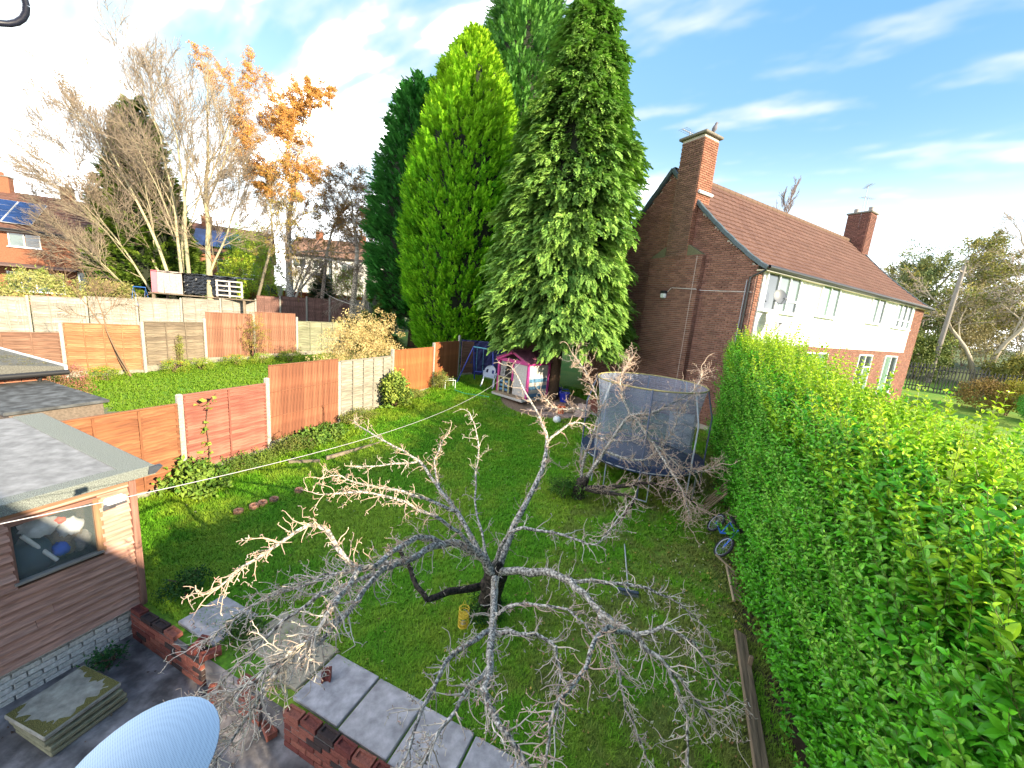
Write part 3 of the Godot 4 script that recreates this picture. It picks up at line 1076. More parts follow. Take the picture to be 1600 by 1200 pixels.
# ---------- the shed on the left ----------
func shed() -> void:
	rng.seed = 21
	var t := thing("garden_shed", "brown timber garden shed with flat felt roof and overlapping boards on white bricks", "shed", G(0, -6.25, 0), gb())
	var bm := []
	for k in 5:
		bm.append(M("shed_board_%d" % k, Color(0.48, 0.255, 0.19).lerp(Color(0.59, 0.35, 0.28), k / 4.0), 0.7, "wood", 1.6, 0.3, true))
	var bh := 0.116
	var zr := -2.42
	var zl := 0.35
	for k in 16:
		var y0 := 0.02 + k * bh
		var cuts := [[zr, -1.25 + rr(-0.5, 0.5)], [0, zl]]
		cuts[1][0] = cuts[0][1]
		if y0 + bh > 1.0 and y0 < 1.70:
			cuts = [[zr, -2.13], [-1.43, zl]]
		for c in cuts:
			var z0: float = c[0] + 0.002
			var z1: float = c[1] - 0.002
			var m := MB.new()
			m.hexa([V(0.004, y0 + 0.012, z0), V(0.075, y0 + 0.012, z0), V(0.075, y0 + 0.012, z1), V(0.004, y0 + 0.012, z1),
				V(0.004, y0 + bh - 0.008, z0), V(0.024, y0 + bh - 0.008, z0), V(0.024, y0 + bh - 0.008, z1), V(0.004, y0 + bh - 0.008, z1)], Vector2(rr(0, 9), rr(0, 9)))
			put(t, "board", m.done(null), bm[rng.randi() % 5])
	var post := M("shed_post", Color(0.34, 0.17, 0.13), 0.8, "wood", 1.0, 0.5, true)
	put(t, "corner_post", bx(V(0.1, 1.9, 0.07), 0.005), post, V(0.036, 0.94, -2.455))
	# body behind the boards: back, side and end walls
	var wl := MB.new()
	wl.box(V(-1.45, 0.9, -2.44), V(2.86, 1.86, 0.04))
	wl.box(V(-2.88, 0.9, -1.0), V(0.04, 1.86, 2.84))
	wl.box(V(-1.45, 0.0, -1.0), V(2.82, 0.04, 2.84))
	wl.box(V(-1.45, 0.9, 0.37), V(2.86, 1.86, 0.04))
	wl.box(V(-0.012, 0.5, -1.04), V(0.02, 0.98, 2.74))
	wl.box(V(-0.012, 1.78, -1.04), V(0.02, 0.14, 2.74))
	wl.box(V(-0.012, 1.35, -2.275), V(0.02, 0.74, 0.29))
	wl.box(V(-0.012, 1.35, -0.54), V(0.02, 0.74, 1.78))
	put(t, "inner_wall", wl.done(M("shed_inside", Color(0.08, 0.05, 0.03), 0.9, "wood", 0.7, 0.2, true)))
	# window
	var wn := Node3D.new()
	wn.name = "window"
	t.add_child(wn, true)
	wn.position = V(0.02, 1.02, -2.1)
	put(wn, "pane", bx(V(0.006, 0.66, 0.66)), glass_clear(), V(0.0, 0.33, 0.33))
	put(wn, "frame_side", bx(V(0.045, 0.72, 0.075), 0.004), M("pale_wood", Color(0.36, 0.2, 0.11), 0.8, "wood", 1.0, 0.4, true), V(0.012, 0.34, -0.02))
	put(wn, "frame_side", bx(V(0.04, 0.72, 0.03), 0.004), post, V(0.008, 0.34, 0.665))
	put(wn, "sill", bx(V(0.07, 0.03, 0.72), 0.004), M("sill_weathered", Color(0.36, 0.33, 0.3), 0.8, "wood", 1.0, 0.5, true), V(0.02, -0.012, 0.33))
	put(wn, "frame_top", bx(V(0.04, 0.05, 0.72), 0.004), post, V(0.008, 0.69, 0.33))
	# fascia and roof
	put(t, "fascia", bx(V(0.028, 0.15, 2.86), 0.004), M("shed_fascia", Color(0.33, 0.17, 0.10), 0.75, "wood", 1.0, 0.4, true), V(0.05, 1.83, -1.06))
	put(t, "fascia_strip", bx(V(0.03, 0.07, 2.88), 0.004), bm[3], V(0.075, 1.895, -1.07))
	var felt := M("felt_grey", Color(0.28, 0.285, 0.30), 0.85, "blotch", 0.8, 0.2)
	var mineral := M("felt_mineral", Color(0.30, 0.335, 0.315), 0.95, "speck", 1.4, 0.6)
	put(t, "roof_deck", bx(V(3.15, 0.05, 3.05)), felt, V(-1.42, 2.03, -1.12), Basis(Vector3.BACK, -0.045))
	put(t, "roof_edge_felt", bx(V(3.16, 0.012, 0.30), 0.003), mineral, V(-1.42, 2.063, -2.51), Basis(Vector3.BACK, -0.045))
	put(t, "roof_edge_felt", bx(V(0.2, 0.012, 2.78), 0.003), mineral, V(0.07, 1.999, -0.97))
	put(t, "roof_edge_fold", bx(V(0.014, 0.13, 3.07), 0.003), mineral, V(0.166, 1.94, -1.13))
	put(t, "roof_edge_fold", bx(V(3.17, 0.10, 0.014), 0.003), M("felt_dark", Color(0.06, 0.075, 0.10), 0.6, "fine", 1.0, 0.2), V(-1.41, 2.01, -2.665), Basis(Vector3.BACK, -0.045))
	var tri := MB.new()
	tri.hexa([V(0.165, 1.9, -2.66), V(0.20, 1.9, -2.66), V(0.20, 1.9, -2.58), V(0.165, 1.9, -2.58), V(0.165, 2.0, -2.72), V(0.24, 1.985, -2.72), V(0.18, 2.0, -2.6), V(0.165, 2.0, -2.6)])
	put(t, "roof_corner_flap", tri.done(null), mats["felt_dark"])
	# painted brick base
	var base := MB.new()
	base.box(V(-1.45, -0.22, -1.0), V(2.84, 0.4, 2.84))
	put(t, "base_core", base.done(M("white_mortar", Color(0.66, 0.66, 0.63), 0.9, "blotch", 2.0, 0.4)))
	bricks(t, V(-0.02, -0.42, -2.42), V(0, 0, 1), V(1, 0, 0), 2.75, 0.0, 0.44, func(x, y): return x > 0.1 and x < 2.72, V(0, -0.3, -2.0), 90, Color(0.70, 0.70, 0.66), Color(0.84, 0.84, 0.82), "white_brick", 0.225, 0.074)
	# things behind the glass
	var bagm := M("bag_white", Color(0.72, 0.74, 0.76), 0.5, "blotch", 2.0, 0.3)
	for q in [["white crumpled plastic bag high behind the right of the shed window", V(-0.22, 1.47, -1.72), V(0.12, 0.11, 0.15), bagm, "plastic bag"],
		["white crumpled plastic bag in the middle behind the shed window", V(-0.2, 1.36, -1.95), V(0.12, 0.10, 0.11), bagm, "plastic bag"],
		["dark bundle of cloth low behind the left of the shed window", V(-0.25, 1.12, -1.62), V(0.16, 0.2, 0.2), M("cloth_dark", Color(0.03, 0.06, 0.08), 0.9), "cloth bundle"],
		["brown paper sack behind the middle of the shed window", V(-0.3, 1.2, -1.9), V(0.16, 0.2, 0.14), M("sack_brown", Color(0.34, 0.25, 0.16), 0.9, "fine", 3.0, 0.5), "sack"],
		["grey fabric bundle low behind the right of the shed window", V(-0.25, 1.12, -2.02), V(0.13, 0.12, 0.1), M("cloth_grey", Color(0.28, 0.26, 0.25), 0.9, "fine", 3.0, 0.5), "cloth bundle"],
		["bright blue cloth behind the lower middle of the shed window", V(-0.13, 1.15, -1.83), V(0.06, 0.08, 0.07), M("cloth_blue", Color(0.02, 0.09, 0.5), 0.8), "cloth"],
		["small bright red item behind the upper middle of the shed window", V(-0.16, 1.5, -1.86), V(0.05, 0.035, 0.05), M("item_red", Color(0.55, 0.06, 0.03), 0.6), "red item"]]:
		var o := thing("shed_item", q[0], q[4], G(0, -6.25, 0) + gb() * (q[1] as Vector3), gb(), "things behind the shed window")
		put(o, "body", lumpy(q[2], q[0].hash()), q[3])
	var pole := thing("pale_tube", "pale grey tube leaning across behind the shed window", "tube", G(0, -6.25, 0) + gb() * V(-0.1, 1.04, -1.78), gb(), "")
	put(pole, "shaft", tube_mesh([Vector3.ZERO, V(-0.04, 0.42, 0.22)], 0.022, 8), M("tube_grey", Color(0.6, 0.6, 0.58), 0.6))

func lumpy(s: Vector3, sd: int) -> ArrayMesh:
	var m := MB.new()
	var n := FastNoiseLite.new()
	n.seed = sd % 999
	n.frequency = 1.0
	var R := 12
	for a in R + 1:
		for b in 20:
			var th := PI * a / R
			var ph := TAU * b / 20.0
			var d := V(sin(th) * cos(ph), cos(th), sin(th) * sin(ph))
			var f := 1.0 + 0.45 * n.get_noise_3d(d.x * 1.7, d.y * 1.7, d.z * 1.7) + 0.3 * absf(n.get_noise_3d(d.x * 4, d.y * 4, d.z * 4))
			m.vert(d * s * f, d, Vector2(ph, th))
	for a in R:
		for b in 20:
			var k := a * 20 + b
			var k1 := a * 20 + (b + 1) % 20
			m.i.append_array(PackedInt32Array([k, k1 + 20, k1, k, k + 20, k1 + 20]))
	return m.done(null)

func glass_clear() -> StandardMaterial3D:
	if not mats.has("glass_clear"):
		var m := StandardMaterial3D.new()
		m.transparency = BaseMaterial3D.TRANSPARENCY_ALPHA
		m.albedo_color = Color(0.8, 0.88, 0.9, 0.05)
		m.metallic_specular = 0.2
		m.roughness = 0.03
		mats["glass_clear"] = m
	return mats["glass_clear"]

# ---------- fence between our garden and the neighbour's ----------
func left_fences() -> void:
	var W := -9.35
	var st := [0.2, 2.55, 4.6, 6.5, 8.8, 11.27, 13.9, 16.0]
	var pale := M("post_pale", Color(0.50, 0.46, 0.40), 0.9, "fine", 2.0, 0.5)
	var grey := M("post_grey", Color(0.40, 0.38, 0.34), 0.9, "fine", 2.0, 0.5)
	var pts := []
	for s in st:
		var p := G(s, W)
		pts.append(P(p.x, p.z))
	var g := "panels of the fence along the left of the lawn"
	var og0 := Color(0.27, 0.098, 0.042)
	var og1 := Color(0.35, 0.14, 0.062)
	fence_panel(pts[0], pts[1], 1.66, "waney", [og0, og1], "orange timber fence panel hidden behind the shed roof", g, "orange_waney")
	fence_panel(pts[1], pts[2], 1.66, "waney", [og0, og1], "orange wide-slat fence panel next to the shed corner, left of the red one", g, "orange_waney", 0.06, 0.16, 2)
	fence_panel(pts[2], pts[3], 1.68, "lap", [Color(0.30, 0.095, 0.068), Color(0.40, 0.155, 0.11)], "salmon red narrow-slat fence panel with a vine climbing on it", g, "red_lap", 0.06, 0.16, 1)
	fence_panel(pts[3], pts[4], 2.0, "close", [Color(0.23, 0.082, 0.042), Color(0.31, 0.125, 0.066)], "tall red brown fence panel of upright boards rising above its posts", g, "brown_close", 0.06, 0.12)
	fence_panel(pts[4], pts[5], 1.72, "waney", [Color(0.27, 0.25, 0.205), Color(0.36, 0.33, 0.28)], "weathered grey fence panel below the pale bush", g, "grey_waney", 0.06, 0.12, 4)
	fence_panel(pts[5], pts[6], 1.72, "close", [Color(0.34, 0.10, 0.028), Color(0.42, 0.14, 0.045)], "bright orange fence panel of upright boards right of the grey one", g, "orange_close", 0.06, 0.12, 0)
	fence_panel(pts[6], pts[7], 1.72, "close", [Color(0.34, 0.10, 0.03), Color(0.44, 0.14, 0.05)], "last orange fence panel of upright boards beside the swing frame", g, "orange_close_b", 0.06, 0.12, 0)
	var where := ["behind the shed roof", "at the shed's far corner", "between the orange and the red panel", "between the red and the tall brown panel", "between the tall brown and the grey panel", "between the grey and the bright orange panel", "between the two orange panels", "at the far end by the swing frame"]
	for k in pts.size():
		fence_post(pts[k], [1.9, 1.9, 1.93, 1.9, 1.92, 1.98, 1.92, 2.02][k], "pale concrete fence post " + where[k], "concrete posts of the lawn fence", GU, pale if k < 5 else grey)

# ---------- patio corner: low wall, slabs, rubble ----------
func frog_brick() -> ArrayMesh:
	if shapes.has("frog"):
		return shapes["frog"]
	var m := MB.new()
	var x := 0.051; var y := 0.0325; var z := 0.107
	var a := 0.031; var c := 0.082; var d := 0.018
	m.quad(V(-x, y, z), V(x, y, z), V(x, -y, z), V(-x, -y, z))
	m.quad(V(x, y, -z), V(-x, y, -z), V(-x, -y, -z), V(x, -y, -z))
	m.quad(V(x, y, z), V(x, y, -z), V(x, -y, -z), V(x, -y, z))
	m.quad(V(-x, y, -z), V(-x, y, z), V(-x, -y, z), V(-x, -y, -z))
	m.quad(V(-x, -y, z), V(x, -y, z), V(x, -y, -z), V(-x, -y, -z))
	var o := [V(-x, y, -z), V(x, y, -z), V(x, y, z), V(-x, y, z)]
	var i := [V(-a, y, -c), V(a, y, -c), V(a, y, c), V(-a, y, c)]
	var l := []
	for p in i:
		l.append(V(p.x * 0.8, y - d, p.z * 0.9))
	for k in 4:
		var q := (k + 1) % 4
		m.quad(o[k], o[q], i[q], i[k])
		m.quad(i[k], i[q], l[q], l[k])
	m.quad(l[0], l[1], l[2], l[3])
	shapes["frog"] = m.done(null)
	return shapes["frog"]

func patio() -> void:
	rng.seed = 33
	var reds := []
	for k in 5:
		reds.append(M("wall_red_%d" % k, Color(0.22, 0.05, 0.04).lerp(Color(0.40, 0.13, 0.09), k / 4.0), 0.85, "fine", 3.0, 0.7))
	reds.append(M("wall_black", Color(0.06, 0.035, 0.035), 0.85, "fine", 3.0, 0.7))
	for sec in [[-6.15, -4.62, "low red brick patio wall with hollowed top bricks, joined to the shed corner", 4], [-3.95, -3.6, "short stub of red brick wall left standing in the gap", 4], [-3.2, -1.3, "low red brick patio wall in front of the grey slabs, under the tree", 4]]:
		var t := thing("garden_wall", sec[2], "wall", G(2.34, sec[0], -0.4), gb(), "pieces of the low patio wall")
		var L: float = sec[1] - sec[0]
		put(t, "mortar_core", bx(V(L - 0.02, 0.385, 0.085)), M("old_mortar", Color(0.27, 0.25, 0.24), 0.95, "blotch", 3.0, 0.6), V(L / 2, 0.19, 0))
		for r in 5:
			var n := int(L / 0.225 + 0.5)
			for k in n + (r % 2):
				var x0 := k * 0.225 - 0.1125 * (r % 2)
				var xa := maxf(0.0, x0)
				var xb := minf(L, x0 + 0.211)
				if xb - xa < 0.05:
					continue
				put(t, "brick", bx(V(snappedf(xb - xa, 0.02), 0.063, 0.106), 0.006), reds[rng.randi() % 6], V((xa + xb) / 2, 0.04 + r * 0.077, rr(-0.005, 0.005)), Basis(Vector3.UP, rr(-0.02, 0.02)))
		var n2 := int(L / 0.222)
		for k in n2:
			if rng.randf() < 0.05:
				continue
			put(t, "top_brick", frog_brick(), reds[rng.randi() % 6], V(0.11 + k * L / n2, 0.425 + rr(-0.004, 0.006), rr(-0.01, 0.01)), Basis(Vector3.UP, PI / 2 + rr(-0.05, 0.05)))
	var spots := [["two", -4.72, 2.33, 0.13, 0.3], ["x", -4.55, 2.36, 0.06, -0.5], ["x", -4.35, 2.25, -0.3, 0.9], ["x", -4.5, 2.05, -0.36, 0.2], ["x", -3.45, 2.3, -0.34, 1.2], ["x", -3.1, 2.75, 0.06, 0.7]]
	var bl := ["loose red brick set askew on the end of the patio wall by the shed", "loose red brick tipped beside the broken wall end", "red brick fallen into the gap of the patio wall", "red brick lying on the patio before the broken wall end", "red brick lying in the gap beside the wall stub", "red brick standing on the slab edge behind the patio wall"]
	for k in spots.size():
		var q: Array = spots[k]
		var t := thing("loose_brick", bl[k], "brick", G(q[2], q[1], q[3]), gb() * Basis.from_euler(V(rr(-0.1, 0.1) + (1.2 if k == 5 else 0.0), q[4], rr(-0.1, 0.1))), "loose bricks by the broken wall")
		put(t, "body", frog_brick(), reds[k % 5])

	var grey := M("slab_grey", Color(0.56, 0.52, 0.55), 0.85, "blotch", 0.9, 0.3)
	var grey2 := M("slab_lilac", Color(0.60, 0.55, 0.57), 0.85, "blotch", 0.8, 0.3)
	var sand := M("slab_sand", Color(0.55, 0.46, 0.34), 0.9, "blotch", 0.9, 0.3)
	var sl := [[-5.42, -4.66, 2.46, 3.02, grey2, "pale grey paving slab in the grass behind the wall end by the shed"], [-4.42, -3.82, 2.62, 3.22, sand, "sand coloured paving slab under the drooping lichen twigs, left one"], [-3.78, -3.3, 2.52, 3.12, sand, "sand coloured paving slab next to the grey slabs"],
		[-3.26, -2.60, 2.44, 3.06, grey, "grey paving slab, leftmost of the row behind the wall"], [-2.57, -1.95, 2.42, 3.05, grey2, "grey lilac paving slab, second of the row behind the wall"], [-1.92, -1.3, 2.4, 3.02, grey2, "grey lilac paving slab, third of the row behind the wall"], [-1.27, -0.6, 2.36, 3.0, grey, "grey paving slab, last of the row near the tree's front limb"]]
	for q in sl:
		var t := thing("paving_slab", q[5], "paving slab", G((q[2] + q[3]) / 2, (q[0] + q[1]) / 2, 0.018), gb() * Basis(Vector3.UP, rr(-0.02, 0.02)), "paving slabs behind the patio wall")
		put(t, "slab", bx(V(q[1] - q[0], 0.05, q[3] - q[2]), 0.008), q[4])
	var moss := M("slab_mossy", Color(0.33, 0.31, 0.20), 0.9, "blotch", 1.6, 0.5)
	var mossy := M("moss_rim", Color(0.27, 0.24, 0.07), 0.95, "speck", 1.5, 0.5)
	var ord := ["bottom one of the stack", "second from the bottom of the stack", "third from the bottom of the stack", "topmost of the stack"]
	for k in 4:
		var t := thing("stacked_slab", "mossy concrete slab by the shed base, " + ord[k], "paving slab", G(1.47 + rr(-0.02, 0.02), -5.47 + rr(-0.02, 0.02), -0.37 + k * 0.073), gb() * Basis(Vector3.UP, 0.12 + rr(-0.04, 0.04)), "slabs stacked on the patio")
		put(t, "slab", bx(V(0.64, 0.048, 0.62), 0.008), moss if k < 3 else M("slab_top", Color(0.46, 0.43, 0.37), 0.9, "blotch", 1.1, 0.3))
		if k == 3:
			for e in 3:
				var mm := MB.new()
				var ln: float = [0.6, 0.62, 0.6][e]
				for q in 24:
					var u0 := -ln / 2 + ln * q / 24.0
					var u1 := -ln / 2 + ln * (q + 1) / 24.0
					var d0 := 0.07 + 0.11 * noise.get_noise_2d(u0 * 420.0, e * 50.0)
					var d1 := 0.07 + 0.11 * noise.get_noise_2d(u1 * 420.0, e * 50.0)
					mm.face(V(u0, 0, 0), V(u1, 0, 0), V(u1, -0.002, -maxf(d1, 0.004)), V(u0, -0.002, -maxf(d0, 0.004)))
				put(t, "moss_edge", mm.done(mossy), null, [V(0.312, 0.0275, 0), V(0, 0.0275, 0.302), V(0, 0.0275, -0.302)][e], Basis(Vector3.UP, [PI / 2, 0.0, PI][e]))

# ---------- the next garden on the left ----------
func neighbour() -> void:
	rng.seed = 51
	var q := [P(-18.0, -11.6), P(-16.25, -13.61), P(-14.66, -14.98), P(-13.82, -17.0), P(-12.6, -18.45), P(-11.35, -19.87), P(-9.7, -21.7)]
	var g := "panels of the fence at the far side of the next lawn"
	var specs := [["waney", 1.5, Color(0.20, 0.10, 0.065), Color(0.27, 0.15, 0.10), "dark brown slatted fence panel behind the brick outbuilding", "q_brown"],
		["waney", 1.72, Color(0.34, 0.15, 0.065), Color(0.42, 0.21, 0.10), "orange fence panel with the leaning bare sapling in front", "q_orange"],
		["waney", 1.7, Color(0.17, 0.13, 0.095), Color(0.25, 0.20, 0.145), "grey brown weathered fence panel with ivy hanging in its middle", "q_grey"],
		["close", 2.0, Color(0.25, 0.11, 0.065), Color(0.34, 0.16, 0.10), "left one of two tall brown upright-board fence panels behind the flower bed", "q_close"],
		["close", 2.0, Color(0.24, 0.10, 0.06), Color(0.33, 0.15, 0.09), "right one of two tall brown upright-board fence panels behind the flower bed", "q_close"],
		["waney", 1.5, Color(0.20, 0.21, 0.13), Color(0.28, 0.28, 0.19), "greenish slatted fence panel left of the pale bush", "q_green"]]
	for k in 6:
		var s: Array = specs[k]
		fence_panel(q[k], q[k + 1], s[1], s[0], [s[2], s[3]], s[4], g, s[5], 0.06, 0.2, 3 if k != 2 else 2)
	var pm := M("post_pale", Color(0.50, 0.46, 0.40))
	var wh := ["behind the brick outbuilding", "left of the orange panel behind the next lawn", "right of the orange panel behind the next lawn", "left of the two tall brown panels", "between the two tall brown panels", "right of the two tall brown panels", "hidden behind the pale bush"]
	for k in 7:
		fence_post(q[k] + V(0.03, 0, 0.03), [1.7, 1.95, 2.0, 1.98, 1.85, 1.98, 1.8][k], "pale concrete fence post " + wh[k], "concrete posts behind the next lawn", q[mini(k + 1, 6)] - q[mini(k, 5)], pm)
	# grey fence further back
	var far := []
	for k in range(-2, 6):
		far.append(V(-24.4 + 1.3 * k, hgt(-24.4 + 1.3 * k, -19.2 - 1.455 * k), -19.2 - 1.455 * k))
	for e in [[-16.9, -27.6], [-15.5, -28.5], [-14.15, -29.2], [-12.8, -29.7], [-11.5, -30.0], [-10.3, -30.2]]:
		far.append(P(e[0], e[1]))
	var fl := ["leftmost grey weathered panel of the far fence", "grey weathered far fence panel left of the sapling", "grey far fence panel above the orange panel's left half", "grey far fence panel above the bare sapling", "grey far fence panel above the grey brown panel", "grey far fence panel below the bare multi-stem tree", "shaded grey far fence panel below the black tarpaulin den", "narrow dark brown far fence panel right of the den", "dark brown far fence panel left of the white birch trunk", "dark brown far fence panel below the white birch trunk", "dark brown far fence panel below the thin leaning tree", "pale grey far fence panel left of the twin trunks", "pale grey far fence panel behind the dark shrub"]
	var fpm := M("post_grey", Color(0.42, 0.39, 0.34))
	for k in far.size() - 1:
		var dark: bool = k > 6 and k < 11
		var top := 1.75 if k < 7 else 2.0
		fence_panel(far[k], far[k + 1], top, "waney", [Color(0.17, 0.085, 0.07), Color(0.23, 0.12, 0.10)] if dark else [Color(0.28, 0.26, 0.225), Color(0.38, 0.35, 0.31)], fl[k], "panels of the far fence", "far_dark" if dark else "far_grey", 0.06, 0.2, 2)
	for k in far.size():
		fence_post(far[k] + V(0.02, 0, 0.05), 2.0 if k < 8 else 2.3, "grey concrete post of the far fence, " + ["outside left", "at the left edge of the picture", "second from the left edge", "third from the left edge", "above the orange panel", "above the grey brown panel", "left of the den", "below the den", "right of the den", "left of the birch trunk", "right of the birch trunk", "below the thin leaning tree", "left of the twin trunks", "behind the fir bush"][k], "concrete posts of the far fence", V(1.3, 0, -1.455), fpm)
	# brick outbuilding with mossy roof
	var ob := Basis(Vector3.UP, deg_to_rad(-22.0))
	var o := thing("brick_outbuilding", "low red brick outbuilding with mossy roof and black gutter behind the shed", "outbuilding", V(-10.55, 0.25, -8.4), ob)
	var w := MB.new()
	w.box(V(-3.05, 0.9, 2.0), V(6, 2.0, 4))
	put(o, "wall", w.done(M("outb_mortar", Color(0.42, 0.33, 0.27), 0.95, "fine", 2.0, 0.5)))
	bricks(o, V(-6.0, 0.0, -0.02), V(1, 0, 0), V(0, 0, -1), 5.98, 0.0, 1.9, func(x, _y): return x > 3.4, V(0, 1, 0), 60, Color(0.38, 0.13, 0.07), Color(0.48, 0.20, 0.12), "outb_brick")
	bricks(o, V(-0.035, 0.0, 0.0), V(0, 0, 1), V(1, 0, 0), 4.0, 0.0, 1.9, func(_x, _y): return true, V(0, 1, 0), 150, Color(0.38, 0.13, 0.07), Color(0.48, 0.20, 0.12), "outb_brick")
	var rf := MB.new()
	rf.hexa([V(-6.2, 1.95, -0.25), V(0.2, 1.95, -0.25), V(0.2, 1.95, 4.2), V(-6.2, 1.95, 4.2), V(-6.2, 2.05, -0.25), V(0.2, 2.05, -0.25), V(-0.9, 2.42, 4.2), V(-6.2, 2.42, 4.2)])
	put(o, "roof", rf.done(M("roof_stone", Color(0.20, 0.20, 0.18), 0.95, "speck", 1.0, 0.7)))
	put(o, "gutter", tube_mesh([V(0.26, 1.92, -0.3), V(0.26, 1.9, 4.2)], 0.06, 8), M("gutter_black", Color(0.02, 0.02, 0.022), 0.4))
	put(o, "verge_trim", bx(V(6.4, 0.12, 0.05), 0.01), M("trim_white", Color(0.66, 0.68, 0.72), 0.5), V(-3.0, 2.02, -0.29))
	put(o, "downpipe", tube_mesh([V(0.2, 1.9, 0.1), V(0.07, 1.75, 0.1), V(0.07, 0.0, 0.1)], 0.035, 8), mats["gutter_black"])
	var mossm := clump_mesh(14, 0.09, 0.05, 0.03, 5)
	var ts := []
	var cs := PackedColorArray()
	for k in 500:
		var x := rr(-4.5, 0.05)
		var z := rr(-0.15, 3.5)
		if noise.get_noise_2d(x * 60, z * 60) < -0.02:
			continue
		ts.append(Transform3D(Basis(Vector3.UP, rr(0, TAU)).scaled(V(1, 0.4, 1) * rr(0.5, 1.1)), V(x, 2.05 + (z + 0.25) * 0.083 + 0.01, z)))
		cs.append(vary(Color(0.17, 0.16, 0.07), 0.4))
	many(o, "moss", mossm, VM("leaf", 0.6, 0.5, 0.4), ts, cs)
	var lean := thing("garden_store", "low store with dark felt roof between the brick outbuilding and the shed roof", "store", G(3.2, -9.55, 0.0), gb())
	put(lean, "wall", bx(V(2.6, 1.9, 1.2)), M("store_wall", Color(0.2, 0.16, 0.13), 0.9, "fine", 2.0, 0.4), V(-2.1, 0.95, 0))
	put(lean, "roof", bx(V(2.75, 0.06, 1.35), 0.01), M("store_felt", Color(0.12, 0.13, 0.14), 0.9, "dirt", 0.8, 0.3), V(-2.1, 1.94, 0))
	# beds and plants along the neighbour's fence
	var lf := clump_mesh(16, 0.13, 0.09, 0.035, 61)
	var small := clump_mesh(18, 0.10, 0.05, 0.022, 62)
	shrub("flowering_shrub", "pink red leaved shrub beside the brick outbuilding", "shrub", P(-14.2, -11.6), V(0.9, 1.15, 0.8), 260, small, Color(0.40, 0.12, 0.12), Color(0.22, 0.20, 0.06))
	for e in [[-15.3, -14.0, "low yellow green bedding plant left of the leaning sapling", 0.45], [-14.1, -15.6, "yellow green bedding plant with orange flowers right of the sapling", 0.5], [-13.6, -16.3, "yellow green leafy plant below the ivy panel", 0.45], [-12.9, -17.4, "orange flowered bedding plant in front of the left tall panel", 0.45], [-12.2, -18.1, "bright green leafy plant at the foot of the two tall panels", 0.5], [-11.3, -18.9, "light green leafy plant at the end of the flower bed", 0.55], [-16.4, -13.0, "dark green low plant at the left end of the flower bed", 0.4]]:
		var pl := shrub("bedding_plant", e[2], "plant", P(e[0] + 0.35, e[1] + 0.3), V(0.55, e[3], 0.5), 90, small, Color(0.14, 0.26, 0.025), Color(0.30, 0.34, 0.03), "plants of the neighbour's flower bed")
		if (e[2] as String).contains("orange") or (e[2] as String).contains("low yellow"):
			var fb := MB.new()
			for k in 12:
				fb.col = vary(Color(0.85, 0.30, 0.01), 0.2)
				var c := V(rr(-0.5, 0.5), rr(0.3, 0.55), rr(-0.4, 0.4))
				for a in 6:
					leaf(fb, c, V(cos(a * 1.05), 0.35, sin(a * 1.05)).normalized(), V(-sin(a * 1.05), 0, cos(a * 1.05)), 0.05, 0.03, 0.1)
			put(pl, "flower_heads", fb.done(VM("petal", 0.6, 0.3))).set_meta("kind", "stuff")
	shrub("climbing_shrub", "red and green climbing shrub in front of the two tall brown panels", "shrub", P(-12.2, -18.0), V(0.75, 2.25, 0.35), 150, small, Color(0.26, 0.14, 0.05), Color(0.30, 0.30, 0.05), "", 0.2)
	shrub("ivy_strand", "ivy strand hanging down the middle of the grey brown panel", "ivy", P(-14.1, -15.95), V(0.2, 1.5, 0.15), 50, small, Color(0.22, 0.26, 0.05), Color(0.33, 0.33, 0.08), "", 0.2)
	shrub("pale_bush", "large pale cream bush leaning over the grey fence panel", "bush", P(-6.15, -15.5), V(1.75, 2.75, 1.4), 1250, clump_mesh(13, 0.15, 0.075, 0.026, 66), Color(0.42, 0.31, 0.11), Color(0.62, 0.50, 0.24), "", 0.35, 0.5)
	shrub("dark_bush", "dark green rounded bush in front of the twin tree trunks", "bush", P(-9.5, -22.3), V(1.2, 1.9, 1.0), 340, lf, Color(0.035, 0.07, 0.02), Color(0.10, 0.15, 0.04), "", 0.5)
	# the leaning sapling
	var sap := {"deep": 3, "kids": [5, 6, 6], "wob": 0.2, "up": 0.03, "droop": 0.02, "rmin": 0.006, "taper": 0.6, "bare": 0.25, "spread": 0.8, "rk": 0.6, "shrink": 0.68}
	bare_tree("bare_sapling", "small bare sapling leaning left in front of the orange fence panel", "tree", P(-14.75, -14.4), [[Vector3.ZERO, V(-0.62, 1.0, -0.1), 1.9, 0.038, 1.7], [V(0.12, 0, 0.05), V(-0.5, 1.0, 0.0), 1.9, 0.032, 1.5]], sap, M("bark_sapling", Color(0.26, 0.17, 0.10), 0.9, "fine", 3.0, 0.4))
	# small things on the next lawn
	var pp := P(-8.25, -6.85)
	var pot := thing("plant_pot", "terracotta pot of small plants at the shed roof's far corner", "plant pot", pp + V(-0.9, 0.95, 0))
	var pb := MB.new()
	pb.lathe([[0.1, 0.0], [0.15, 0.2], [0.17, 0.21], [0.17, 0.25], [0.14, 0.25], [0.12, 0.2], [0.001, 0.2]], 16)
	put(pot, "pot", pb.done(M("terracotta", Color(0.32, 0.11, 0.06), 0.85, "fine", 3.0, 0.3)))
	many(pot, "foliage", small, VM("leaf", 0.6, 0.5, 0.4), [Transform3D(Basis(), V(0, 0.3, 0)), Transform3D(Basis(Vector3.UP, 1), V(0.06, 0.33, 0.04))], PackedColorArray([Color(0.2, 0.25, 0.04), Color(0.25, 0.12, 0.05)]))
	var tbl := thing("potting_bench", "low stone bench that carries the terracotta pot", "bench", pp + V(-0.9, 0.0, 0))
	put(tbl, "top", bx(V(0.9, 0.06, 0.5), 0.01), mats["roof_stone"], V(0, 0.92, 0))
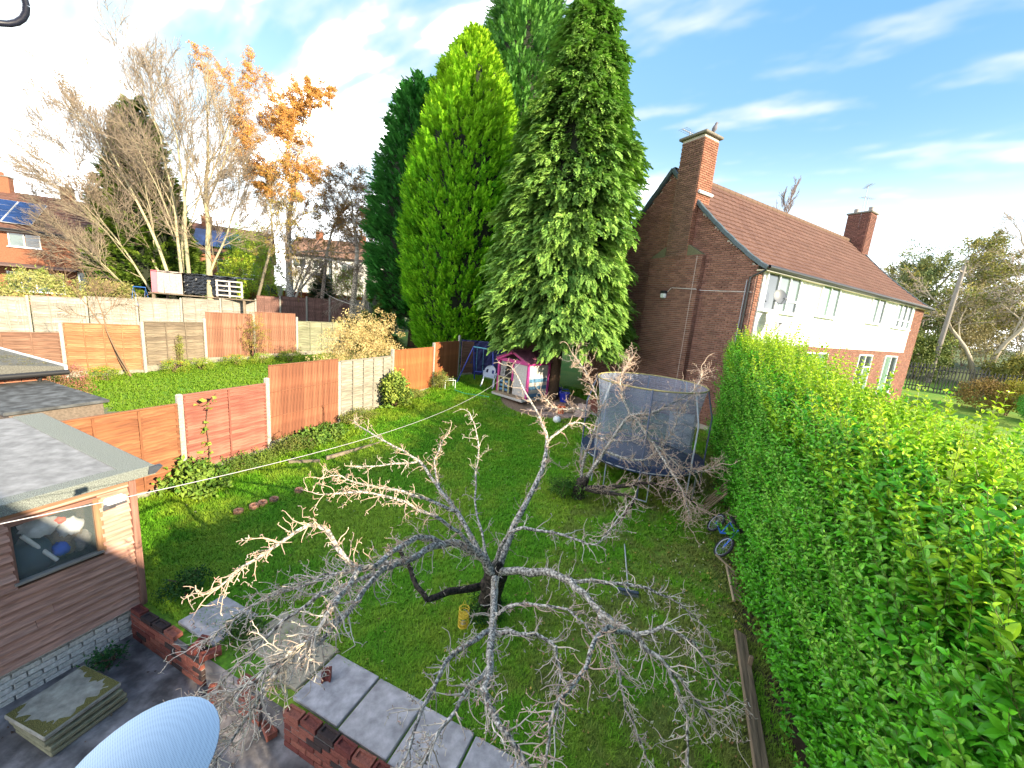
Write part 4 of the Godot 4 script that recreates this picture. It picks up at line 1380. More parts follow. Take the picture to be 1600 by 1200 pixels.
	for k in [-1, 1]:
		put(tbl, "leg", bx(V(0.12, 0.9, 0.4), 0.01), mats["roof_stone"], V(0.32 * k, 0.45, 0))
	for e in [[-11.6, -10.8, "grey stepping slab in the middle of the next lawn"], [-12.6, -10.9, "grey stepping slab by the brick outbuilding"]]:
		var sl := thing("stepping_slab", e[2], "paving slab", P(e[0], e[1], 0.02), Basis(Vector3.UP, 0.4), "stepping slabs of the next lawn")
		put(sl, "slab", bx(V(1.1, 0.05, 0.5), 0.01), M("slab_green", Color(0.2, 0.21, 0.14), 0.9, "blotch", 1.0, 0.3))

# ---------- houses, den and trees beyond the far fence on the left ----------
func far_left() -> void:
	rng.seed = 71
	var white := M("frame_white", Color(0.78, 0.79, 0.80), 0.4)
	var gl := M("glass_dark", Color(0.035, 0.045, 0.05), 0.06)
	gl.metallic_specular = 0.9
	var gl2 := M("glass_curtain", Color(0.085, 0.12, 0.115), 0.1)
	gl2.metallic_specular = 0.9
	var hb := Basis(Vector3.UP, deg_to_rad(29.0))
	var brick := M("left_brick", Color(0.32, 0.125, 0.065), 0.9, "fine", 1.6, 0.5)
	var at := V(-44.0, 2.15, -21.6)
	var H1 := far_house("brick_house", "red brick house with solar panels on its roof at the left edge", at, hb, 19.0, 7.6, 4.85, 7.6, brick, [Color(0.16, 0.075, 0.055), Color(0.23, 0.11, 0.08)], [[10.6, 3.7, 1.5, 0.95, [[0, 0.5, 0], [0.5, 1, 0]]], [14.1, 3.75, 1.4, 0.95, [[0, 1, 0.7]]], [10.3, 0.75, 2.7, 1.3, [[0, 0.25, 0], [0.25, 0.5, 0], [0.5, 0.75, 0], [0.75, 1, 0]]], [13.75, 0.5, 1.6, 1.9, [[0, 0.4, 0], [0.4, 1, 0.72]]]], [gl2, gl], white, 260)
	chimney(H1, V(9.1, 7.3, -3.8), V(0.8, 1.3, 0.6), brick, 1)
	chimney(H1, V(12.35, 7.3, -3.8), V(0.6, 1.2, 0.6), brick, 1)
	put(H1, "canopy", bx(V(8.0, 0.09, 1.5), 0.02), M("canopy_brown", Color(0.14, 0.09, 0.08), 0.8), V(10.2, 2.48, 0.8), Basis(Vector3.RIGHT, 0.12))
	for k in 3:
		put(H1, "canopy_post", bx(V(0.1, 2.2, 0.1)), white, V(6.0 + k * 4.2, 1.1, 1.7))
	# solar panels, each of 2 x 3 framed modules
	var sp := M("solar_blue", Color(0.012, 0.03, 0.12), 0.12)
	sp.metallic_specular = 0.9
	var pitch_ := atan2(2.75, 3.8)
	for c in 2:
		var arr := thing("solar_array", ["blue solar panel array at the very left edge of the roof", "blue solar panel array on the middle of the left roof"][c], "solar panel", at + hb * V(8.93 + c * 1.42, 5.12, -0.12), hb * Basis(Vector3.RIGHT, -(PI / 2 - pitch_)), "solar panels on the left house")
		put(arr, "frame", bx(V(1.38, 2.9, 0.03)), M("alu", Color(0.55, 0.57, 0.6), 0.35), V(0.69, 1.45, 0.13))
		for r in 4:
			put(arr, "module", bx(V(1.33, 0.69, 0.02), 0.004), sp, V(0.69, 0.365 + r * 0.72, 0.15))
	# second house behind, with dark solar roof
	var H2 := far_house("brick_house", "brick house with dark solar roof half hidden behind the bare trees", V(-37.5, 2.9, -38.5), hb, 11.0, 7.5, 5.0, 8.0, M("left_brick2", Color(0.36, 0.14, 0.08), 0.9, "fine", 1.6, 0.5), [Color(0.20, 0.09, 0.06)], [[6.3, 3.0, 1.3, 1.3, [[0, 1, 0.7]]], [8.5, 3.0, 1.6, 1.3, [[0, 0.5, 0], [0.5, 1, 0]]], [6.2, 0.6, 2.0, 1.4, [[0, 0.5, 0], [0.5, 1, 0]]]], [gl, gl2], white)
	chimney(H2, V(5, 7.7, -3.7), V(0.9, 1.1, 0.6), brick, 2)
	var sv := thing("solar_array", "dark solar panels on the roof behind the den", "solar panel", V(-37.5, 2.9, -38.5) + hb * V(4.2, 5.3, -0.05), hb * Basis(Vector3.RIGHT, -(PI / 2 - pitch_)), "")
	for q in 4:
		put(sv, "module", bx(V(1.0, 3.2, 0.03), 0.004), sp, V(0.5 + q * 1.03, 1.7, 0.18))
	var wr := M("render_white", Color(0.72, 0.71, 0.68), 0.85, "fine", 0.8, 0.2)
	var far := [["white rendered house with brown roof between the birch trunks", -33.5, -56.5, 12.0], ["white rendered house with brown roof behind the twin trunks", -27.0, -55.5, 16.0]]
	var tones := [Color(0.27, 0.15, 0.10), Color(0.23, 0.125, 0.09)]
	for k in 2:
		var e: Array = far[k]
		var hh := far_house("white_house", e[0], V(e[1], hgt(e[1], e[2]) + 0.6, e[2] - k), Basis(Vector3.UP, deg_to_rad(6.0)), e[3] * 0.5 if k == 0 else e[3], 8.0, 5.0, 7.8, wr, [tones[k]], [[0.8, 3.2, 1.8, 1.2, [[0, 0.5, 0], [0.5, 1, 0]]], [3.6, 3.2, 1.5, 1.2, [[0, 0.5, 0], [0.5, 1, 0]]]] if k == 0 else [[1.2, 3.0, 1.8, 1.2, [[0, 0.5, 0], [0.5, 1, 0]]], [5.0, 3.0, 1.8, 1.2, [[0, 0.5, 0], [0.5, 1, 0]]], [8.2, 3.0, 1.9, 1.2, [[0, 0.5, 0], [0.5, 1, 0]]], [12.0, 3.0, 1.9, 1.2, [[0, 0.5, 0], [0.5, 1, 0]]]], [gl2, gl], white)
		chimney(hh, V(3.0, 7.5, -4), V(0.9, 1.3, 0.6), brick, 2)
	# red fence of a garden further up, with a line of washing in front
	var rf := [P(-26.5, -36.2), P(-23.4, -36.4), P(-20.4, -36.6), P(-17.6, -36.8), P(-14.8, -37.0)]
	for k in 4:
		fence_panel(rf[k], rf[k + 1], 1.55, "close", [Color(0.40, 0.09, 0.045), Color(0.48, 0.13, 0.06)] if k < 3 else [Color(0.58, 0.18, 0.05), Color(0.62, 0.22, 0.07)], "red fence panel far up the slope, " + ["left of the washing", "behind the washing", "left of the birch trunk", "bright orange one right of the birch trunk"][k], "red fence far up the slope", "far_red%d" % (k / 3), 0.06, 0.35, 0)
	for k in 5:
		fence_post(rf[k], 2.1, "white post of the red fence far up the slope, " + ["at its left end", "left of the washing", "right of the washing", "right of the birch trunk", "at its right end"][k], "posts of the red fence", V(1, 0, 0), M("post_pale", Color(0.5, 0.46, 0.4)))
	var wl := thing("clothes_line", "line between the trees far up the slope from which the washing hangs", "washing line", V(-22.5, 4.95, -34.0))
	put(wl, "cord", tube_mesh([V(-1.5, 0, 0), V(0, -0.06, 0), V(2.2, 0, 0)], 0.012, 4), M("cord_grey", Color(0.3, 0.3, 0.3)))
	put(wl, "prop", tube_mesh([V(-1.5, -2.6, 0), V(-1.5, 0.05, 0)], 0.03, 5), mats["cord_grey"])
	put(wl, "prop", tube_mesh([V(2.2, -2.6, 0), V(2.2, 0.05, 0)], 0.03, 5), mats["cord_grey"])
	for k in 5:
		var ct := thing("hanging_garment", ["dark blue trousers, leftmost on the far washing line", "black top hanging second on the far washing line", "grey blue shirt in the middle of the far washing line", "navy trousers hanging fourth on the far washing line", "pale shirt, rightmost on the far washing line"][k], "laundry", V(-23.0 + k * 0.55, 4.9, -33.98), Basis(), "washing far up the slope")
		var cm := MB.new()
		var h := 0.75 + 0.12 * (k % 3)
		cm.hexa([V(-0.2, -h, -0.03), V(0.2, -h * 0.96, -0.01), V(0.2, -h * 0.96, 0.03), V(-0.2, -h, 0.01), V(-0.23, 0, -0.015), V(0.23, 0, -0.015), V(0.23, 0, 0.015), V(-0.23, 0, 0.015)])
		put(ct, "cloth", cm.done(M("garment_%d" % k, [Color(0.03, 0.04, 0.10), Color(0.02, 0.02, 0.025), Color(0.13, 0.17, 0.24), Color(0.03, 0.04, 0.09), Color(0.5, 0.5, 0.48)][k], 0.9)))
	# den on a platform
	var dn := thing("wooden_den", "children's den with black tarpaulin, pale boards and a pallet wall among the bare trunks", "den", V(-20.6, 1.65, -25.6), Basis(Vector3.UP, deg_to_rad(14.0)))
	var wood := M("den_wood", Color(0.28, 0.22, 0.16), 0.9, "wood", 1.0, 0.4, true)
	for k in 9:
		put(dn, "deck_board", bx(V(5.6, 0.05, 0.19), 0.004), wood, V(0.1, 2.0, -0.85 + k * 0.2), Basis(Vector3.UP, rr(-0.01, 0.01)))
	for x in [-2.5, 2.5]:
		for z in [-0.7, 0.7]:
			put(dn, "support", bx(V(0.12, 2.3, 0.12)), wood, V(x, 0.85, z))
	var pk := M("den_board_pale", Color(0.55, 0.46, 0.42), 0.8, "fine", 1.0, 0.2)
	for k in 5:
		put(dn, "wall_board", bx(V(0.32, 1.35, 0.03), 0.004), pk if k != 0 else M("den_board_pink", Color(0.5, 0.16, 0.2), 0.8), V(-2.35 + k * 0.33, 2.72, 0.8), Basis(Vector3.BACK, rr(-0.03, 0.03)))
	var tarp := M("tarp_black", Color(0.012, 0.014, 0.02), 0.25, "blotch", 1.2, 1.0)
	put(dn, "tarpaulin", crumple(2.9, 1.25, 77), tarp, V(0.65, 2.75, 0.72))
	put(dn, "tarpaulin", crumple(5.3, 1.7, 78), tarp, V(0.05, 3.38, 0.05), Basis(Vector3.RIGHT, -PI / 2 + 0.05))
	for k in 4:
		put(dn, "pallet_slat", bx(V(1.5, 0.09, 0.03), 0.004), M("pallet_grey", Color(0.42, 0.40, 0.38), 0.9), V(1.75, 2.2 + k * 0.3, 0.92))
	for k in 3:
		put(dn, "pallet_post", bx(V(0.1, 1.05, 0.06), 0.004), M("pallet_grey", Color(0.42, 0.40, 0.38), 0.9), V(1.05 + k * 0.7, 2.62, 0.86))
	var rp := thing("metal_climber", "blue metal play frame below the bare tree, left of the den", "climbing frame", P(-23.4, -23.6, 0.6))
	for x in [0.0, 0.75]:
		put(rp, "leg", tube_mesh([V(x - 0.15, 0, 0.2), V(x, 1.85, 0), V(x + 0.15, 0, -0.2)], 0.03, 6), M("blue_metal", Color(0.02, 0.12, 0.42), 0.4))
	put(rp, "top_bar", tube_mesh([V(0, 1.85, 0), V(0.75, 1.85, 0)], 0.03, 6), M("blue_metal", Color(0.02, 0.12, 0.42), 0.4))
	# hedges and shrubs
	var lf := clump_mesh(16, 0.22, 0.12, 0.05, 63)
	shrub("flowering_hedge", "long hedge with pale flowers on top of the far fence at the left", "hedge", P(-26.3, -21.3), V(2.6, 3.0, 1.6), 800, lf, Color(0.14, 0.20, 0.03), Color(0.42, 0.38, 0.14), "", 0.5)
	shrub("flowering_hedge", "rounded hedge end with pale flowers left of the den's conifer", "hedge", P(-24.8, -23.6), V(1.5, 2.7, 1.3), 420, lf, Color(0.15, 0.18, 0.04), Color(0.36, 0.30, 0.12), "", 0.5)
	shrub("laurel_tree", "bright green bushy tree right of the den", "tree", P(-22.9, -33.8), V(2.3, 6.6, 2.0), 1500, lf, Color(0.24, 0.46, 0.03), Color(0.60, 0.68, 0.06), "", 0.5, 0.5)
	shrub("laurel_tree", "mid green bushy tree behind the den's right end", "tree", P(-26.2, -36.6), V(1.6, 6.6, 1.6), 750, lf, Color(0.09, 0.22, 0.03), Color(0.22, 0.36, 0.04), "", 0.5, 0.5)
	shrub("garden_shrub", "yellow green rounded shrub behind the dark cone shrub", "shrub", P(-16.3, -37.0), V(1.6, 4.3, 1.5), 600, lf, Color(0.16, 0.27, 0.02), Color(0.36, 0.42, 0.03), "", 0.5)
	shrub("garden_shrub", "blue green shrub right of the white birch trunk", "shrub", P(-18.8, -37.2), V(1.3, 3.9, 1.3), 420, lf, Color(0.03, 0.10, 0.05), Color(0.08, 0.18, 0.06), "", 0.5)
	shrub("garden_shrub", "mid green shrub behind the twin trunks", "shrub", P(-11.6, -34.0), V(1.9, 3.6, 1.5), 600, lf, Color(0.12, 0.22, 0.02), Color(0.24, 0.34, 0.04), "", 0.5)
	var sp1 := [spray_mesh(0.32, 5, 0.15, 0.15, 91), 0]
	conifer("cone_shrub", "small dark green cone shaped conifer behind the thin leaning tree", P(-17.3, -34.3), 4.4, 1.25, [1.0, 0.85, 0.6, 0.3, 0.05], 170, 14, sp1, [Color(0.015, 0.05, 0.02), Color(0.04, 0.10, 0.03)], 0.4, 0.5)
	conifer("young_conifer", "small yellowish green fir beside the dark tall cypress", P(-8.5, -23.6), 3.7, 1.25, [1.0, 0.9, 0.65, 0.35, 0.05], 150, 18, sp1, [Color(0.05, 0.10, 0.015), Color(0.16, 0.24, 0.03)], -0.1, 0.6)

func crumple(w: float, h: float, sd: int) -> ArrayMesh:
	var n := FastNoiseLite.new()
	n.seed = sd
	n.frequency = 1.0
	var m := MB.new()
	var A := 26
	var B := 14
	var f := func(i, j): return V(w * (i / float(A) - 0.5), h * (j / float(B) - 0.5), 0.10 * n.get_noise_2d(i * 0.35, j * 0.5) + 0.05 * n.get_noise_2d(i * 1.1, j * 0.9))
	for i in A + 1:
		for j in B + 1:
			var p: Vector3 = f.call(i, j)
			var nx: Vector3 = f.call(i + 1, j)
			var ny: Vector3 = f.call(i, j + 1)
			m.vert(p, (nx - p).cross(ny - p).normalized(), Vector2(p.x, p.y))
	for i in A:
		for j in B:
			var k := i * (B + 1) + j
			m.i.append_array(PackedInt32Array([k, k + 1, k + B + 2, k, k + B + 2, k + B + 1]))
	return m.done(null)

# ---------- the brick and white house on the right ----------
func right_house() -> void:
	rng.seed = 91
	var f := V(0.85717, 0, -0.51504)
	var hb := Basis(f, Vector3.UP, f.cross(Vector3.UP))
	var at := V(7.69, 0, -13.14)
	var L := 16.9
	var D := 7.9
	var EV := 6.62
	var RG := 10.38
	var t := thing("brick_house", "two storey brick house with white clad front and tiled roof at the right", "house", at, hb)
	var mortar := M("gable_mortar", Color(0.56, 0.49, 0.42), 0.95, "blotch", 0.4, 0.3)
	# roof line of the gable: bell-cast eaves
	var line := func(z: float) -> float:
		var k := minf(z, D - z) / (D * 0.5)
		return EV - 0.1 + (RG - EV) * (0.80 * k + 0.20 * k * k)
	var w := MB.new()
	w.box(V(L / 2, 3.2, -D / 2), V(L, EV * 2 - 6.5, D))
	var n := 16
	for x in [0.0, L]:
		for k in n:
			var z0 := D * k / n
			var z1 := D * (k + 1) / n
			var a := V(x, EV - 0.2, -z0)
			var b := V(x, EV - 0.2, -z1)
			var c := V(x, line.call(z1), -z1)
			var d := V(x, line.call(z0), -z0)
			if x == 0.0:
				w.quad(d, c, b, a)
			else:
				w.quad(a, b, c, d)
	put(t, "wall", w.done(null), mortar)
	var c0 := Color(0.22, 0.095, 0.068)
	var c1 := Color(0.36, 0.17, 0.12)
	var breast := func(x: float, y: float) -> bool: return x > 1.95 and x < 4.28 and y < 7.15 - maxf(0.0, maxf(2.62 - x, x - 3.55)) * 0.25 and true
	var stack := func(x: float) -> bool: return x > 2.6 and x < 3.55
	bricks(t, V(-0.012, 0, 0), V(0, 0, -1), V(-1, 0, 0), D, 0.9, 10.4, func(x, y): return y < line.call(x) + 0.02 and not (breast.call(x, y)) and not stack.call(x), V(0, 6.0, -1.0), 300, c0, c1, "gable_brick")
	# chimney breast, shoulders and stack on the gable
	var cb := Node3D.new()
	cb.name = "chimney_breast"
	t.add_child(cb, true)
	put(cb, "core", bx(V(0.24, 6.1, 2.31)), mortar, V(-0.125, 4.0, -3.115))
	bricks(cb, V(-0.252, 0, -1.95), V(0, 0, -1), V(-1, 0, 0), 2.33, 0.9, 7.05, func(_x, _y): return true, V(-0.2, 6, -2), 120, c0, c1, "gable_brick")
	bricks(cb, V(0, 0, -1.942), V(-1, 0, 0), V(0, 0, 1), 0.26, 0.9, 7.05, func(_x, _y): return true, V(-0.2, 6, -2), 30, c0, c1, "gable_brick", 0.2)
	for q in [[-2.28, 0.66], [-3.92, 0.72]]:
		var sh := MB.new()
		var up_left: bool = q[0] < -3
		var h0 := 0.0 if up_left else 0.42
		var h1 := 0.42 if up_left else 0.0
		var zz: float = q[1] / 2
		sh.hexa([V(-0.26, 7.0, q[0] - zz), V(0, 7.0, q[0] - zz), V(0, 7.0, q[0] + zz), V(-0.26, 7.0, q[0] + zz), V(-0.26, 7.06 + h1 * 0 + (0.0 if up_left else 0.4), q[0] - zz), V(0, 7.06 + (0.0 if up_left else 0.4), q[0] - zz), V(0, 7.06 + (0.4 if up_left else 0.0), q[0] + zz), V(-0.26, 7.06 + (0.4 if up_left else 0.0), q[0] + zz)])
		put(cb, "shoulder", sh.done(M("shoulder_moss", Color(0.17, 0.16, 0.09), 0.95, "fine", 2.0, 0.5)))
	var st := Node3D.new()
	st.name = "chimney"
	t.add_child(st, true)
	put(st, "core", bx(V(0.82, 4.3, 0.92)), mortar, V(0.15, 9.1, -3.08))
	bricks(st, V(-0.268, 0, -2.62), V(0, 0, -1), V(-1, 0, 0), 0.92, 6.95, 11.2, func(_x, _y): return true, V(-0.2, 9, -3), 160, c0.lerp(Color(0.08, 0.07, 0.05), 0.35), c1.lerp(Color(0.1, 0.08, 0.06), 0.3), "stack_brick")
	bricks(st, V(0.56, 0, -2.612), V(-1, 0, 0), V(0, 0, 1), 0.84, 6.95, 11.2, func(_x, _y): return true, V(-0.2, 9, -3), 140, Color(0.26, 0.10, 0.06), Color(0.36, 0.16, 0.10), "stack_side")
	put(st, "cap", bx(V(1.05, 0.09, 1.15), 0.02), M("concrete_old", Color(0.22, 0.2, 0.17), 0.95, "fine", 1.2, 0.5), V(0.15, 11.3, -3.08))
	put(st, "lead_flashing", bx(V(0.84, 0.1, 0.12), 0.02), M("lead_pale", Color(0.5, 0.5, 0.52), 0.5), V(0.2, 9.32, -2.55), Basis(Vector3.RIGHT, 0.7))
	var bird := thing("perched_bird", "grey bird perched on the near chimney's cap", "bird", at + hb * V(0.1, 11.345, -2.6), hb * Basis(Vector3.UP, 0.6))
	var bm := MB.new()
	bm.lathe([[0.001, 0.0], [0.05, 0.04], [0.085, 0.13], [0.08, 0.2], [0.045, 0.27], [0.05, 0.31], [0.04, 0.35], [0.001, 0.37]], 12)
	put(bird, "body", bm.done(M("bird_grey", Color(0.13, 0.12, 0.14), 0.8)), null, Vector3.ZERO, Basis(Vector3.RIGHT, 0.25))
	put(bird, "tail", bx(V(0.05, 0.02, 0.16), 0.005), M("bird_grey", Color(0.13, 0.12, 0.14), 0.8), V(0, 0.05, -0.1), Basis(Vector3.RIGHT, 0.5))
	put(bird, "beak", bx(V(0.012, 0.012, 0.04), 0.003), M("beak", Color(0.1, 0.08, 0.05), 0.6), V(0, 0.32, 0.135))
	# roof with single tiles
	var prof := []
	var back := []
	for k in 18:
		var z := lerpf(-0.32, D * 0.5, k / 17.0)
		var kk := maxf(z, 0.0) / (D * 0.5)
		var y := EV + 0.02 + (RG - EV) * (0.80 * kk + 0.20 * kk * kk) + minf(z, 0.0) * 0.55
		prof.append(Vector2(-z, y))
		back.append(Vector2(-D + z, y))
	roof_tiles(t, -0.1, L + 0.1, prof, 0.3, 300, V(3, 8, 0), Color(0.135, 0.062, 0.046), Color(0.18, 0.09, 0.068), "right_roof")
	var dk := MB.new()
	for k in 17:
		dk.quad(V(-0.1, back[k].y, back[k].x), V(L + 0.1, back[k].y, back[k].x), V(L + 0.1, back[k + 1].y, back[k + 1].x), V(-0.1, back[k + 1].y, back[k + 1].x))
		dk.quad(V(-0.1, prof[k].y - 0.04, prof[k].x), V(L + 0.1, prof[k].y - 0.04, prof[k].x), V(L + 0.1, prof[k + 1].y - 0.04, prof[k + 1].x), V(-0.1, prof[k + 1].y - 0.04, prof[k + 1].x))
	put(t, "roof_back", dk.done(M("roof_back", Color(0.15, 0.07, 0.05), 0.9, "fine", 1.0, 0.5)))
	var slate := M("verge_slate", Color(0.075, 0.105, 0.125), 0.55, "fine", 2.0, 0.3)
	for xx in [-0.09, L + 0.09]:
		for side in 2:
			for k in 17:
				var a: Vector2 = (prof if side == 0 else back)[k]
				var b: Vector2 = (prof if side == 0 else back)[k + 1]
				var d := V(0, b.y - a.y, b.x - a.x)
				var yb := d.normalized()
				put(t, "verge_tile", bx(V(0.14, d.length() + 0.03, 0.13), 0.012), slate, V(xx, (a.y + b.y) / 2 + 0.02 + 0.012 * (k % 2), (a.x + b.x) / 2), Basis(Vector3.RIGHT, yb, Vector3.RIGHT.cross(yb)))
	for k in int(L / 0.45):
		var rm := MB.new()
		rm.tube([V(-0.225, 0, 0), V(0.222, 0, 0)], [0.13, 0.125], 10)
		if not shapes.has("ridge"):
			shapes["ridge"] = rm.done(null)
		put(t, "ridge_tile", shapes["ridge"], M("ridge_tile", Color(0.16, 0.095, 0.065), 0.9, "fine", 2.0, 0.5), V(0.2 + k * 0.452, RG + 0.02, -D / 2))
	# eaves
	put(t, "soffit", bx(V(L + 0.1, 0.04, 0.3)), M("cream_paint", Color(0.58, 0.50, 0.36), 0.7), V(L / 2, EV - 0.2, 0.13))
	put(t, "fascia", bx(V(L + 0.1, 0.18, 0.03)), M("fascia_grey", Color(0.3, 0.29, 0.27), 0.6), V(L / 2, EV - 0.14, 0.29))
	put(t, "gutter", tube_mesh([V(-0.1, EV - 0.12, 0.37), V(L + 0.1, EV - 0.15, 0.37)], 0.065, 8), M("gutter_black", Color(0.02, 0.02, 0.022), 0.4))
	put(t, "downpipe", tube_mesh([V(0.0, EV - 0.14, 0.34), V(-0.06, EV - 0.3, 0.1), V(-0.07, EV - 0.42, -0.17), V(-0.07, 0.8, -0.17)], 0.04, 8), M("gutter_black", Color(0.02, 0.02, 0.022), 0.4))
	put(t, "grey_pipe", tube_mesh([V(-0.05, EV - 0.5, -0.27), V(-0.05, 0.8, -0.27)], 0.02, 6), M("pipe_grey", Color(0.3, 0.3, 0.34), 0.5))
	put(t, "render_stain_pipe", tube_mesh([V(-0.275, 7.0, -2.12), V(-0.275, 1.0, -2.12)], 0.012, 6), M("pipe_pale", Color(0.5, 0.42, 0.38), 0.6))
	put(t, "conduit", tube_mesh([V(-0.275, 5.86, -3.0), V(-0.275, 5.80, -1.95), V(-0.03, 5.78, -1.9), V(-0.03, 5.72, -0.05)], 0.012, 6), M("conduit_white", Color(0.62, 0.6, 0.58), 0.5))
	var fl := thing("floodlight", "black and white floodlight on the brick gable of the right house", "floodlight", at + hb * V(-0.26, 5.55, -3.28), hb)
	put(fl, "hood", bx(V(0.2, 0.1, 0.22), 0.02), M("plastic_black", Color(0.015, 0.016, 0.02), 0.4), V(-0.1, 0.14, 0))
	put(fl, "lens", bx(V(0.16, 0.2, 0.2), 0.03), M("lens_white", Color(0.66, 0.68, 0.68), 0.3), V(-0.1, 0.0, 0))
	put(fl, "arm", tube_mesh([V(0, 0.1, 0.05), V(-0.06, 0.3, 0.28)], 0.012, 6), M("conduit_white", Color(0.62, 0.6, 0.58)))
	# white cladding, brick piers and ground floor
	put(t, "white_cladding", bx(V(15.0, 2.4, 0.07), 0.01), M("cladding_white", Color(0.80, 0.80, 0.79), 0.7, "fine", 0.6, 0.1), V(7.78, 5.25, 0.04))
	for q in [[0.0, 0.27, 0.0], [15.3, 1.6, 0.0]]:
		bricks(t, V(q[0], 0, 0.012), V(1, 0, 0), V(0, 0, 1), q[1], 4.0, 6.4, func(_x, _y): return true, V(q[0], 6, 0), 60, Color(0.20, 0.078, 0.052), Color(0.28, 0.12, 0.08), "front_brick", 0.225 if q[1] > 1 else 0.24)
	bricks(t, V(0, 0, 0.012), V(1, 0, 0), V(0, 0, 1), L, 1.2, 4.05, func(x, y): return not (x > 9.6 and x < 11.3 and y > 1.8 and y < 3.85) and not (x > 12.9 and x < 14.7 and y > 1.8 and y < 3.85) and not (x > 4.4 and x < 6.4 and y > 1.8 and y < 3.85), V(11, 4, 0), 200, Color(0.20, 0.078, 0.052), Color(0.28, 0.12, 0.08), "front_brick")
	var white := M("frame_white", Color(0.78, 0.79, 0.80), 0.4)
	var gl := M("glass_dark", Color(0.035, 0.045, 0.05), 0.06)
	var gb2 := M("glass_blind", Color(0.13, 0.21, 0.17), 0.12)
	gb2.metallic_specular = 0.9
	var gc := M("glass_curtain", Color(0.085, 0.12, 0.115), 0.1)
	window(t, V(0.42, 5.18, 0.1), Basis(), 2.3, 1.3, [[0, 0.36, 0], [0.36, 0.68, 0], [0.68, 1, 0.33]], white, [gl, gc, gl, gc])
	window(t, V(4.42, 5.26, 0.1), Basis(), 1.6, 1.22, [[0, 0.5, 0], [0.5, 1, 0]], white, [gb2, gc])
	window(t, V(9.4, 5.3, 0.1), Basis(), 1.6, 1.15, [[0, 0.5, 0], [0.5, 1, 0]], white, [gc, gl])
	window(t, V(12.55, 5.26, 0.1), Basis(), 2.2, 1.2, [[0, 0.33, 0.33], [0.33, 0.66, 0.33], [0.66, 1, 0.33]], white, [gl, gc, gl])
	window(t, V(4.4, 1.85, 0.03), Basis(), 2.0, 2.0, [[0, 0.5, 0], [0.5, 1, 0]], white, [gl, gc])
	window(t, V(9.65, 1.85, 0.03), Basis(), 1.6, 2.0, [[0, 0.5, 0], [0.5, 1, 0.7]], white, [gl, gb2])
	window(t, V(12.95, 1.85, 0.03), Basis(), 1.7, 2.0, [[0, 0.5, 0], [0.5, 1, 0]], white, [gb2, gl])
	# far chimney
	put(t, "far_chimney", bx(V(0.9, 4.4, 1.1)), M("far_stack", Color(0.19, 0.075, 0.055), 0.9, "fine", 2.5, 0.6), V(L + 0.0, 9.75, -D / 2 + 0.2))
	for q in [[V(L - 0.458, 0, -D / 2 + 0.75), V(0, 0, -1), V(-1, 0, 0), 1.1], [V(L - 0.45, 0, -D / 2 + 0.758), V(1, 0, 0), V(0, 0, 1), 0.9]]:
		bricks(t, q[0], q[1], q[2], q[3], 8.2, 11.9, func(_x, _y): return true, V(L, 10, 0), 0, Color(0.15, 0.062, 0.048), Color(0.24, 0.10, 0.075), "far_stack_brick")
	put(t, "far_chimney_cap", bx(V(1.05, 0.09, 1.25), 0.02), mats["concrete_old"], V(L + 0.0, 11.99, -D / 2 + 0.2))
	for k in 2:
		var p := MB.new()
		p.lathe([[0.12, 0.0], [0.11, 0.25], [0.13, 0.3], [0.1, 0.31], [0.09, 0.1]], 10)
		put(t, "far_chimney_pot", p.done(M("pot_grey", Color(0.2, 0.18, 0.17), 0.8)), null, V(L, 12.03, -D / 2 - 0.15 + k * 0.7))
	var am := M("aerial_grey", Color(0.25, 0.25, 0.27), 0.5)
	aerial("thin television aerial left of the bird on the near chimney", at + hb * V(0.0, 11.34, -3.5), 0.6, 0.32, am)
	aerial("tall television aerial on the left side of the far chimney", at + hb * V(L - 0.45, 11.2, -D / 2 + 0.3), 1.2, 2.3, am)
	aerial("small television aerial on the right side of the far chimney", at + hb * V(L + 0.2, 12.0, -D / 2 + 0.2), 0.2, 1.0, am)
	var pale := M("dish_pale", Color(0.50, 0.47, 0.42), 0.6)
	var dark := M("dish_dark", Color(0.12, 0.13, 0.15), 0.5)
	wall_dish("pale satellite dish on the white cladding below the first window", at + hb * V(0.85, 4.83, 0.3), hb * Basis(Vector3.UP, -0.35), 0.33, pale, dark)
	wall_dish("dark mesh satellite dish in front of the first upstairs window", at + hb * V(0.8, 5.62, 0.4), hb * Basis(Vector3.UP, -0.5), 0.25, dark, dark)
	put(t, "cable", tube_mesh([V(14.9, 5.0, 0.1), V(14.6, 4.6, 0.1), V(14.75, 4.2, 0.1)], 0.012, 4), mats["pipe_grey"])

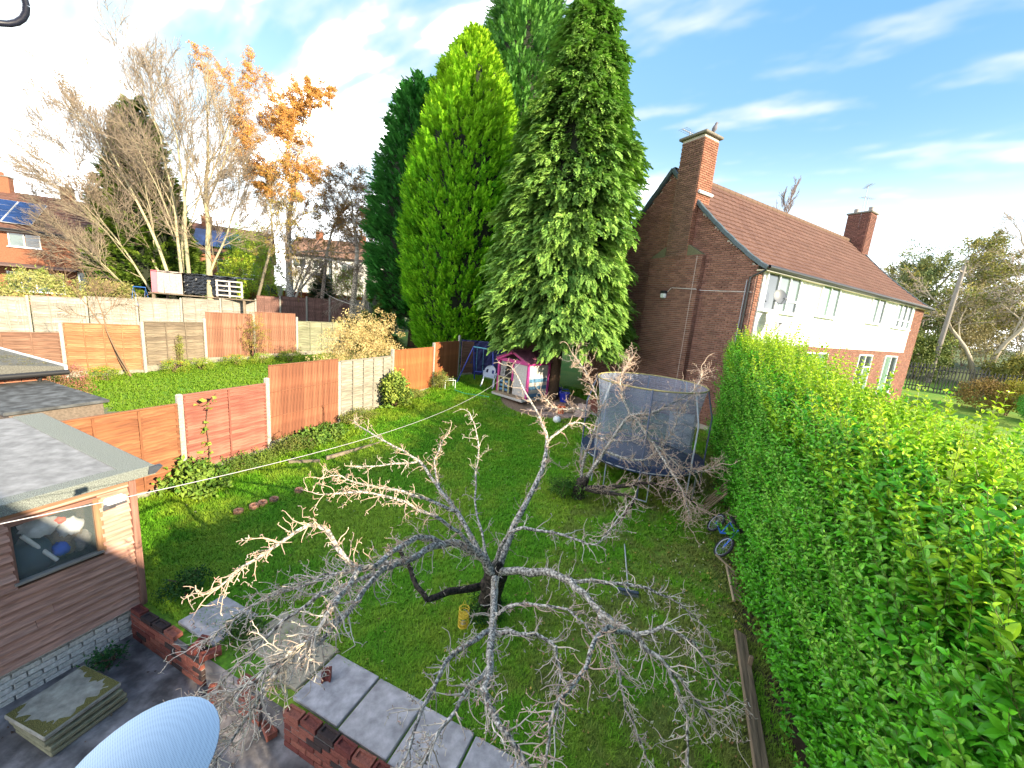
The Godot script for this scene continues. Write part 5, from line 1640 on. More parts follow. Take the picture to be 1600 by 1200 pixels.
# ---------- right background: railings, pole, woodland edge ----------
func far_right() -> void:
	rng.seed = 131
	var iron := M("iron_black", Color(0.012, 0.012, 0.014), 0.5)
	var a := V(24.6, 0, -25.6)
	var b := V(31.5, 0, -22.6)
	for sec in 3:
		var p := a.lerp(b, sec / 3.0)
		var q := a.lerp(b, (sec + 1) / 3.0)
		var d := (q - p)
		var L := d.length()
		d = d.normalized()
		var t := thing("iron_railing", ["black iron railing section nearest the house corner", "black iron railing section in the middle, left of the shrubs", "black iron railing section at the right, behind the shrubs"][sec], "railing", P(p.x, p.z), Basis(d, Vector3.UP, d.cross(Vector3.UP)), "black railings behind the right house")
		for k in int(L / 0.16):
			put(t, "bar", bx(V(0.05, 1.75, 0.05), 0.006), iron, V(0.08 + k * 0.16, 0.9, 0))
		for y in [0.3, 1.5]:
			put(t, "rail", bx(V(L, 0.06, 0.03)), iron, V(L / 2, y, -0.04))
	var pole := thing("utility_pole", "grey leaning wooden utility pole in front of the woodland", "pole", P(30.6, -28.4))
	var pm := MB.new()
	pm.tube([V(0, -0.3, 0), V(0.2, 4.0, -0.1), V(0.5, 8.4, -0.3)], [0.16, 0.14, 0.12], 10)
	put(pole, "shaft", pm.done(M("pole_grey", Color(0.26, 0.23, 0.21), 0.9, "fine", 2.0, 0.5)))
	put(pole, "crossbar", bx(V(1.4, 0.1, 0.1)), M("pole_grey", Color(0.26, 0.23, 0.21)), V(0.48, 8.0, -0.3), Basis(Vector3.UP, 0.5))
	var bk := M("bark_grey", Color(0.36, 0.31, 0.22), 0.95, "fine", 1.5, 0.5)
	var bk2 := M("bark_purple", Color(0.26, 0.20, 0.19), 0.95, "fine", 1.5, 0.5)
	var lf := clump_mesh(10, 0.26, 0.16, 0.09, 163)
	var wl := {"deep": 4, "kids": [5, 5, 5, 5], "wob": 0.28, "up": 0.02, "droop": 0.05, "rmin": 0.016, "taper": 0.6, "bare": 0.2, "spread": 0.75, "rk": 0.55, "shrink": 0.66, "col": Color(0.36, 0.31, 0.23), "col2": Color(0.30, 0.25, 0.20)}
	var tr := [["tangled bare tree with several stems behind the railings at the right", V(35.2, 0, -29.2), [[V(0, 0, 0), V(0.25, 1, 0.1), 2.5, 0.22, 4.8], [V(0.5, 0, 0.3), V(0.5, 1, 0.2), 2.2, 0.2, 4.4], [V(-0.5, 0, 0.2), V(-0.45, 1, 0.1), 2.2, 0.2, 4.4]], bk, 0.12],
		["tall purplish bare tree above the woodland at the right edge", V(43.5, 0, -33.5), [[V(0, 0, 0), V(0.05, 1, 0), 5.0, 0.3, 6.4]], bk2, 0.0],
		["thin leafed tree behind the utility pole", V(35.5, 0, -34.5), [[V(0, 0, 0), V(-0.1, 1, 0), 4.2, 0.22, 4.6]], bk2, 0.5],
		["yellow brown woodland tree between the pole and the right edge", V(42.0, 0, -38.0), [[V(0, 0, 0), V(-0.1, 1, 0), 4.0, 0.24, 5.4]], bk, 0.55],
		["leaning bare tree in the very right of the woodland", V(40.0, 0, -27.5), [[V(0, 0, 0), V(0.35, 1, 0.1), 3.0, 0.24, 5.2]], bk, 0.1]]
	for q in tr:
		var o := wl.duplicate()
		var r := bare_tree("woodland_tree", q[0], "tree", P(q[1].x, q[1].z), q[2], o, q[3], "trees of the woodland at the right")
		if q[4] > 0.0:
			leaves_on(r[0], r[1], q[4], 2, lf, Color(0.10, 0.14, 0.03), Color(0.28, 0.24, 0.04), func(_p): return true)
	var lf2 := clump_mesh(16, 0.3, 0.17, 0.09, 164)
	shrub("ivy_clad_tree", "dark ivy clad tree against the far corner of the right house", "tree", P(32.8, -33.0), V(2.0, 9.0, 1.8), 1000, lf2, Color(0.06, 0.11, 0.04), Color(0.20, 0.22, 0.06), "", 0.4, 0.6)
	shrub("woodland_tree", "greyish green woodland tree behind the roof's far end", "tree", P(37.5, -40.0), V(3.2, 9.5, 2.5), 900, lf2, Color(0.16, 0.19, 0.09), Color(0.34, 0.31, 0.11), "", 0.3, 0.7)
	shrub("woodland_tree", "olive woodland tree behind the tangled bare tree", "tree", P(46.0, -40.0), V(4.2, 9.0, 3.0), 1200, lf2, Color(0.20, 0.22, 0.09), Color(0.44, 0.38, 0.10), "", 0.3, 0.7)
	shrub("woodland_tree", "olive brown woodland tree at the right edge", "tree", P(52.0, -36.0), V(4.0, 9.5, 3.0), 1100, lf2, Color(0.18, 0.19, 0.09), Color(0.38, 0.31, 0.11), "", 0.3, 0.7)
	shrub("undergrowth_bush", "green undergrowth bush right of the house corner, behind the railings", "bush", P(30.5, -29.5), V(2.2, 3.4, 1.6), 700, lf2, Color(0.05, 0.09, 0.02), Color(0.17, 0.20, 0.03), "undergrowth behind the railings", 0.4, 0.5)
	shrub("undergrowth_bush", "yellowish undergrowth bush below the tangled bare tree", "bush", P(36.0, -27.0), V(2.6, 2.6, 1.6), 700, lf2, Color(0.10, 0.13, 0.03), Color(0.32, 0.28, 0.04), "undergrowth behind the railings", 0.4, 0.5)
	shrub("undergrowth_bush", "dark undergrowth bush at the right edge above the clipped shrub", "bush", P(35.5, -23.5), V(3.0, 2.9, 1.6), 700, lf2, Color(0.03, 0.07, 0.02), Color(0.10, 0.15, 0.03), "undergrowth behind the railings", 0.4, 0.5)
	for q in [[33.5, -36.5, 3.0, 7.5], [38.5, -34.5, 3.0, 7.0], [43.5, -36.0, 3.5, 8.0], [48.5, -34.0, 3.2, 8.5], [56.0, -34.0, 4.0, 9.0]]:
		shrub("thicket_tree", "tangled brown green thicket tree in the woodland, " + ["nearest the house corner", "left of the utility pole", "right of the utility pole", "behind the leaning bare tree", "outermost at the right edge"][int((q[0] - 33.0) / 5.0) % 5], "tree", P(q[0], q[1]), V(q[2], q[3], 2.0), 800, lf2, Color(0.22, 0.20, 0.12), Color(0.44, 0.38, 0.16), "trees of the woodland at the right", 0.2, 0.8)
	shrub("brown_shrub", "brown leaved small shrub in front of the railings", "shrub", P(25.7, -20.8), V(1.3, 1.7, 1.0), 380, clump_mesh(14, 0.2, 0.1, 0.05, 165), Color(0.16, 0.09, 0.03), Color(0.30, 0.22, 0.05), "", 0.4)
	shrub("yellow_shrub", "yellow green shrub just left of the clipped round shrub", "shrub", P(26.6, -20.4), V(1.0, 1.9, 0.9), 320, clump_mesh(14, 0.2, 0.1, 0.05, 166), Color(0.16, 0.20, 0.02), Color(0.45, 0.36, 0.03), "", 0.4)
	shrub("clipped_shrub", "clipped round dark green shrub at the right edge", "shrub", P(26.5, -17.9), V(2.0, 2.2, 1.6), 1500, clump_mesh(14, 0.13, 0.07, 0.03, 167), Color(0.04, 0.20, 0.02), Color(0.09, 0.33, 0.03), "", 0.75, 0.06)
	var pop := {"deep": 3, "kids": [7, 9, 5], "wob": 0.12, "up": 0.12, "droop": 0.0, "rmin": 0.03, "taper": 0.7, "bare": 0.15, "spread": 0.35, "rk": 0.5, "shrink": 0.55}
	bare_tree("bare_poplar", "slim bare poplar rising behind the ridge of the right house", "tree", P(41.0, -64.0), [[Vector3.ZERO, V(-0.06, 1, 0), 12.0, 0.3, 7.4]], pop, bk2)

func big_trees() -> void:
	var fine := [spray_mesh(0.30, 6, 0.12, 0.1, 201), 0]
	var lush := [spray_mesh(0.32, 8, 0.13, 0.35, 202), 0]
	var tuft := [spray_mesh(0.20, 6, 0.09, 0.0, 203), 0]
	conifer("tall_conifer", "very tall bright green conifer rising behind the golden one beyond the picture top", P(-1.0, -25.6), 25.0, 3.3, [0.8, 0.95, 1.0, 0.98, 0.92, 0.82, 0.66, 0.42, 0.06], 1900, 28, fine, [Color(0.03, 0.14, 0.035), Color(0.16, 0.38, 0.06)], 0.55, 1.3, 0.05, 0.14, "tall conifers at the end of the garden")
	conifer("dark_conifer", "broad dark green conifer, leftmost of the tall group", P(-6.7, -25.0), 15.4, 2.6, [0.8, 0.95, 1.0, 1.0, 1.0, 0.95, 0.85, 0.68, 0.28], 1200, 30, fine, [Color(0.018, 0.12, 0.022), Color(0.075, 0.31, 0.05)], 0.5, 0.9, 0.1, 0.12, "tall conifers at the end of the garden")
	conifer("golden_conifer", "dense golden green columnar conifer in the middle of the tall group", P(-3.2, -21.4), 16.3, 2.95, [0.62, 0.85, 0.97, 1.0, 0.98, 0.92, 0.80, 0.56, 0.10], 3600, 26, tuft, [Color(0.07, 0.32, 0.012), Color(0.28, 0.60, 0.02), Color(0.46, 0.64, 0.02)], 0.55, 0.6, 0.04, 0.10, "tall conifers at the end of the garden")
	conifer("drooping_conifer", "large conifer with drooping feathery sprays nearest the brick gable", P(1.72, -16.3), 15.6, 2.55, [0.80, 1.0, 1.0, 0.95, 0.88, 0.78, 0.66, 0.42, 0.05], 1400, 54, lush, [Color(0.045, 0.18, 0.032), Color(0.32, 0.52, 0.10), Color(0.18, 0.36, 0.07)], -0.35, 1.2, 0.145, 0.24, "tall conifers at the end of the garden")
	conifer("left_conifer", "dark green pointed conifer behind the bare multi-stem tree", P(-26.2, -27.6), 14.2, 2.95, [0.9, 1.0, 0.97, 0.9, 0.8, 0.66, 0.5, 0.34, 0.08], 1500, 28, fine, [Color(0.04, 0.13, 0.03), Color(0.28, 0.40, 0.05)], 0.35, 0.8, 0.02, 0.10)
	var mb_ := M("bark_ash", Color(0.42, 0.38, 0.24), 0.9, "fine", 1.2, 0.4)
	var o1 := {"deep": 5, "kids": [4, 5, 5, 4, 5], "wob": 0.10, "up": 0.03, "droop": 0.0, "rmin": 0.0085, "taper": 0.6, "bare": 0.08, "spread": 0.52, "rk": 0.48, "shrink": 0.71, "col": Color(0.36, 0.32, 0.20), "col2": Color(0.23, 0.18, 0.135)}
	var stems := [[V(0, 0, 0), V(-0.08, 1, -0.05), 4.2, 0.16, 7.6], [V(0.25, 0, 0.1), V(0.05, 1, 0.0), 4.8, 0.14, 6.4], [V(-0.3, 0, 0.1), V(-0.36, 1, 0.05), 3.4, 0.14, 7.6], [V(-0.2, 0, -0.2), V(-0.65, 1, 0.0), 3.0, 0.12, 7.4], [V(-0.4, 0, 0.2), V(-0.95, 1, 0.1), 2.6, 0.10, 5.9], [V(0.5, 0, 0), V(0.25, 1, 0.1), 3.8, 0.10, 4.4], [V(-0.5, 0, 0.3), V(-1.7, 1, 0.2), 2.4, 0.08, 4.4], [V(-0.1, 0, -0.4), V(-0.2, 1, -0.1), 3.6, 0.12, 7.4]]
	bare_tree("bare_tree", "large bare tree with many pale stems fanning out above the den", "tree", P(-21.6, -25.4), stems, o1, mb_)
	var o2 := {"deep": 4, "kids": [5, 6, 6, 5], "wob": 0.14, "up": 0.04, "droop": 0.0, "rmin": 0.009, "taper": 0.6, "bare": 0.15, "spread": 0.48, "rk": 0.55, "shrink": 0.66, "col": Color(0.38, 0.34, 0.21), "col2": Color(0.28, 0.22, 0.15)}
	bare_tree("bare_tree", "slender pale bare tree with an upright trunk through the den", "tree", P(-19.9, -25.0), [[V(0, 0, 0), V(0.06, 1, -0.1), 5.0, 0.21, 6.8]], o2, mb_)
	bare_tree("bare_tree", "thin bare tree leaning right behind the den", "tree", P(-19.6, -28.5), [[V(0, 0, 0), V(0.22, 1, 0), 5.0, 0.12, 3.8]], o2, M("bark_dull", Color(0.24, 0.21, 0.15), 0.9, "fine", 1.2, 0.4))
	# birches
	var bb := M("bark_birch", Color(0.80, 0.77, 0.71), 0.85, "lichen", 0.9, 0.3)
	var o3 := {"deep": 5, "kids": [4, 4, 5, 5, 5], "wob": 0.16, "up": 0.02, "droop": 0.25, "rmin": 0.008, "taper": 0.65, "bare": 0.12, "spread": 0.74, "rk": 0.45, "shrink": 0.66, "col": Color(0.50, 0.46, 0.40), "col2": Color(0.20, 0.14, 0.11)}
	var tw := M("bark_birch_twig", Color(0.30, 0.24, 0.17), 0.9)
	var lf := clump_mesh(5, 0.16, 0.10, 0.065, 210)
	var r := bare_tree("birch_tree", "white birch with an orange autumn crown at its top", "tree", P(-17.3, -29.6), [[V(0, 0, 0), V(-0.03, 1, 0), 6.4, 0.28, 7.9]], o3.merged({"low": 5}), bb)
	leaves_on(r[0], r[1], 1.0, 8, lf, Color(0.44, 0.18, 0.05), Color(0.62, 0.36, 0.08), func(p): return p.y > 8.2 and p.y + p.x * 1.4 > 7.5, 0.8)
	leaves_on(r[0], r[1], 0.7, 2, lf, Color(0.16, 0.14, 0.03), Color(0.30, 0.22, 0.04), func(p): return p.y < 10.5, 0.9)
	r = bare_tree("birch_tree", "thin leaning birch with sparse brown twigs", "tree", P(-15.9, -30.9), [[V(0, 0, 0), V(0.10, 1, 0), 5.2, 0.16, 4.6]], o3, M("bark_birch_brown", Color(0.52, 0.42, 0.35), 0.85, "lichen", 0.9, 0.3))
	leaves_on(r[0], r[1], 0.18, 2, lf, Color(0.28, 0.15, 0.04), Color(0.36, 0.24, 0.05), func(_p): return true, 0.8)
	var cream := M("bark_birch_cream", Color(0.72, 0.60, 0.45), 0.85, "lichen", 0.9, 0.3)
	r = bare_tree("birch_tree", "twin trunked birch beside the dark conifer", "tree", P(-11.8, -27.6), [[V(0, 0, 0), V(-0.02, 1, 0), 5.0, 0.22, 4.2], [V(0.55, 0, 0), V(0.10, 1, 0), 4.4, 0.17, 3.9]], o3.merged({"low": 3}), cream)
	leaves_on(r[0], r[1], 0.35, 2, lf, Color(0.28, 0.13, 0.03), Color(0.34, 0.22, 0.05), func(p): return p.y > 6.5, 0.8)

# ---------- the privet hedge on the right ----------
func hedge_top(s: float) -> float:
	return 3.42 + maxf(0.0, s - 6.5) * 0.075 + 0.20 * noise.get_noise_2d(s * 30.0, 5.0)

func hedge() -> void:
	rng.seed = 311
	var t := thing("privet_hedge", "tall overgrown privet hedge with long leafy shoots along the right side", "hedge", G(0, 0, 0), gb())
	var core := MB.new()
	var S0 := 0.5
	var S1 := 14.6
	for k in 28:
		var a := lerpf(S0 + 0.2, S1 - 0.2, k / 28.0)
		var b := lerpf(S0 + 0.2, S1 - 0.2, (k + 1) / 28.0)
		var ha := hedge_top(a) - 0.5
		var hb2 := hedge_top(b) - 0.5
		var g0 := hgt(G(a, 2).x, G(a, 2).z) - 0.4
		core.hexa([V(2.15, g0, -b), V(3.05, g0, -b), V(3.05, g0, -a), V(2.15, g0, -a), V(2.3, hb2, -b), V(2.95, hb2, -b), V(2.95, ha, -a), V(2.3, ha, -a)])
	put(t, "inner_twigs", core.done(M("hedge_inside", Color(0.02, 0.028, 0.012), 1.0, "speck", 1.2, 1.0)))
	for k in 26:
		var s := lerpf(0.9, 14.2, k / 25.0)
		var p := G(s, 2.0 + rr(-0.1, 0.6))
		put(t, "stem", tube_mesh([V(p.dot(GV), hgt(p.x, p.z) - 0.3, -s), V(p.dot(GV) + rr(-0.1, 0.1), 1.4, -s + rr(-0.2, 0.2)), V(2.4 + rr(-0.3, 0.5), 2.9, -s + rr(-0.4, 0.4))], 0.022, 5), M("twig_brown", Color(0.14, 0.09, 0.06), 0.9))
	var green := Color(0.045, 0.27, 0.012)
	var young := Color(0.45, 0.70, 0.03)
	var ms := []
	for k in 5:
		ms.append(shoot_mesh(0.62 + 0.14 * (k % 3), 11 + 2 * (k % 3), 0.082, 400 + k, green, young))
	var side_ms := []
	for k in 4:
		side_ms.append(shoot_mesh(0.46 + 0.08 * (k % 3), 8 + k % 2, 0.078, 420 + k, green, Color(0.12, 0.42, 0.02)))
	rng.seed = 312
	var vm := VM("privet_leaf", 0.36, 0.5, 0.4)
	var cam := V(0, 4.4, 0)
	var all := []
	# top: long upright shoots
	for k in 3200:
		var s := rr(S0, S1)
		var w := rr(1.80, 3.35)
		var h := hedge_top(s) - maxf(0.0, 2.15 - w) * 0.55
		var patch := noise.get_noise_2d(s * 70.0 + 9.0, w * 70.0)
		var mk := rng.randi() % 5
		var sc := rr(0.8, 1.25)
		var y := h - (0.62 + 0.14 * (mk % 3)) * sc + rr(-0.15, 0.12) + maxf(0.0, patch) * 0.45
		var up := (Vector3.UP + V(rr(-0.35, 0.25), 0, rr(-0.3, 0.3))).normalized()
		all.append([ms[mk], V(w, y, -s), basis_to(up, rdir()), sc])
	# garden side: shoots arching out and up
	for k in 4300:
		var s := rr(S0, S1)
		var gp := G(s, 1.8)
		var g0 := hgt(gp.x, gp.z) if s > 2.3 else -0.4
		var f := pow(rng.randf(), 0.85)
		var y := lerpf(g0 + 0.15, hedge_top(s) - 0.25, f)
		var bulge := 0.16 * noise.get_noise_2d(s * 55.0, y * 55.0)
		var w := 2.02 - 0.12 * sin(PI * f) - bulge + rr(0, 0.25) - 0.28 * maxf(0.0, 0.3 - f) / 0.3
		var up := (V(-rr(0.25, 0.9), rr(0.5, 1.1), rr(-0.4, 0.4))).normalized()
		all.append([side_ms[rng.randi() % 4], V(w, y, -s), basis_to(up, rdir()), rr(0.75, 1.2)])
	# outer side and ends
	for k in 1500:
		var s := rr(S0, S1)
		var y := rr(0.6, hedge_top(s) - 0.2)
		all.append([side_ms[rng.randi() % 4], V(3.05 + rr(-0.1, 0.1), y, -s), basis_to(V(rr(0.3, 0.9), 0.8, rr(-0.4, 0.4)), rdir()), rr(0.8, 1.2)])
	for k in 700:
		var y := rr(0.9, hedge_top(14.6) - 0.1)
		all.append([side_ms[rng.randi() % 4], V(rr(1.9, 3.2), y, -14.5 - rr(-0.1, 0.15)), basis_to(V(rr(-0.6, 0.4), 0.8, -rr(0.2, 0.8)), rdir()), rr(0.8, 1.2)])
	# long shoots that stand out of the top and the face
	var long_ms := []
	for k in 4:
		long_ms.append(shoot_mesh(0.95 + 0.12 * (k % 3), 15 + k % 3, 0.074, 440 + k, Color(0.10, 0.30, 0.02), Color(0.50, 0.66, 0.03)))
	var face_ms := []
	for k in 4:
		face_ms.append(shoot_mesh(0.9 + 0.12 * (k % 3), 14 + k % 3, 0.072, 450 + k, Color(0.07, 0.27, 0.02), Color(0.22, 0.50, 0.04)))
	rng.seed = 313
	for k in 520:
		var s := S0 + 1.0 + (S1 - S0 - 1.0) * pow(rng.randf(), 0.8)
		var w := rr(1.85, 3.1)
		var y := hedge_top(s) - maxf(0.0, 2.15 - w) * 0.55 - rr(0.45, 0.85) + clampf((s - 6.0) * 0.06, -0.1, 0.2)
		all.append([long_ms[k % 4], V(w, y, -s), basis_to((Vector3.UP + V(rr(-0.3, 0.2), 0, rr(-0.25, 0.25))).normalized(), rdir()), rr(0.8, 1.1)])
	for k in 460:
		var s := rr(S0 + 0.3, S1 - 0.3)
		var f := pow(rng.randf(), 0.6)
		var y := lerpf(0.5, hedge_top(s) - 0.7, f)
		all.append([face_ms[k % 4], V(1.98 - 0.1 * sin(PI * f), y, -s), basis_to(V(-rr(0.2, 0.55), 1.0, rr(-0.25, 0.25)).normalized(), rdir()), rr(0.75, 1.05)])
	var cl := gb().inverse() * cam
	for q in all:
		var d := (q[1] as Vector3) - cl
		# how large it shows: near and in front
		q.append(d.length() + (50.0 if d.z > -0.5 or (d.x > 3.0 and d.z > -1.4) else 0.0))
	all.sort_custom(func(a, b): return a[4] < b[4])
	var by := {}
	for k in all.size():
		var q: Array = all[k]
		if (q[4] as float) < 0.95:
			continue
		var b2: Basis = (q[2] as Basis).scaled_local(Vector3.ONE * float(q[3]))
		if k < 300:
			put(t, "leafy_shoot", q[0], vm, q[1], b2)
		else:
			if not by.has(q[0]):
				by[q[0]] = []
			by[q[0]].append(Transform3D(b2, q[1]))
	for m in by:
		many(t, "leafy_shoots", m, vm, by[m])

func garden_things() -> void:
	rng.seed = 501
	# washing line from the house wall to the playhouse corner
	var a := V(-2.75, 3.01, -1.90)
	var b := V(0.45, 2.62, -15.6)
	var wl := thing("washing_line", "thin white washing line strung across the garden from the house to the playhouse", "washing line", a)
	var pts := []
	for k in 33:
		var f := k / 32.0
		pts.append((b - a) * f + V(0, -0.62 * 4.0 * f * (1.0 - f), 0))
	put(wl, "cord", tube_mesh(pts, 0.0032, 6), M("cord_white", Color(0.5, 0.48, 0.52), 0.6))
	put(wl, "end_cord", tube_mesh([Vector3.ZERO, V(0.35, 0.1, 1.55)], 0.0032, 6), M("cord_white", Color(0.5, 0.48, 0.52), 0.6))
	var f1 := 0.036
	var tp := a + (b - a) * f1 + V(0, -0.62 * 4.0 * f1 * (1.0 - f1), 0)
	var ti := thing("line_tightener", "white plastic tightener box on the washing line in front of the shed", "line tightener", tp, basis_to((b - a)))
	put(ti, "body", bx(V(0.05, 0.105, 0.045), 0.008), M("plastic_white", Color(0.72, 0.72, 0.74), 0.4))
	put(ti, "lid", bx(V(0.052, 0.107, 0.016), 0.004), M("plastic_dark", Color(0.08, 0.08, 0.09), 0.4), V(0, 0, -0.03))
	put(ti, "lever", bx(V(0.012, 0.07, 0.03), 0.004), M("plastic_dark", Color(0.08, 0.08, 0.09), 0.4), V(0.02, -0.045, -0.03))
	# terracotta rings along the flower bed
	for k in 5:
		var e: Array = [[362, -4.95, -7.05], [0, -4.86, -7.18], [0, -4.72, -7.33], [0, -4.43, -7.74], [0, -5.12, -6.85]][k]
		var t := thing("edging_disc", "round terracotta disc in the lawn edge, " + ["second from the shed", "third from the shed", "fourth from the shed", "farthest from the shed", "nearest to the shed"][k], "disc", P(e[1], e[2], 0.05), Basis(Vector3.UP, k * 0.7) * Basis(Vector3.RIGHT, 0.06), "discs along the lawn edge")
		var m := MB.new()
		m.lathe([[0.085, -0.05], [0.085, 0.025], [0.075, 0.035], [0.05, 0.032], [0.045, 0.015], [0.001, 0.012]], 20)
		put(t, "ring", m.done(M("terracotta_pink", Color(0.46, 0.24, 0.17), 0.85, "fine", 3.0, 0.3)))
		put(t, "centre", bx(V(0.04, 0.02, 0.04), 0.006), M("terracotta", Color(0.32, 0.11, 0.06), 0.85, "fine", 3.0, 0.3), V(0, 0.022, 0))
	# edge boards of the bed
	for k in 2:
		var p: Vector3 = [P(-5.0, -9.0, 0.04), P(-4.1, -9.85, 0.04)][k]
		var t := thing("edging_board", ["short grey board edging the bed below the tall brown panel", "long grey board edging the bed along the lawn"][k], "board", p, Basis(Vector3.UP, [0.3, 0.98][k]), "boards edging the flower bed")
		put(t, "board", bx(V([0.7, 1.6][k], 0.1, 0.045), 0.006), M("board_grey", Color(0.27, 0.22, 0.17), 0.9, "wood", 1.0, 0.5, true))
	# plants along our fence
	var lf := clump_mesh(14, 0.13, 0.10, 0.06, 511)
	var sm := clump_mesh(18, 0.10, 0.05, 0.022, 512)
	var vine := thing("climbing_vine", "green leafed vine hanging over the salmon red fence panel", "vine", G(5.05, -9.29, 0.15))
	var vm_ := MB.new()
	vm_.tube([V(0, 0.2, 0), V(0.06, 0.7, 0.02), V(0, 1.2, 0.02), V(0.08, 1.75, 0), V(0.25, 1.95, -0.1)], [0.01, 0.009, 0.008, 0.007, 0.005], 5)
	put(vine, "stem", vm_.done(M("twig_brown", Color(0.14, 0.09, 0.06), 0.9)))
	var vl := MB.new()
	vl.col = Color(1, 1, 1)
	for k in 34:
		vl.col = vary(Color(0.14, 0.25, 0.03).lerp(Color(0.28, 0.30, 0.05), rng.randf()), 0.2)
		var y: float = [rr(0.15, 0.35), rr(0.6, 0.85), rr(1.05, 1.3), rr(1.6, 1.95)][k % 4]
		var o := V(rr(-0.09, 0.13) + (rr(0, 0.5) if y > 1.6 else 0.0), y, rr(0.0, 0.1) + (0.1 if y > 1.6 else 0.0))
		leaf(vl, o, V(rr(-1, 1), rr(-0.7, 0.2), rr(0.2, 0.8)).normalized(), V(rr(-1, 1), 0.3, rr(-0.5, 0.5)).normalized(), rr(0.09, 0.15), rr(0.09, 0.13), 0.1)
	put(vine, "leaves", vl.done(VM("leaf", 0.6, 0.5, 0.4))).set_meta("kind", "stuff")
	var pl := [["bramble_patch", "big leaved bramble patch at the foot of the salmon red panel by the shed", G(4.55, -8.75), V(0.75, 0.55, 0.5), 130, lf, Color(0.07, 0.17, 0.02), Color(0.20, 0.30, 0.04)],
		["weed_clump", "low weeds at the foot of the salmon red panel", G(5.6, -8.85), V(0.5, 0.32, 0.75), 150, sm, Color(0.06, 0.14, 0.02), Color(0.16, 0.22, 0.03)],
		["weed_clump", "low weeds below the post between the red and the tall panel", G(6.8, -8.85), V(0.5, 0.34, 0.7), 150, sm, Color(0.06, 0.12, 0.02), Color(0.18, 0.20, 0.04)],
		["strawberry_bed", "leafy low plants inside the edging boards below the tall brown panel", G(7.7, -8.85), V(0.5, 0.26, 0.8), 170, lf, Color(0.06, 0.15, 0.02), Color(0.15, 0.24, 0.03)],
		["weed_clump", "weeds at the foot of the grey panel's left end", G(9.2, -8.95), V(0.4, 0.35, 0.8), 150, sm, Color(0.09, 0.14, 0.03), Color(0.24, 0.24, 0.05)],
		["leafy_shrub", "upright light green shrub in front of the grey and orange panels", G(10.85, -8.85), V(0.55, 1.25, 0.5), 260, lf, Color(0.10, 0.20, 0.025), Color(0.30, 0.36, 0.06)],
		["weed_clump", "low weeds below the bright orange panel", G(12.2, -9.0), V(0.35, 0.3, 0.7), 120, sm, Color(0.10, 0.15, 0.03), Color(0.24, 0.26, 0.05)],
		["garden_shrub", "small olive shrub below the post between the orange panels", G(13.9, -8.9), V(0.5, 0.75, 0.5), 170, sm, Color(0.10, 0.14, 0.03), Color(0.26, 0.28, 0.06)],
		["weed_clump", "dark tuft of grass at the shed's garden corner", G(2.85, -5.9), V(0.28, 0.3, 0.35), 60, sm, Color(0.02, 0.08, 0.015), Color(0.06, 0.16, 0.02)],
		["weed_clump", "tuft of weeds on the patio beside the stacked slabs", G(1.95, -5.95, -0.4), V(0.14, 0.18, 0.2), 26, sm, Color(0.02, 0.10, 0.03), Color(0.06, 0.18, 0.04)],
		["weed_clump", "tuft of weeds between the sand slab and the broken wall", G(2.7, -4.5), V(0.28, 0.25, 0.2), 45, sm, Color(0.04, 0.12, 0.02), Color(0.12, 0.2, 0.03)],
		["weed_clump", "nettles round the second fruit tree's trunk", G(8.4, -1.8), V(0.4, 0.45, 0.4), 120, sm, Color(0.03, 0.11, 0.015), Color(0.10, 0.22, 0.02)],
		["weed_clump", "dark weeds at the foot of the first fruit tree", G(4.5, -1.95), V(0.35, 0.2, 0.35), 70, sm, Color(0.03, 0.11, 0.015), Color(0.08, 0.2, 0.02)]]
	for q in pl:
		var p: Vector3 = q[2]
		var gp := P(p.x, p.z) if p.y >= 0.0 else p
		var o := shrub(q[0], q[1], "plant", gp, q[3], q[4], q[5], q[6], q[7], "plants along the left fence" if (q[1] as String).contains("panel") else "", 0.1)
		o.basis = gb()
	# broom on the grass, plank and broken trellis by the hedge
	var br := thing("broom", "broom with dark head lying on the lawn right of the fruit tree", "broom", V(2.2, 0.05, -5.62), Basis(V(0.976, 0, 0.217), Vector3.UP, V(-0.217, 0, 0.976)))
	put(br, "handle", tube_mesh([V(0, 0.03, 0), V(0, 0.06, -1.3)], 0.013, 8), M("handle_pale", Color(0.40, 0.42, 0.42), 0.5))
	put(br, "head", bx(V(0.34, 0.035, 0.06), 0.01), M("broom_head", Color(0.05, 0.07, 0.10), 0.6), V(0, 0.02, 0))
	var bri := MB.new()
	for k in 60:
		var x := -0.16 + 0.32 * (k % 30) / 29.0
		bri.tube([V(x, 0.0, 0.02), V(x + rr(-0.01, 0.01), -0.02, 0.075 + rr(-0.01, 0.01))], [0.0035, 0.003], 3, false)
	put(br, "bristles", bri.done(M("bristle", Color(0.10, 0.11, 0.13), 0.8))).set_meta("kind", "stuff")
	var plank := M("plank_old", Color(0.32, 0.235, 0.155), 0.9, "wood", 0.8, 0.7, true)
	for k in 2:
		var t := thing("edging_plank", ["long weathered plank edging the lawn below the hedge", "short end of weathered plank nearest the house below the hedge"][k], "plank", [G(4.45, 1.48, 0.1), G(1.9, 1.42, -0.05)][k], gb() * Basis(Vector3.UP, -0.035) * Basis(Vector3.BACK, -0.35), "planks below the hedge")
		put(t, "plank", bx(V(0.16, 0.045, [2.9, 2.1][k]), 0.008), plank)
		for z in [-0.9, 0.7]:
			put(t, "peg", bx(V(0.05, 0.5, 0.05), 0.006), plank, V(0.1, -0.1, z), Basis(Vector3.BACK, 0.35))
	var tr := thing("broken_trellis", "broken wooden trellis with short pegs leaning in the hedge", "trellis", G(6.55, 1.42, 0.45), gb() * Basis(Vector3.BACK, -0.5))
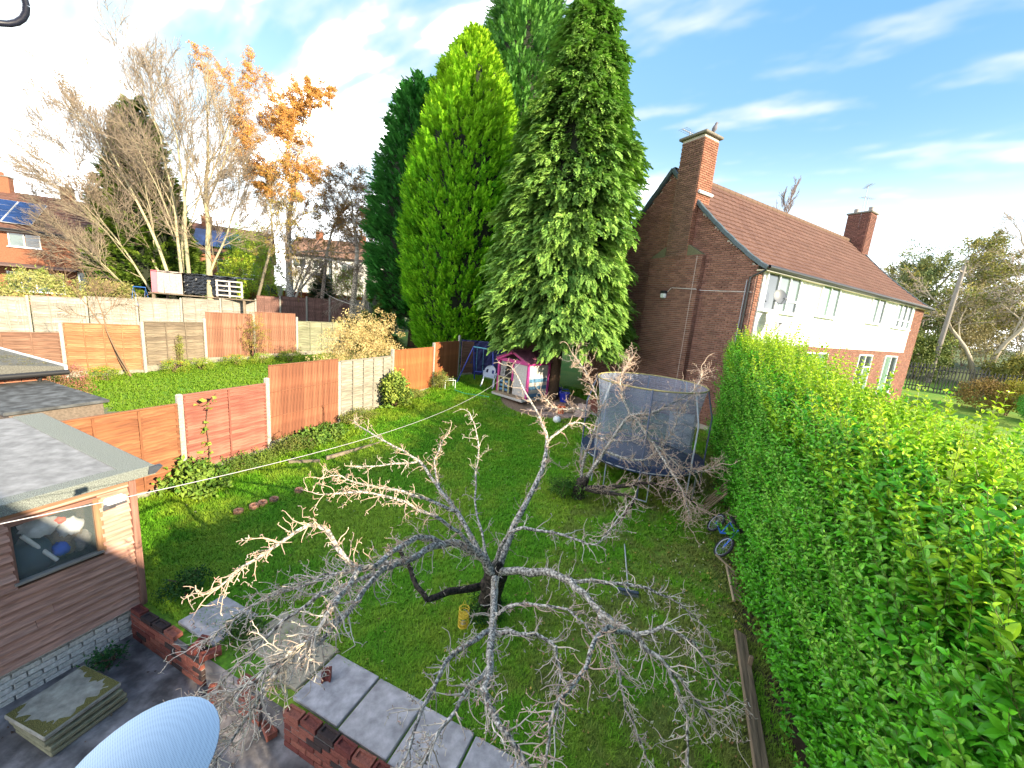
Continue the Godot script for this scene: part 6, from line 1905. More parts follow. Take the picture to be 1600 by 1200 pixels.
	put(tr, "stile", bx(V(0.035, 0.035, 0.95), 0.005), M("lath_pale", Color(0.46, 0.35, 0.23), 0.85, "wood", 1.0, 0.4, true))
	put(tr, "cross_lath", bx(V(0.36, 0.03, 0.04), 0.004), mats["lath_pale"], V(-0.05, 0.02, -0.46), Basis(Vector3.UP, -0.3))
	for k in 7:
		put(tr, "peg", bx(V(0.15, 0.02, 0.02), 0.003), mats["lath_pale"], V(0.08, 0.0, -0.36 + k * 0.115))
	for k in 5:
		var lt := thing("garden_lath", "thin pale lath leaning in the hedge beside the trampoline, " + ["first from the lawn", "second from the lawn", "third from the lawn", "fourth from the lawn", "fifth from the lawn"][k], "lath", G(9.2 + k * 0.18, 1.36 + k * 0.02, 0.55), gb() * Basis(Vector3.RIGHT, 0.5 + rr(-0.1, 0.1)) * Basis(Vector3.BACK, -0.4), "laths leaning in the hedge")
		put(lt, "lath", bx(V(0.035, 1.0, 0.02), 0.003), mats["lath_pale"])
	# blue bicycle half under the hedge
	var bk := thing("bicycle", "small blue bicycle lying half under the hedge", "bicycle", G(8.05, 1.28, 0.30), gb() * Basis(Vector3.BACK, -0.62) * Basis(Vector3.UP, 0.1))
	var blue := M("bike_blue", Color(0.015, 0.10, 0.42), 0.35)
	var tyre := M("tyre", Color(0.015, 0.016, 0.022), 0.8)
	var steel := M("steel_bright", Color(0.3, 0.33, 0.4), 0.3)
	for z in [-0.42, 0.42]:
		var w := Node3D.new()
		w.name = "wheel"
		bk.add_child(w, true)
		w.position = V(0, 0.22, z)
		var ring := []
		var rim := []
		for k in 25:
			var q := TAU * k / 24.0
			ring.append(V(0, sin(q) * 0.21, cos(q) * 0.21))
			rim.append(V(0, sin(q) * 0.185, cos(q) * 0.185))
		put(w, "tyre", tube_mesh(ring, 0.022, 7), tyre)
		put(w, "rim", tube_mesh(rim, 0.01, 6), steel)
		var sp := MB.new()
		for k in 14:
			var q := TAU * k / 14.0
			sp.tube([Vector3.ZERO, V(0.0, sin(q) * 0.185, cos(q) * 0.185)], [0.003, 0.003], 3, false)
		put(w, "spokes", sp.done(steel)).set_meta("kind", "stuff")
	put(bk, "frame", tube_mesh([V(0, 0.22, -0.42), V(0, 0.25, 0.0), V(0, 0.52, 0.28), V(0, 0.5, -0.1), V(0, 0.25, 0.0)], 0.017, 8), blue)
	put(bk, "fork", tube_mesh([V(0, 0.22, 0.42), V(0, 0.6, 0.26)], 0.016, 8), blue)
	put(bk, "handlebar", tube_mesh([V(-0.22, 0.66, 0.18), V(0, 0.62, 0.26), V(0.22, 0.66, 0.18)], 0.013, 8), tyre)
	put(bk, "saddle", lumpy(V(0.06, 0.03, 0.11), 8), tyre, V(0, 0.57, -0.12))
	put(bk, "seat_post", tube_mesh([V(0, 0.48, -0.1), V(0, 0.57, -0.12)], 0.012, 6), steel)
	# yellow feeder
	var fd := thing("bird_feeder", "yellow two tier wire bird feeder hanging from the fruit tree", "bird feeder", V(-0.345, 0.52, -4.15))
	var ym := M("feeder_yellow", Color(0.72, 0.50, 0.04), 0.5)
	for tier in 2:
		var y0 := tier * 0.14
		for y in [0.0, 0.05, 0.10]:
			var ring := []
			for k in 21:
				ring.append(V(cos(TAU * k / 20.0) * 0.062, y0 + y, sin(TAU * k / 20.0) * 0.062))
			put(fd, "hoop", tube_mesh(ring, 0.0055, 6), ym)
		for k in 14:
			var q := TAU * k / 14.0
			put(fd, "wire", tube_mesh([V(cos(q) * 0.062, y0, sin(q) * 0.062), V(cos(q) * 0.062, y0 + 0.1, sin(q) * 0.062)], 0.0028, 4), ym)
		var tray := MB.new()
		tray.lathe([[0.001, y0 - 0.004], [0.06, y0 - 0.004], [0.062, y0 + 0.012], [0.055, y0 + 0.002], [0.001, y0 + 0.002]], 20)
		put(fd, "tray", tray.done(ym))
	put(fd, "fat_ball", lumpy(V(0.03, 0.025, 0.03), 4), M("fat_ball", Color(0.55, 0.48, 0.36), 0.8), V(0, 0.03, 0))
	put(fd, "hook", tube_mesh([V(-0.06, 0.24, 0), V(-0.02, 0.30, 0), V(0, 0.36, 0), V(0.02, 0.30, 0), V(0.06, 0.24, 0)], 0.004, 5), ym)

# ---------- far end of the lawn: playhouse, swing, chair ----------
func playhouse() -> void:
	rng.seed = 601
	var fx := V(0.72, 0, 0.694).normalized()
	var at := V(-0.60, 0.93, -16.22)
	var b := Basis(fx, Vector3.UP, fx.cross(Vector3.UP))
	var t := thing("playhouse", "small wooden playhouse with pink frame and blue and white boards under the conifer", "playhouse", at, b)
	var pink := M("paint_pink", Color(0.62, 0.055, 0.30), 0.6, "fine", 2.0, 0.2)
	var white := M("paint_white", Color(0.62, 0.60, 0.58), 0.7, "fine", 2.0, 0.2)
	var blue := M("paint_blue", Color(0.11, 0.27, 0.46), 0.65, "fine", 2.0, 0.2)
	var cream := M("paint_cream", Color(0.52, 0.46, 0.26), 0.7, "fine", 2.0, 0.2)
	var sand := M("deck_sand", Color(0.36, 0.27, 0.18), 0.9, "wood", 1.0, 0.3, true)
	var W := 1.68
	var D := 1.25
	var Hh := 1.45
	for k in 8:
		put(t, "floor_board", bx(V(W, 0.04, 0.152), 0.004), sand, V(W / 2, 0.1, 0.22 - k * 0.178))
	put(t, "floor_frame", bx(V(W + 0.1, 0.10, 1.5), 0.01), white, V(W / 2, 0.03, -0.45))
	for q in [[0.0, 0.0], [W, 0.0], [0.0, -D], [W, -D]]:
		put(t, "post", bx(V(0.1, Hh, 0.1), 0.01), pink, V(q[0], Hh / 2 + 0.08, q[1]))
	put(t, "post", bx(V(0.09, 0.85, 0.08), 0.01), pink, V(W * 0.50, Hh - 0.35, 0))
	put(t, "front_beam", bx(V(W + 0.16, 0.15, 0.06), 0.01), pink, V(W / 2, Hh + 0.05, 0.02))
	put(t, "side_beam", bx(V(0.06, 0.13, D + 0.1), 0.01), pink, V(W + 0.03, Hh + 0.05, -D / 2))
	for q in [-1.0, 1.0]:
		put(t, "barge_board", bx(V(1.05, 0.12, 0.04), 0.01), pink, V(W / 2 + q * 0.43, Hh + 0.24, 0.09), Basis(Vector3.BACK, -q * 0.40))
	for q in [-1.0, 1.0]:
		put(t, "roof_panel", bx(V(1.05, 0.03, D + 0.3), 0.005), M("roof_felt_pink", Color(0.36, 0.12, 0.2), 0.9, "fine", 2.0, 0.3), V(W / 2 + q * 0.45, Hh + 0.29, -D / 2), Basis(Vector3.BACK, -q * 0.40))
	for k in 9:
		put(t, "front_board", bx(V(W * 0.46, 0.15, 0.02), 0.004), white, V(W * 0.75, 0.2 + k * 0.152, -0.01), Basis(Vector3.RIGHT, 0.04))
	for k in 9:
		put(t, "side_board", bx(V(0.02, 0.148, D - 0.1), 0.004), blue if k < 6 and k % 2 == 0 else white, V(W - 0.0, 0.2 + k * 0.152, -D / 2))
		put(t, "back_board", bx(V(W - 0.1, 0.15, 0.02), 0.004), white, V(W / 2, 0.2 + k * 0.152, -D))
		put(t, "side_board", bx(V(0.02, 0.15, D - 0.1), 0.004), white, V(0, 0.2 + k * 0.152, -D / 2))
	for k in 3:
		put(t, "railing_slat", bx(V(W * 0.40, 0.1, 0.02), 0.004), blue, V(W * 0.25, 0.24 + k * 0.17, 0.03))
	for k in 3:
		put(t, "railing_post", bx(V(0.09, 0.62, 0.03), 0.006), cream, V(0.1 + k * 0.3, 0.42, 0.06))
	put(t, "railing_cap", bx(V(W * 0.46, 0.05, 0.06), 0.006), cream, V(W * 0.24, 0.75, 0.05))
	put(t, "curtain", crumple(0.34, 0.8, 90), M("curtain_grey", Color(0.42, 0.40, 0.40), 0.9), V(0.2, 1.12, -0.05), Basis(Vector3.BACK, -0.22))
	# rear fence and dark blue netting in the corner
	var nt := thing("blue_netting", "dark blue netting sheet hanging in the corner behind the swing frame", "netting", V(-1.55, 1.05, -18.9), Basis(Vector3.UP, 0.1))
	put(nt, "sheet", crumple(2.2, 1.75, 92), M("net_navy", Color(0.02, 0.022, 0.10), 0.8), V(0, 0.95, 0))
	put(nt, "post", bx(V(0.07, 1.9, 0.07), 0.006), M("shed_post", Color(0.17, 0.06, 0.04)), V(1.05, 0.9, -0.06))
	var bf := [P(-2.63, -18.6), P(-0.5, -19.6), P(1.6, -20.6)]
	for k in 2:
		fence_panel(bf[k], bf[k + 1], 1.5, "waney", [Color(0.14, 0.07, 0.05), Color(0.2, 0.1, 0.07)], ["dark shaded fence panel behind the netting at the garden's end", "dark shaded fence panel behind the playhouse at the garden's end"][k], "fence at the garden's end", "end_dark")
	# swing
	var sm := M("swing_blue", Color(0.025, 0.05, 0.34), 0.4)
	var st := M("swing_teal", Color(0.10, 0.34, 0.48), 0.4)
	var s := thing("garden_swing", "blue metal swing frame beside the playhouse", "swing", P(-2.35, -17.35))
	put(s, "leg", tube_mesh([V(-0.2, 0, 0.1), V(0.45, 1.72, -0.25)], 0.028, 8), sm)
	put(s, "leg", tube_mesh([V(0.55, 0, -0.75), V(0.45, 1.72, -0.25)], 0.028, 8), sm)
	put(s, "leg", tube_mesh([V(1.55, 0, 0.2), V(1.35, 1.66, -0.1)], 0.028, 8), sm)
	put(s, "leg", tube_mesh([V(1.45, 0, -0.55), V(1.35, 1.66, -0.1)], 0.028, 8), sm)
	put(s, "top_bar", tube_mesh([V(0.45, 1.72, -0.25), V(1.35, 1.66, -0.1)], 0.03, 8), st)
	for x in [0.62, 0.92]:
		put(s, "chain", tube_mesh([V(x, 1.7, -0.2), V(x + 0.02, 0.6, -0.2)], 0.008, 5), st)
	put(s, "seat", bx(V(0.4, 0.03, 0.16), 0.01), sm, V(0.78, 0.59, -0.2))
	# white plastic chair tipped against the frame
	var pw := M("chair_white", Color(0.50, 0.55, 0.68), 0.45)
	var ch := thing("plastic_chair", "white plastic garden chair tipped up against the swing frame", "chair", P(-1.12, -16.75, 0.1), Basis(Vector3.UP, 0.15) * Basis(Vector3.RIGHT, -0.35) * Basis(Vector3.BACK, -0.18))
	var back := MB.new()
	var prev := []
	for k in 13:
		var f := k / 12.0
		var hw := 0.25 * sqrt(maxf(0.02, 1.0 - pow(maxf(0, f - 0.45) / 0.55, 2.4)))
		var row := [V(-hw, 0.42 + f * 0.62, -0.06 * (1 - f)), V(-hw * 0.35, 0.42 + f * 0.62, -0.03), V(hw * 0.35, 0.42 + f * 0.62, -0.03), V(hw, 0.42 + f * 0.62, -0.06 * (1 - f))]
		if k > 0:
			for q in 3:
				if k in [6, 7, 8] and q != 1:
					var c := 0.55
					back.quad((row[q] as Vector3).lerp(row[q + 1], 0.0 if q == 0 else c), (row[q] as Vector3).lerp(row[q + 1], 1 - c if q == 0 else 1.0), (prev[q] as Vector3).lerp(prev[q + 1], 1 - c if q == 0 else 1.0), (prev[q] as Vector3).lerp(prev[q + 1], 0.0 if q == 0 else c))
				else:
					back.quad(row[q], row[q + 1], prev[q + 1], prev[q])
		prev = row
	put(ch, "backrest", back.done(pw))
	put(ch, "seat", bx(V(0.5, 0.035, 0.46), 0.015), pw, V(0, 0.40, 0.2), Basis(Vector3.RIGHT, 0.05))
	for x in [-1, 1]:
		put(ch, "arm", tube_mesh([V(0.26 * x, 0.66, -0.02), V(0.29 * x, 0.66, 0.3), V(0.27 * x, 0.42, 0.42)], 0.022, 6), pw)
		for z in [0.0, 0.42]:
			put(ch, "leg", tube_mesh([V(0.23 * x, 0.40, z), V(0.27 * x, 0.0, z + (0.06 if z > 0.1 else -0.06))], 0.024, 6), pw)
	# small metal table frame
	var tf := thing("cube_table", "small white metal cube table frame at the foot of the last orange panel", "table frame", P(-2.72, -16.35), Basis(Vector3.UP, 0.4))
	var wm := M("metal_white", Color(0.55, 0.62, 0.62), 0.5)
	for y in [0.02, 0.42]:
		put(tf, "rail", tube_mesh([V(-0.22, y, -0.2), V(0.22, y, -0.2), V(0.22, y, 0.2), V(-0.22, y, 0.2), V(-0.22, y, -0.2)], 0.014, 6), wm)
	for q in [[-0.22, -0.2], [0.22, -0.2], [0.22, 0.2], [-0.22, 0.2]]:
		put(tf, "leg", tube_mesh([V(q[0], 0, q[1]), V(q[0], 0.44, q[1])], 0.014, 6), wm)
	# things lying round the conifer's trunk
	var jk := [["blue_tub", "blue plastic tub standing right of the conifer trunk", V(2.25, 0, -15.9), "tub", Color(0.015, 0.03, 0.38)], ["blue_tub", "dark blue plastic tub behind the other tub, right of the conifer trunk", V(2.0, 0.0, -16.6), "tub", Color(0.01, 0.02, 0.22)], ["red_pot", "orange red plastic pot on the paving by the conifer trunk", V(1.98, 0, -14.4), "pot", Color(0.62, 0.09, 0.02)]]
	for q in jk:
		var o := thing(q[0], q[1], q[3], P(q[2].x, q[2].z, 0.02))
		var m := MB.new()
		var r := 0.22 if q[3] == "tub" else 0.15
		m.lathe([[r * 0.75, 0.0], [r, r * 1.7], [r * 1.08, r * 1.72], [r * 1.08, r * 1.82], [r * 0.92, r * 1.8], [r * 0.7, 0.05], [0.001, 0.04]], 18)
		put(o, "body", m.done(M(q[1], q[4], 0.4)))
		put(o, "handle", tube_mesh([V(-r, r * 1.75, 0), V(-r * 0.6, r * 2.5, 0.05), V(r * 0.6, r * 2.5, 0.05), V(r, r * 1.75, 0)], 0.01, 6), M(q[1], q[4], 0.4))
	var bl := thing("white_ball", "white ball on the ground in front of the conifer trunk", "ball", P(1.72, -13.35, 0.13))
	var sp := SphereMesh.new()
	sp.radius = 0.14
	sp.height = 0.28
	put(bl, "shell", sp, M("ball_white", Color(0.72, 0.72, 0.74), 0.4))
	put(bl, "seam", tube_mesh([V(0, 0.141, 0), V(0.1, 0.1, 0), V(0.141, 0, 0), V(0.1, -0.1, 0), V(0, -0.141, 0)], 0.003, 4), M("seam_grey", Color(0.3, 0.3, 0.3)))
	var stone := M("stone_pink", Color(0.40, 0.29, 0.25), 0.9, "blotch", 1.2, 0.4)
	var n := 0
	for q in [[1.35, -14.9, 0.6, 0.5], [1.9, -14.9, 0.5, 0.5], [2.5, -15.0, 0.55, 0.5], [1.5, -14.2, 0.6, 0.45], [2.2, -14.2, 0.5, 0.5], [2.75, -14.3, 0.45, 0.5], [0.9, -14.55, 0.4, 0.4], [2.2, -15.6, 0.6, 0.5], [2.9, -15.6, 0.5, 0.5]]:
		var o := thing("stone_flag", "pinkish stone flag by the conifer trunk, " + ["just in front of it", "in front of it to its right", "right of it near the blue tub", "nearest the lawn on the left", "between the red pot and the lawn", "beside the red pot towards the trampoline", "nearest the playhouse corner", "behind the blue tub", "farthest right, behind the trampoline"][n], "stone", P(q[0], q[1], 0.02), Basis.from_euler(V(rr(-0.06, 0.06), rr(0, 1.5), rr(-0.06, 0.06))), "stone flags by the conifer trunk")
		put(o, "stone", bx(V(q[2], 0.06, q[3]), 0.015), stone)
		n += 1
	for q in [[3.3, -14.6, 0.7], [2.7, -13.9, -0.5]]:
		var o := thing("loose_board", ["reddish board leaning behind the trampoline", "pale stone board lying by the trampoline's back"][0 if q[2] > 0 else 1], "board", P(q[0], q[1], 0.35), Basis.from_euler(V(0.8, q[2], 0.1)))
		put(o, "board", bx(V(0.5, 0.03, 0.6), 0.006), M("board_red", Color(0.3, 0.09, 0.06), 0.8) if q[2] > 0 else stone)
	var bare := MB.new()
	for k in 40:
		var a0 := TAU * k / 40.0
		var a1 := TAU * (k + 1) / 40.0
		var c := Vector2(1.5, -15.6)
		var r0 := 1.0 + 0.25 * noise.get_noise_2d(cos(a0) * 60, sin(a0) * 60)
		var r1 := 1.0 + 0.25 * noise.get_noise_2d(cos(a1) * 60, sin(a1) * 60)
		for j in 6:
			var f0 := j / 6.0
			var f1 := (j + 1) / 6.0
			var q := []
			for e in [[a0, r0 * f0], [a1, r1 * f0], [a1, r1 * f1], [a0, r0 * f1]]:
				var x: float = c.x + cos(e[0]) * 2.7 * e[1]
				var z: float = c.y + sin(e[0]) * 2.2 * e[1]
				q.append(P(x, z, 0.012))
			bare.face(q[0], q[1], q[2], q[3])
	struct("bare_soil_path", bare.done(M("soil_pale", Color(0.33, 0.22, 0.15), 0.95, "fine", 1.2, 0.6)))
	var hose := thing("garden_hose", "thin green hose lying on the grass by the swing", "hose", P(-2.4, -16.0, 0.03))
	put(hose, "tube", tube_mesh([V(0, 0.05, 0), V(0.5, 0.0, 0.3), V(1.0, 0.0, 0.35), V(1.5, 0.02, 0.6)], 0.012, 6), M("hose_green", Color(0.03, 0.32, 0.2), 0.5))

func trampoline() -> void:
	rng.seed = 651
	var c := P(3.55, -9.75)
	var t := thing("trampoline", "round trampoline with grey safety net and yellow edged top ring behind the second fruit tree", "trampoline", c)
	var R := 1.52
	var by := 0.74
	var steel := M("tramp_steel", Color(0.36, 0.40, 0.45), 0.35)
	var bed := MB.new()
	bed.lathe([[0.001, by], [R - 0.28, by + 0.005]], 40)
	put(t, "bed", bed.done(M("bed_black", Color(0.012, 0.015, 0.05), 0.6)))
	for k in 6:
		var pd := MB.new()
		for j in 6:
			var a0 := TAU * (k * 6 + j) / 36.0 + 0.004
			var a1 := TAU * (k * 6 + j + 1) / 36.0
			var q := []
			for e in [[a0, R - 0.3], [a1, R - 0.3], [a1, R + 0.02], [a0, R + 0.02]]:
				q.append(V(cos(e[0]) * e[1], by + 0.03, sin(e[0]) * e[1]))
			pd.face(q[0], q[1], q[2], q[3])
			pd.face(q[3], q[2], q[2] + V(0, -0.07, 0), q[3] + V(0, -0.07, 0))
		put(t, "pad", pd.done(M("pad_navy", Color(0.008, 0.025, 0.075), 0.45)))
	var rim := []
	for k in 41:
		rim.append(V(cos(TAU * k / 40.0) * R, by, sin(TAU * k / 40.0) * R))
	put(t, "rim", tube_mesh(rim, 0.024, 8), steel)
	for k in 4:
		var a := TAU * k / 4.0 + 0.5
		var d := V(cos(a + 0.35), 0, sin(a + 0.35)) * (R - 0.02)
		var e := V(cos(a - 0.35), 0, sin(a - 0.35)) * (R - 0.02)
		put(t, "leg", tube_mesh([d + V(0, by, 0), d + V(0, 0.03, 0), e + V(0, 0.03, 0), e + V(0, by, 0)], 0.02, 8), steel)
	var TR := 1.34
	var top := 2.62
	for k in 8:
		var a := TAU * k / 8.0 + 0.3
		var d := V(cos(a), 0, sin(a))
		put(t, "net_pole", tube_mesh([d * (R + 0.02) + V(0, 0.1, 0), d * (R + 0.02) + V(0, 1.9, 0), d * TR + V(0, top, 0)], 0.02, 8), M("pole_foam", Color(0.08, 0.10, 0.16), 0.7) if k % 2 == 0 else steel)
	var tp := []
	for k in 41:
		tp.append(V(cos(TAU * k / 40.0) * TR, top, sin(TAU * k / 40.0) * TR))
	put(t, "top_ring", tube_mesh(tp, 0.017, 8), M("ring_yellow", Color(0.30, 0.26, 0.10), 0.5))
	var net := StandardMaterial3D.new()
	net.transparency = BaseMaterial3D.TRANSPARENCY_ALPHA
	net.albedo_color = Color(0.52, 0.56, 0.64, 0.48)
	net.roughness = 0.9
	net.cull_mode = BaseMaterial3D.CULL_DISABLED
	for k in 8:
		var nm := MB.new()
		for j in 5:
			var a0 := TAU * (k * 5 + j) / 40.0
			var a1 := TAU * (k * 5 + j + 1) / 40.0
			for r in 4:
				var f0 := r / 4.0
				var f1 := (r + 1) / 4.0
				var q := []
				for e in [[a0, f0], [a1, f0], [a1, f1], [a0, f1]]:
					var rad := lerpf(R - 0.3, TR - 0.01, e[1]) - 0.08 * sin(PI * e[1])
					q.append(V(cos(e[0]) * rad, lerpf(by + 0.03, top, e[1]), sin(e[0]) * rad))
				nm.face(q[0], q[1], q[2], q[3])
		put(t, "net", nm.done(net))
	var seams := M("net_seam", Color(0.03, 0.035, 0.06), 0.8)
	for k in 6:
		var rr_ := []
		var f := 0.12 + k * 0.15
		var rad := lerpf(R - 0.3, TR - 0.01, f) - 0.08 * sin(PI * f)
		for j in 41:
			rr_.append(V(cos(TAU * j / 40.0) * rad, lerpf(by + 0.03, top, f), sin(TAU * j / 40.0) * rad))
		put(t, "net_seam", tube_mesh(rr_, 0.004, 4), seams)
	var ws := thing("white_sheet", "white sheet of board standing behind the trampoline beside the hedge", "board", P(5.2, -11.3, 0.3), Basis(Vector3.UP, -0.35))
	put(ws, "board", bx(V(0.7, 1.2, 0.03), 0.006), M("board_white", Color(0.62, 0.64, 0.68), 0.6), V(0, 0.5, 0))
	var st := thing("step_stool", "small green step stool under the front of the trampoline", "stool", P(2.95, -8.55), Basis(Vector3.UP, 0.4))
	put(st, "tread", bx(V(0.36, 0.035, 0.24), 0.01), M("stool_green", Color(0.22, 0.42, 0.05), 0.5), V(0, 0.24, 0))
	for x in [-1, 1]:
		put(st, "leg", bx(V(0.03, 0.23, 0.22), 0.005), M("stool_green", Color(0.22, 0.42, 0.05), 0.5), V(0.15 * x, 0.115, 0))

# ---------- fruit trees ----------
func fruit_trees() -> void:
	rng.seed = 701
	var bark := M("bark_fruit", Color(0.76, 0.69, 0.61), 0.95, "lichen", 2.2, 1.0)
	var dark := M("bark_fruit_dark", Color(0.085, 0.065, 0.05), 0.95, "lichen", 1.6, 1.0)
	var twig := VM("twig_fruit", 0.9)
	var tan_ := Color(0.58, 0.43, 0.33)
	var lich := Color(0.64, 0.56, 0.47)
	var t := thing("fruit_tree", "old pruned fruit tree with lichen covered limbs spreading in the foreground", "fruit tree", V(0, 0, -5.0))
	var o := V(0, 0, -5.0)
	var tk := MB.new()
	tk.tube([V(-0.06, -0.3, 0.0), V(-0.05, 0.05, 0.0), V(-0.05, 0.3, 0.02), V(0.0, 0.55, 0.1), V(0.02, 0.78, 0.15), V(0.03, 0.92, 0.14)], [0.24, 0.19, 0.155, 0.15, 0.14, 0.05], 12)
	put(t, "trunk", tk.done(dark))
	put(t, "burr", lumpy(V(0.16, 0.14, 0.15), 12), dark, V(0.0, 0.72, 0.12))
	put(t, "burr", lumpy(V(0.11, 0.12, 0.10), 14), dark, V(-0.1, 0.5, 0.08))
	var L := [
		[[V(0.03, 0.77, -4.87), V(0.23, 1.31, -5.22), V(0.53, 1.86, -5.63), V(0.67, 2.33, -6.12), V(0.47, 2.71, -6.50), V(-0.03, 3.40, -6.93)], 0.062, 0.012, 1.0, 0.42, tan_],
		[[V(0.67, 2.33, -6.12), V(1.17, 2.61, -6.48), V(1.63, 2.40, -6.31), V(2.1, 2.44, -6.25)], 0.024, 0.007, 1.2, 0.35, tan_],
		[[V(-0.04, 0.8, -4.8), V(-0.32, 1.2, -4.68), V(-0.72, 1.4, -4.46), V(-1.0, 1.5, -3.96), V(-1.2, 1.55, -3.69), V(-1.36, 1.5, -3.11), V(-1.59, 1.35, -2.76)], 0.066, 0.014, 1.6, 0.42, lich],
		[[V(-0.72, 1.4, -4.46), V(-1.0, 1.6, -4.25), V(-1.34, 1.8, -3.34), V(-1.83, 2.1, -3.56), V(-2.01, 2.15, -3.03), V(-2.23, 2.0, -2.75)], 0.042, 0.008, 1.6, 0.34, tan_],
		[[V(-1.34, 1.8, -3.34), V(-1.3, 1.9, -2.73), V(-1.37, 1.85, -2.46), V(-1.63, 1.7, -2.26), V(-1.89, 1.5, -2.18)], 0.030, 0.007, 2.4, 0.38, lich],
		[[V(-1.2, 1.55, -3.69), V(-1.7, 1.5, -3.3), V(-2.1, 1.25, -2.9), V(-2.35, 0.95, -2.6)], 0.026, 0.007, 2.4, 0.45, lich],
		[[V(-1.0, 1.5, -3.96), V(-1.75, 1.42, -3.7), V(-2.3, 1.3, -3.45), V(-2.75, 1.0, -3.2)], 0.026, 0.007, 2.2, 0.45, lich],
		[[V(-1.36, 1.5, -3.11), V(-1.62, 1.5, -2.7), V(-1.7, 1.4, -2.3), V(-1.75, 1.3, -2.0)], 0.024, 0.007, 2.6, 0.40, lich],
		[[V(0.0, 0.8, -4.67), V(0.01, 1.1, -3.71), V(0.02, 1.4, -2.8), V(0.01, 1.55, -2.4), V(0.16, 1.6, -2.11), V(0.34, 1.5, -2.0)], 0.052, 0.013, 1.3, 0.34, lich],
		[[V(0.0, 1.2, -3.39), V(-0.25, 1.4, -2.97), V(-0.38, 1.45, -2.69), V(-0.5, 1.3, -2.19)], 0.028, 0.010, 1.2, 0.32, lich],
		[[V(0.0, 1.2, -3.39), V(0.28, 1.3, -3.26), V(0.58, 1.35, -3.18), V(0.66, 1.2, -2.92), V(0.62, 0.95, -2.7)], 0.028, 0.008, 1.3, 0.30, lich],
		[[V(0.03, 0.8, -4.83), V(0.63, 1.1, -4.48), V(0.91, 1.25, -4.17), V(1.13, 1.35, -3.6), V(1.37, 1.4, -3.28), V(1.67, 1.3, -3.02), V(2.03, 1.0, -2.86)], 0.060, 0.012, 1.5, 0.40, lich],
		[[V(1.37, 1.4, -3.28), V(0.98, 1.7, -2.96), V(0.68, 1.8, -2.39), V(0.48, 1.85, -2.1), V(0.4, 1.7, -1.9)], 0.026, 0.008, 1.4, 0.30, tan_],
		[[V(1.37, 1.4, -3.28), V(1.75, 1.55, -3.2), V(2.1, 1.3, -3.1), V(2.3, 0.9, -3.0)], 0.024, 0.007, 1.7, 0.36, lich],
		[[V(1.13, 1.35, -3.6), V(1.25, 1.2, -3.2), V(1.3, 0.95, -2.9), V(1.45, 0.7, -2.7)], 0.022, 0.006, 1.7, 0.36, lich],
		[[V(-0.09, 0.8, -4.86), V(-0.66, 1.3, -5.46), V(-0.98, 1.45, -5.74), V(-1.51, 1.7, -6.35), V(-2.22, 1.9, -6.61), V(-3.02, 2.0, -7.26)], 0.046, 0.009, 1.2, 0.38, tan_],
		[[V(-0.66, 1.3, -5.46), V(-1.3, 1.6, -5.3), V(-1.9, 1.85, -5.0), V(-2.3, 2.0, -4.9)], 0.03, 0.008, 1.3, 0.36, tan_],
		[[V(-0.10, 0.88, -4.89), V(-0.41, 1.53, -5.47), V(-0.45, 2.20, -5.90), V(-0.60, 2.61, -6.07)], 0.022, 0.006, 1.1, 0.34, lich],
		[[V(-0.05, 0.87, -4.83), V(0.17, 1.49, -4.75), V(0.83, 1.62, -4.57), V(1.21, 1.65, -4.37), V(1.57, 2.02, -4.54)], 0.030, 0.007, 1.3, 0.36, lich],
		[[V(-0.04, 0.8, -4.8), V(-0.5, 1.55, -4.5), V(-1.0, 1.95, -4.3), V(-1.55, 2.15, -4.2), V(-2.0, 2.2, -4.0)], 0.03, 0.008, 1.5, 0.36, tan_],
		[[V(0.02, 1.4, -2.8), V(-0.12, 1.5, -2.5), V(-0.3, 1.45, -2.2), V(-0.42, 1.3, -2.0)], 0.022, 0.007, 1.5, 0.3, lich],
		[[V(1.67, 1.3, -3.02), V(1.75, 1.1, -2.75), V(1.7, 0.85, -2.5)], 0.020, 0.006, 2.0, 0.32, lich],
		[[V(0.91, 1.25, -4.17), V(1.5, 1.4, -4.0), V(2.0, 1.35, -3.9), V(2.4, 1.1, -3.8)], 0.026, 0.007, 1.8, 0.34, lich],
		[[V(0.01, 1.1, -3.71), V(0.35, 1.35, -3.6), V(0.75, 1.5, -3.4), V(1.0, 1.45, -3.1)], 0.024, 0.007, 1.5, 0.32, tan_],
		[[V(-0.98, 1.45, -5.74), V(-1.2, 1.8, -6.2), V(-1.1, 2.1, -6.6)], 0.022, 0.007, 1.5, 0.34, tan_],
		[[V(-1.51, 1.7, -6.35), V(-1.9, 1.7, -6.1), V(-2.4, 1.65, -6.0)], 0.022, 0.010, 0.8, 0.25, lich],
		[[V(-1.0, 1.5, -3.96), V(-1.5, 1.35, -3.95), V(-2.0, 1.2, -3.95), V(-2.5, 1.0, -3.9)], 0.024, 0.007, 1.9, 0.4, lich]]
	for q in L:
		var pts := []
		for p in q[0]:
			pts.append((p as Vector3) - o)
		fruit_limb(t, pts, q[1], q[2], bark, twig, float(q[3]) * 1.2, q[4], q[5])
	fruit_limb(t, [V(-0.10, 0.45, 0.0), V(-0.62, 0.6, 0.41), V(-0.84, 0.7, 0.67), V(-1.15, 0.9, 0.42), V(-1.32, 1.1, 0.32)], 0.055, 0.025, dark, twig, 0.2, 0.25, lich)
	# second tree, in front of the trampoline
	var b := V(1.84, 0.22, -8.5)
	var t2 := thing("fruit_tree", "second pale twiggy fruit tree with a bent dark trunk in front of the trampoline", "fruit tree", b)
	var tk2 := MB.new()
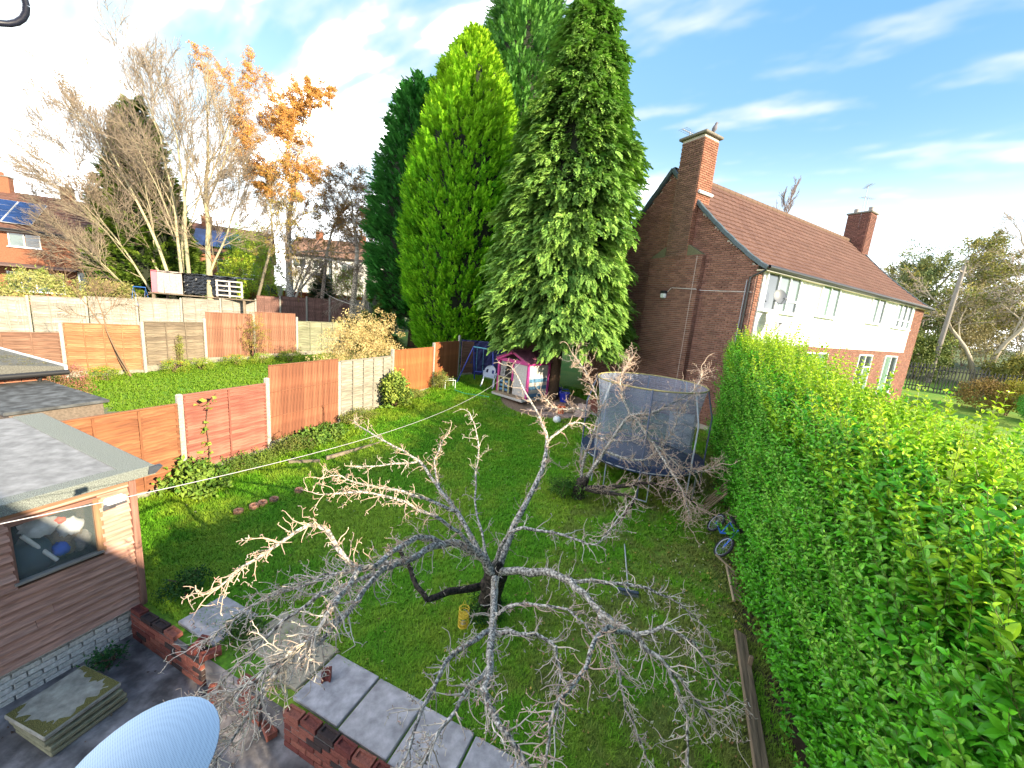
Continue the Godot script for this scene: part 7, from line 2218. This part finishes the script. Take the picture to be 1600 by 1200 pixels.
	tk2.tube([V(-0.02, -0.3, 0), V(-0.05, 0.05, 0), V(-0.06, 0.25, 0.05), V(0.02, 0.45, 0.08), V(0.1, 0.55, 0.08)], [0.2, 0.16, 0.13, 0.12, 0.06], 11)
	put(t2, "trunk", tk2.done(dark))
	put(t2, "burr", lumpy(V(0.13, 0.12, 0.12), 16), dark, V(0.0, 0.4, 0.06))
	var S := [[[V(1.84, 0.55, -8.45), V(1.85, 1.09, -8.64), V(2.13, 2.13, -8.94), V(1.91, 2.87, -9.07), V(1.49, 3.43, -9.28)], 0.045, 0.008, 3.2, 0.5],
		[[V(1.84, 0.55, -8.45), V(2.28, 1.42, -8.50), V(2.77, 2.30, -8.56), V(3.25, 1.82, -8.27), V(4.00, 1.33, -7.97), V(4.56, 1.52, -7.90)], 0.052, 0.010, 3.4, 0.55],
		[[V(1.84, 0.5, -8.39), V(2.21, 0.62, -8.05), V(2.75, 0.75, -7.62), V(2.45, 0.6, -7.1), V(2.1, 0.35, -6.9)], 0.062, 0.010, 1.6, 0.5],
		[[V(1.87, 0.5, -8.41), V(2.54, 0.75, -8.10), V(3.16, 0.95, -7.99), V(3.86, 0.88, -7.79), V(4.19, 0.65, -7.62)], 0.062, 0.010, 2.4, 0.6],
		[[V(2.77, 2.30, -8.56), V(2.48, 2.98, -8.79), V(2.70, 3.5, -9.03)], 0.03, 0.008, 4.5, 0.5],
		[[V(2.28, 1.42, -8.50), V(3.04, 1.34, -8.28), V(3.54, 1.85, -8.27), V(3.83, 2.58, -8.41)], 0.038, 0.008, 3.0, 0.5],
		[[V(2.77, 2.30, -8.56), V(3.37, 2.52, -8.50), V(4.12, 3.0, -8.62), V(4.34, 3.4, -8.80)], 0.035, 0.01, 2.0, 0.5],
		[[V(2.13, 2.13, -8.94), V(1.6, 2.3, -8.8), V(1.1, 2.3, -8.6), V(0.75, 2.55, -8.5)], 0.028, 0.008, 1.8, 0.45],
		[[V(3.25, 1.82, -8.27), V(3.5, 1.4, -7.7), V(3.7, 1.0, -7.3), V(3.75, 0.7, -7.1)], 0.03, 0.008, 2.0, 0.5]]
	for q in S:
		var pts := []
		for p in q[0]:
			pts.append((p as Vector3) - b)
		fruit_limb(t2, pts, q[1], q[2], bark if q[1] < 0.055 else dark, twig, float(q[3]) * 1.3, float(q[4]) * 1.15, tan_)

# ---------- grass and litter ----------
func ground_cover() -> void:
	rng.seed = 801
	var tufts := []
	for v in 4:
		var m := MB.new()
		for k in 6:
			var a := rr(0, TAU)
			var p := V(rr(-0.025, 0.025), -0.005, rr(-0.025, 0.025))
			var h := rr(0.028, 0.055)
			var d := V(cos(a), 0, sin(a))
			var s := V(-sin(a), 0, cos(a)) * 0.0032
			m.col = Color(1, 1, 1) * rr(0.75, 1.25)
			var mid := p + d * h * 0.25 + V(0, h * 0.65, 0)
			m.tri(p - s, mid - s * 0.8, p + s)
			m.tri(p + s, mid - s * 0.8, mid + s * 0.8)
			m.tri(mid - s * 0.8, p + d * h * 0.7 + V(0, h * 0.95, 0), mid + s * 0.8)
		for k in m.n.size():
			m.n[k] = (m.n[k] * 0.55 + Vector3.UP).normalized()
		tufts.append(m.done(null))
	var gm := VM("grass_blade", 0.7, 0.4, 0.3)
	var sets := [[], [], [], []]
	var cols := [PackedColorArray(), PackedColorArray(), PackedColorArray(), PackedColorArray()]
	for k in 150000:
		var s: float = 2.5 + 15.5 * pow(rng.randf(), 1.25)
		var w := rr(-9.2, 1.9)
		var p := G(s, w)
		var bare := noise.get_noise_2d(s * 90.0 + 50.0, w * 90.0)
		if w > -1.0 and bare > 0.12 and rng.randf() < 0.55:
			continue
		if s < 3.04 and w > -5.4 and w < -0.6 and not (w < -3.9 and s > 2.6):
			continue
		if Vector2(p.x - 1.5, p.z + 15.6).length() < 1.9:
			continue
		var sc := rr(0.7, 1.3) * (1.0 + s * 0.045)
		if w < -8.3:
			sc *= 1.6
		var q := rng.randi() % 4
		sets[q].append(Transform3D(Basis(Vector3.UP, rr(0, TAU)).scaled(V(sc, sc * rr(0.7, 1.2), sc)), P(p.x, p.z)))
		cols[q].append(vary(grass_col(s, w), 0.22))
	for q in 4:
		many(self, "lawn_grass", tufts[q], gm, sets[q], cols[q])
	sets = []
	cols = PackedColorArray()
	for k in 42000:
		var s := rr(3.0, 20.0)
		var w := rr(-19.5, -9.5)
		var p := G(s, w)
		if p.z > -11.5 - (p.x + 16.0) * 0.0 and p.x < -12.5:
			continue
		var sc := rr(1.3, 2.4)
		sets.append(Transform3D(Basis(Vector3.UP, rr(0, TAU)).scaled(V(sc, sc * 0.75, sc)), P(p.x, p.z)))
		cols.append(vary(Color(0.17, 0.36, 0.02).lerp(Color(0.29, 0.44, 0.03), rng.randf()), 0.15))
	many(self, "neighbour_lawn_grass", tufts[0], gm, sets, cols)
	# fallen leaves, mostly on the right part of the lawn
	var lm := MB.new()
	lm.col = Color(1, 1, 1)
	leaf(lm, Vector3.ZERO, V(0, 0.15, 1).normalized(), V(1, 0.1, 0), 0.055, 0.03, 0.15)
	var ls := []
	var lc := PackedColorArray()
	for k in 1500:
		var s := rr(2.6, 12.0)
		var w := 1.6 - absf(rng.randfn(0, 1.6))
		if k % 5 == 0:
			w = rr(-8.5, 1.5)
		var p := G(s, w)
		ls.append(Transform3D(Basis.from_euler(V(rr(-0.3, 0.3), rr(0, TAU), rr(-0.3, 0.3))).scaled(Vector3.ONE * rr(0.5, 1.1)), P(p.x, p.z, 0.04)))
		lc.append(vary([Color(0.45, 0.42, 0.30), Color(0.40, 0.28, 0.06), Color(0.28, 0.15, 0.06)][rng.randi() % 3], 0.3))
	many(self, "fallen_leaves", lm.done(null), VM("dead_leaf", 0.7, 0.2), ls, lc)
	var ps := []
	var pc := PackedColorArray()
	for k in 260:
		var s := rr(-0.6, 2.15)
		var w := rr(-6.0, -0.5)
		ps.append(Transform3D(Basis.from_euler(V(rr(-0.3, 0.3), rr(0, TAU), rr(-0.3, 0.3))).scaled(Vector3.ONE * rr(0.4, 0.9)), G(s, w, -0.388)))
		pc.append(vary(Color(0.10, 0.07, 0.05), 0.4))
	many(self, "patio_litter", lm.done(null), VM("dead_leaf", 0.7, 0.2), ps, pc)
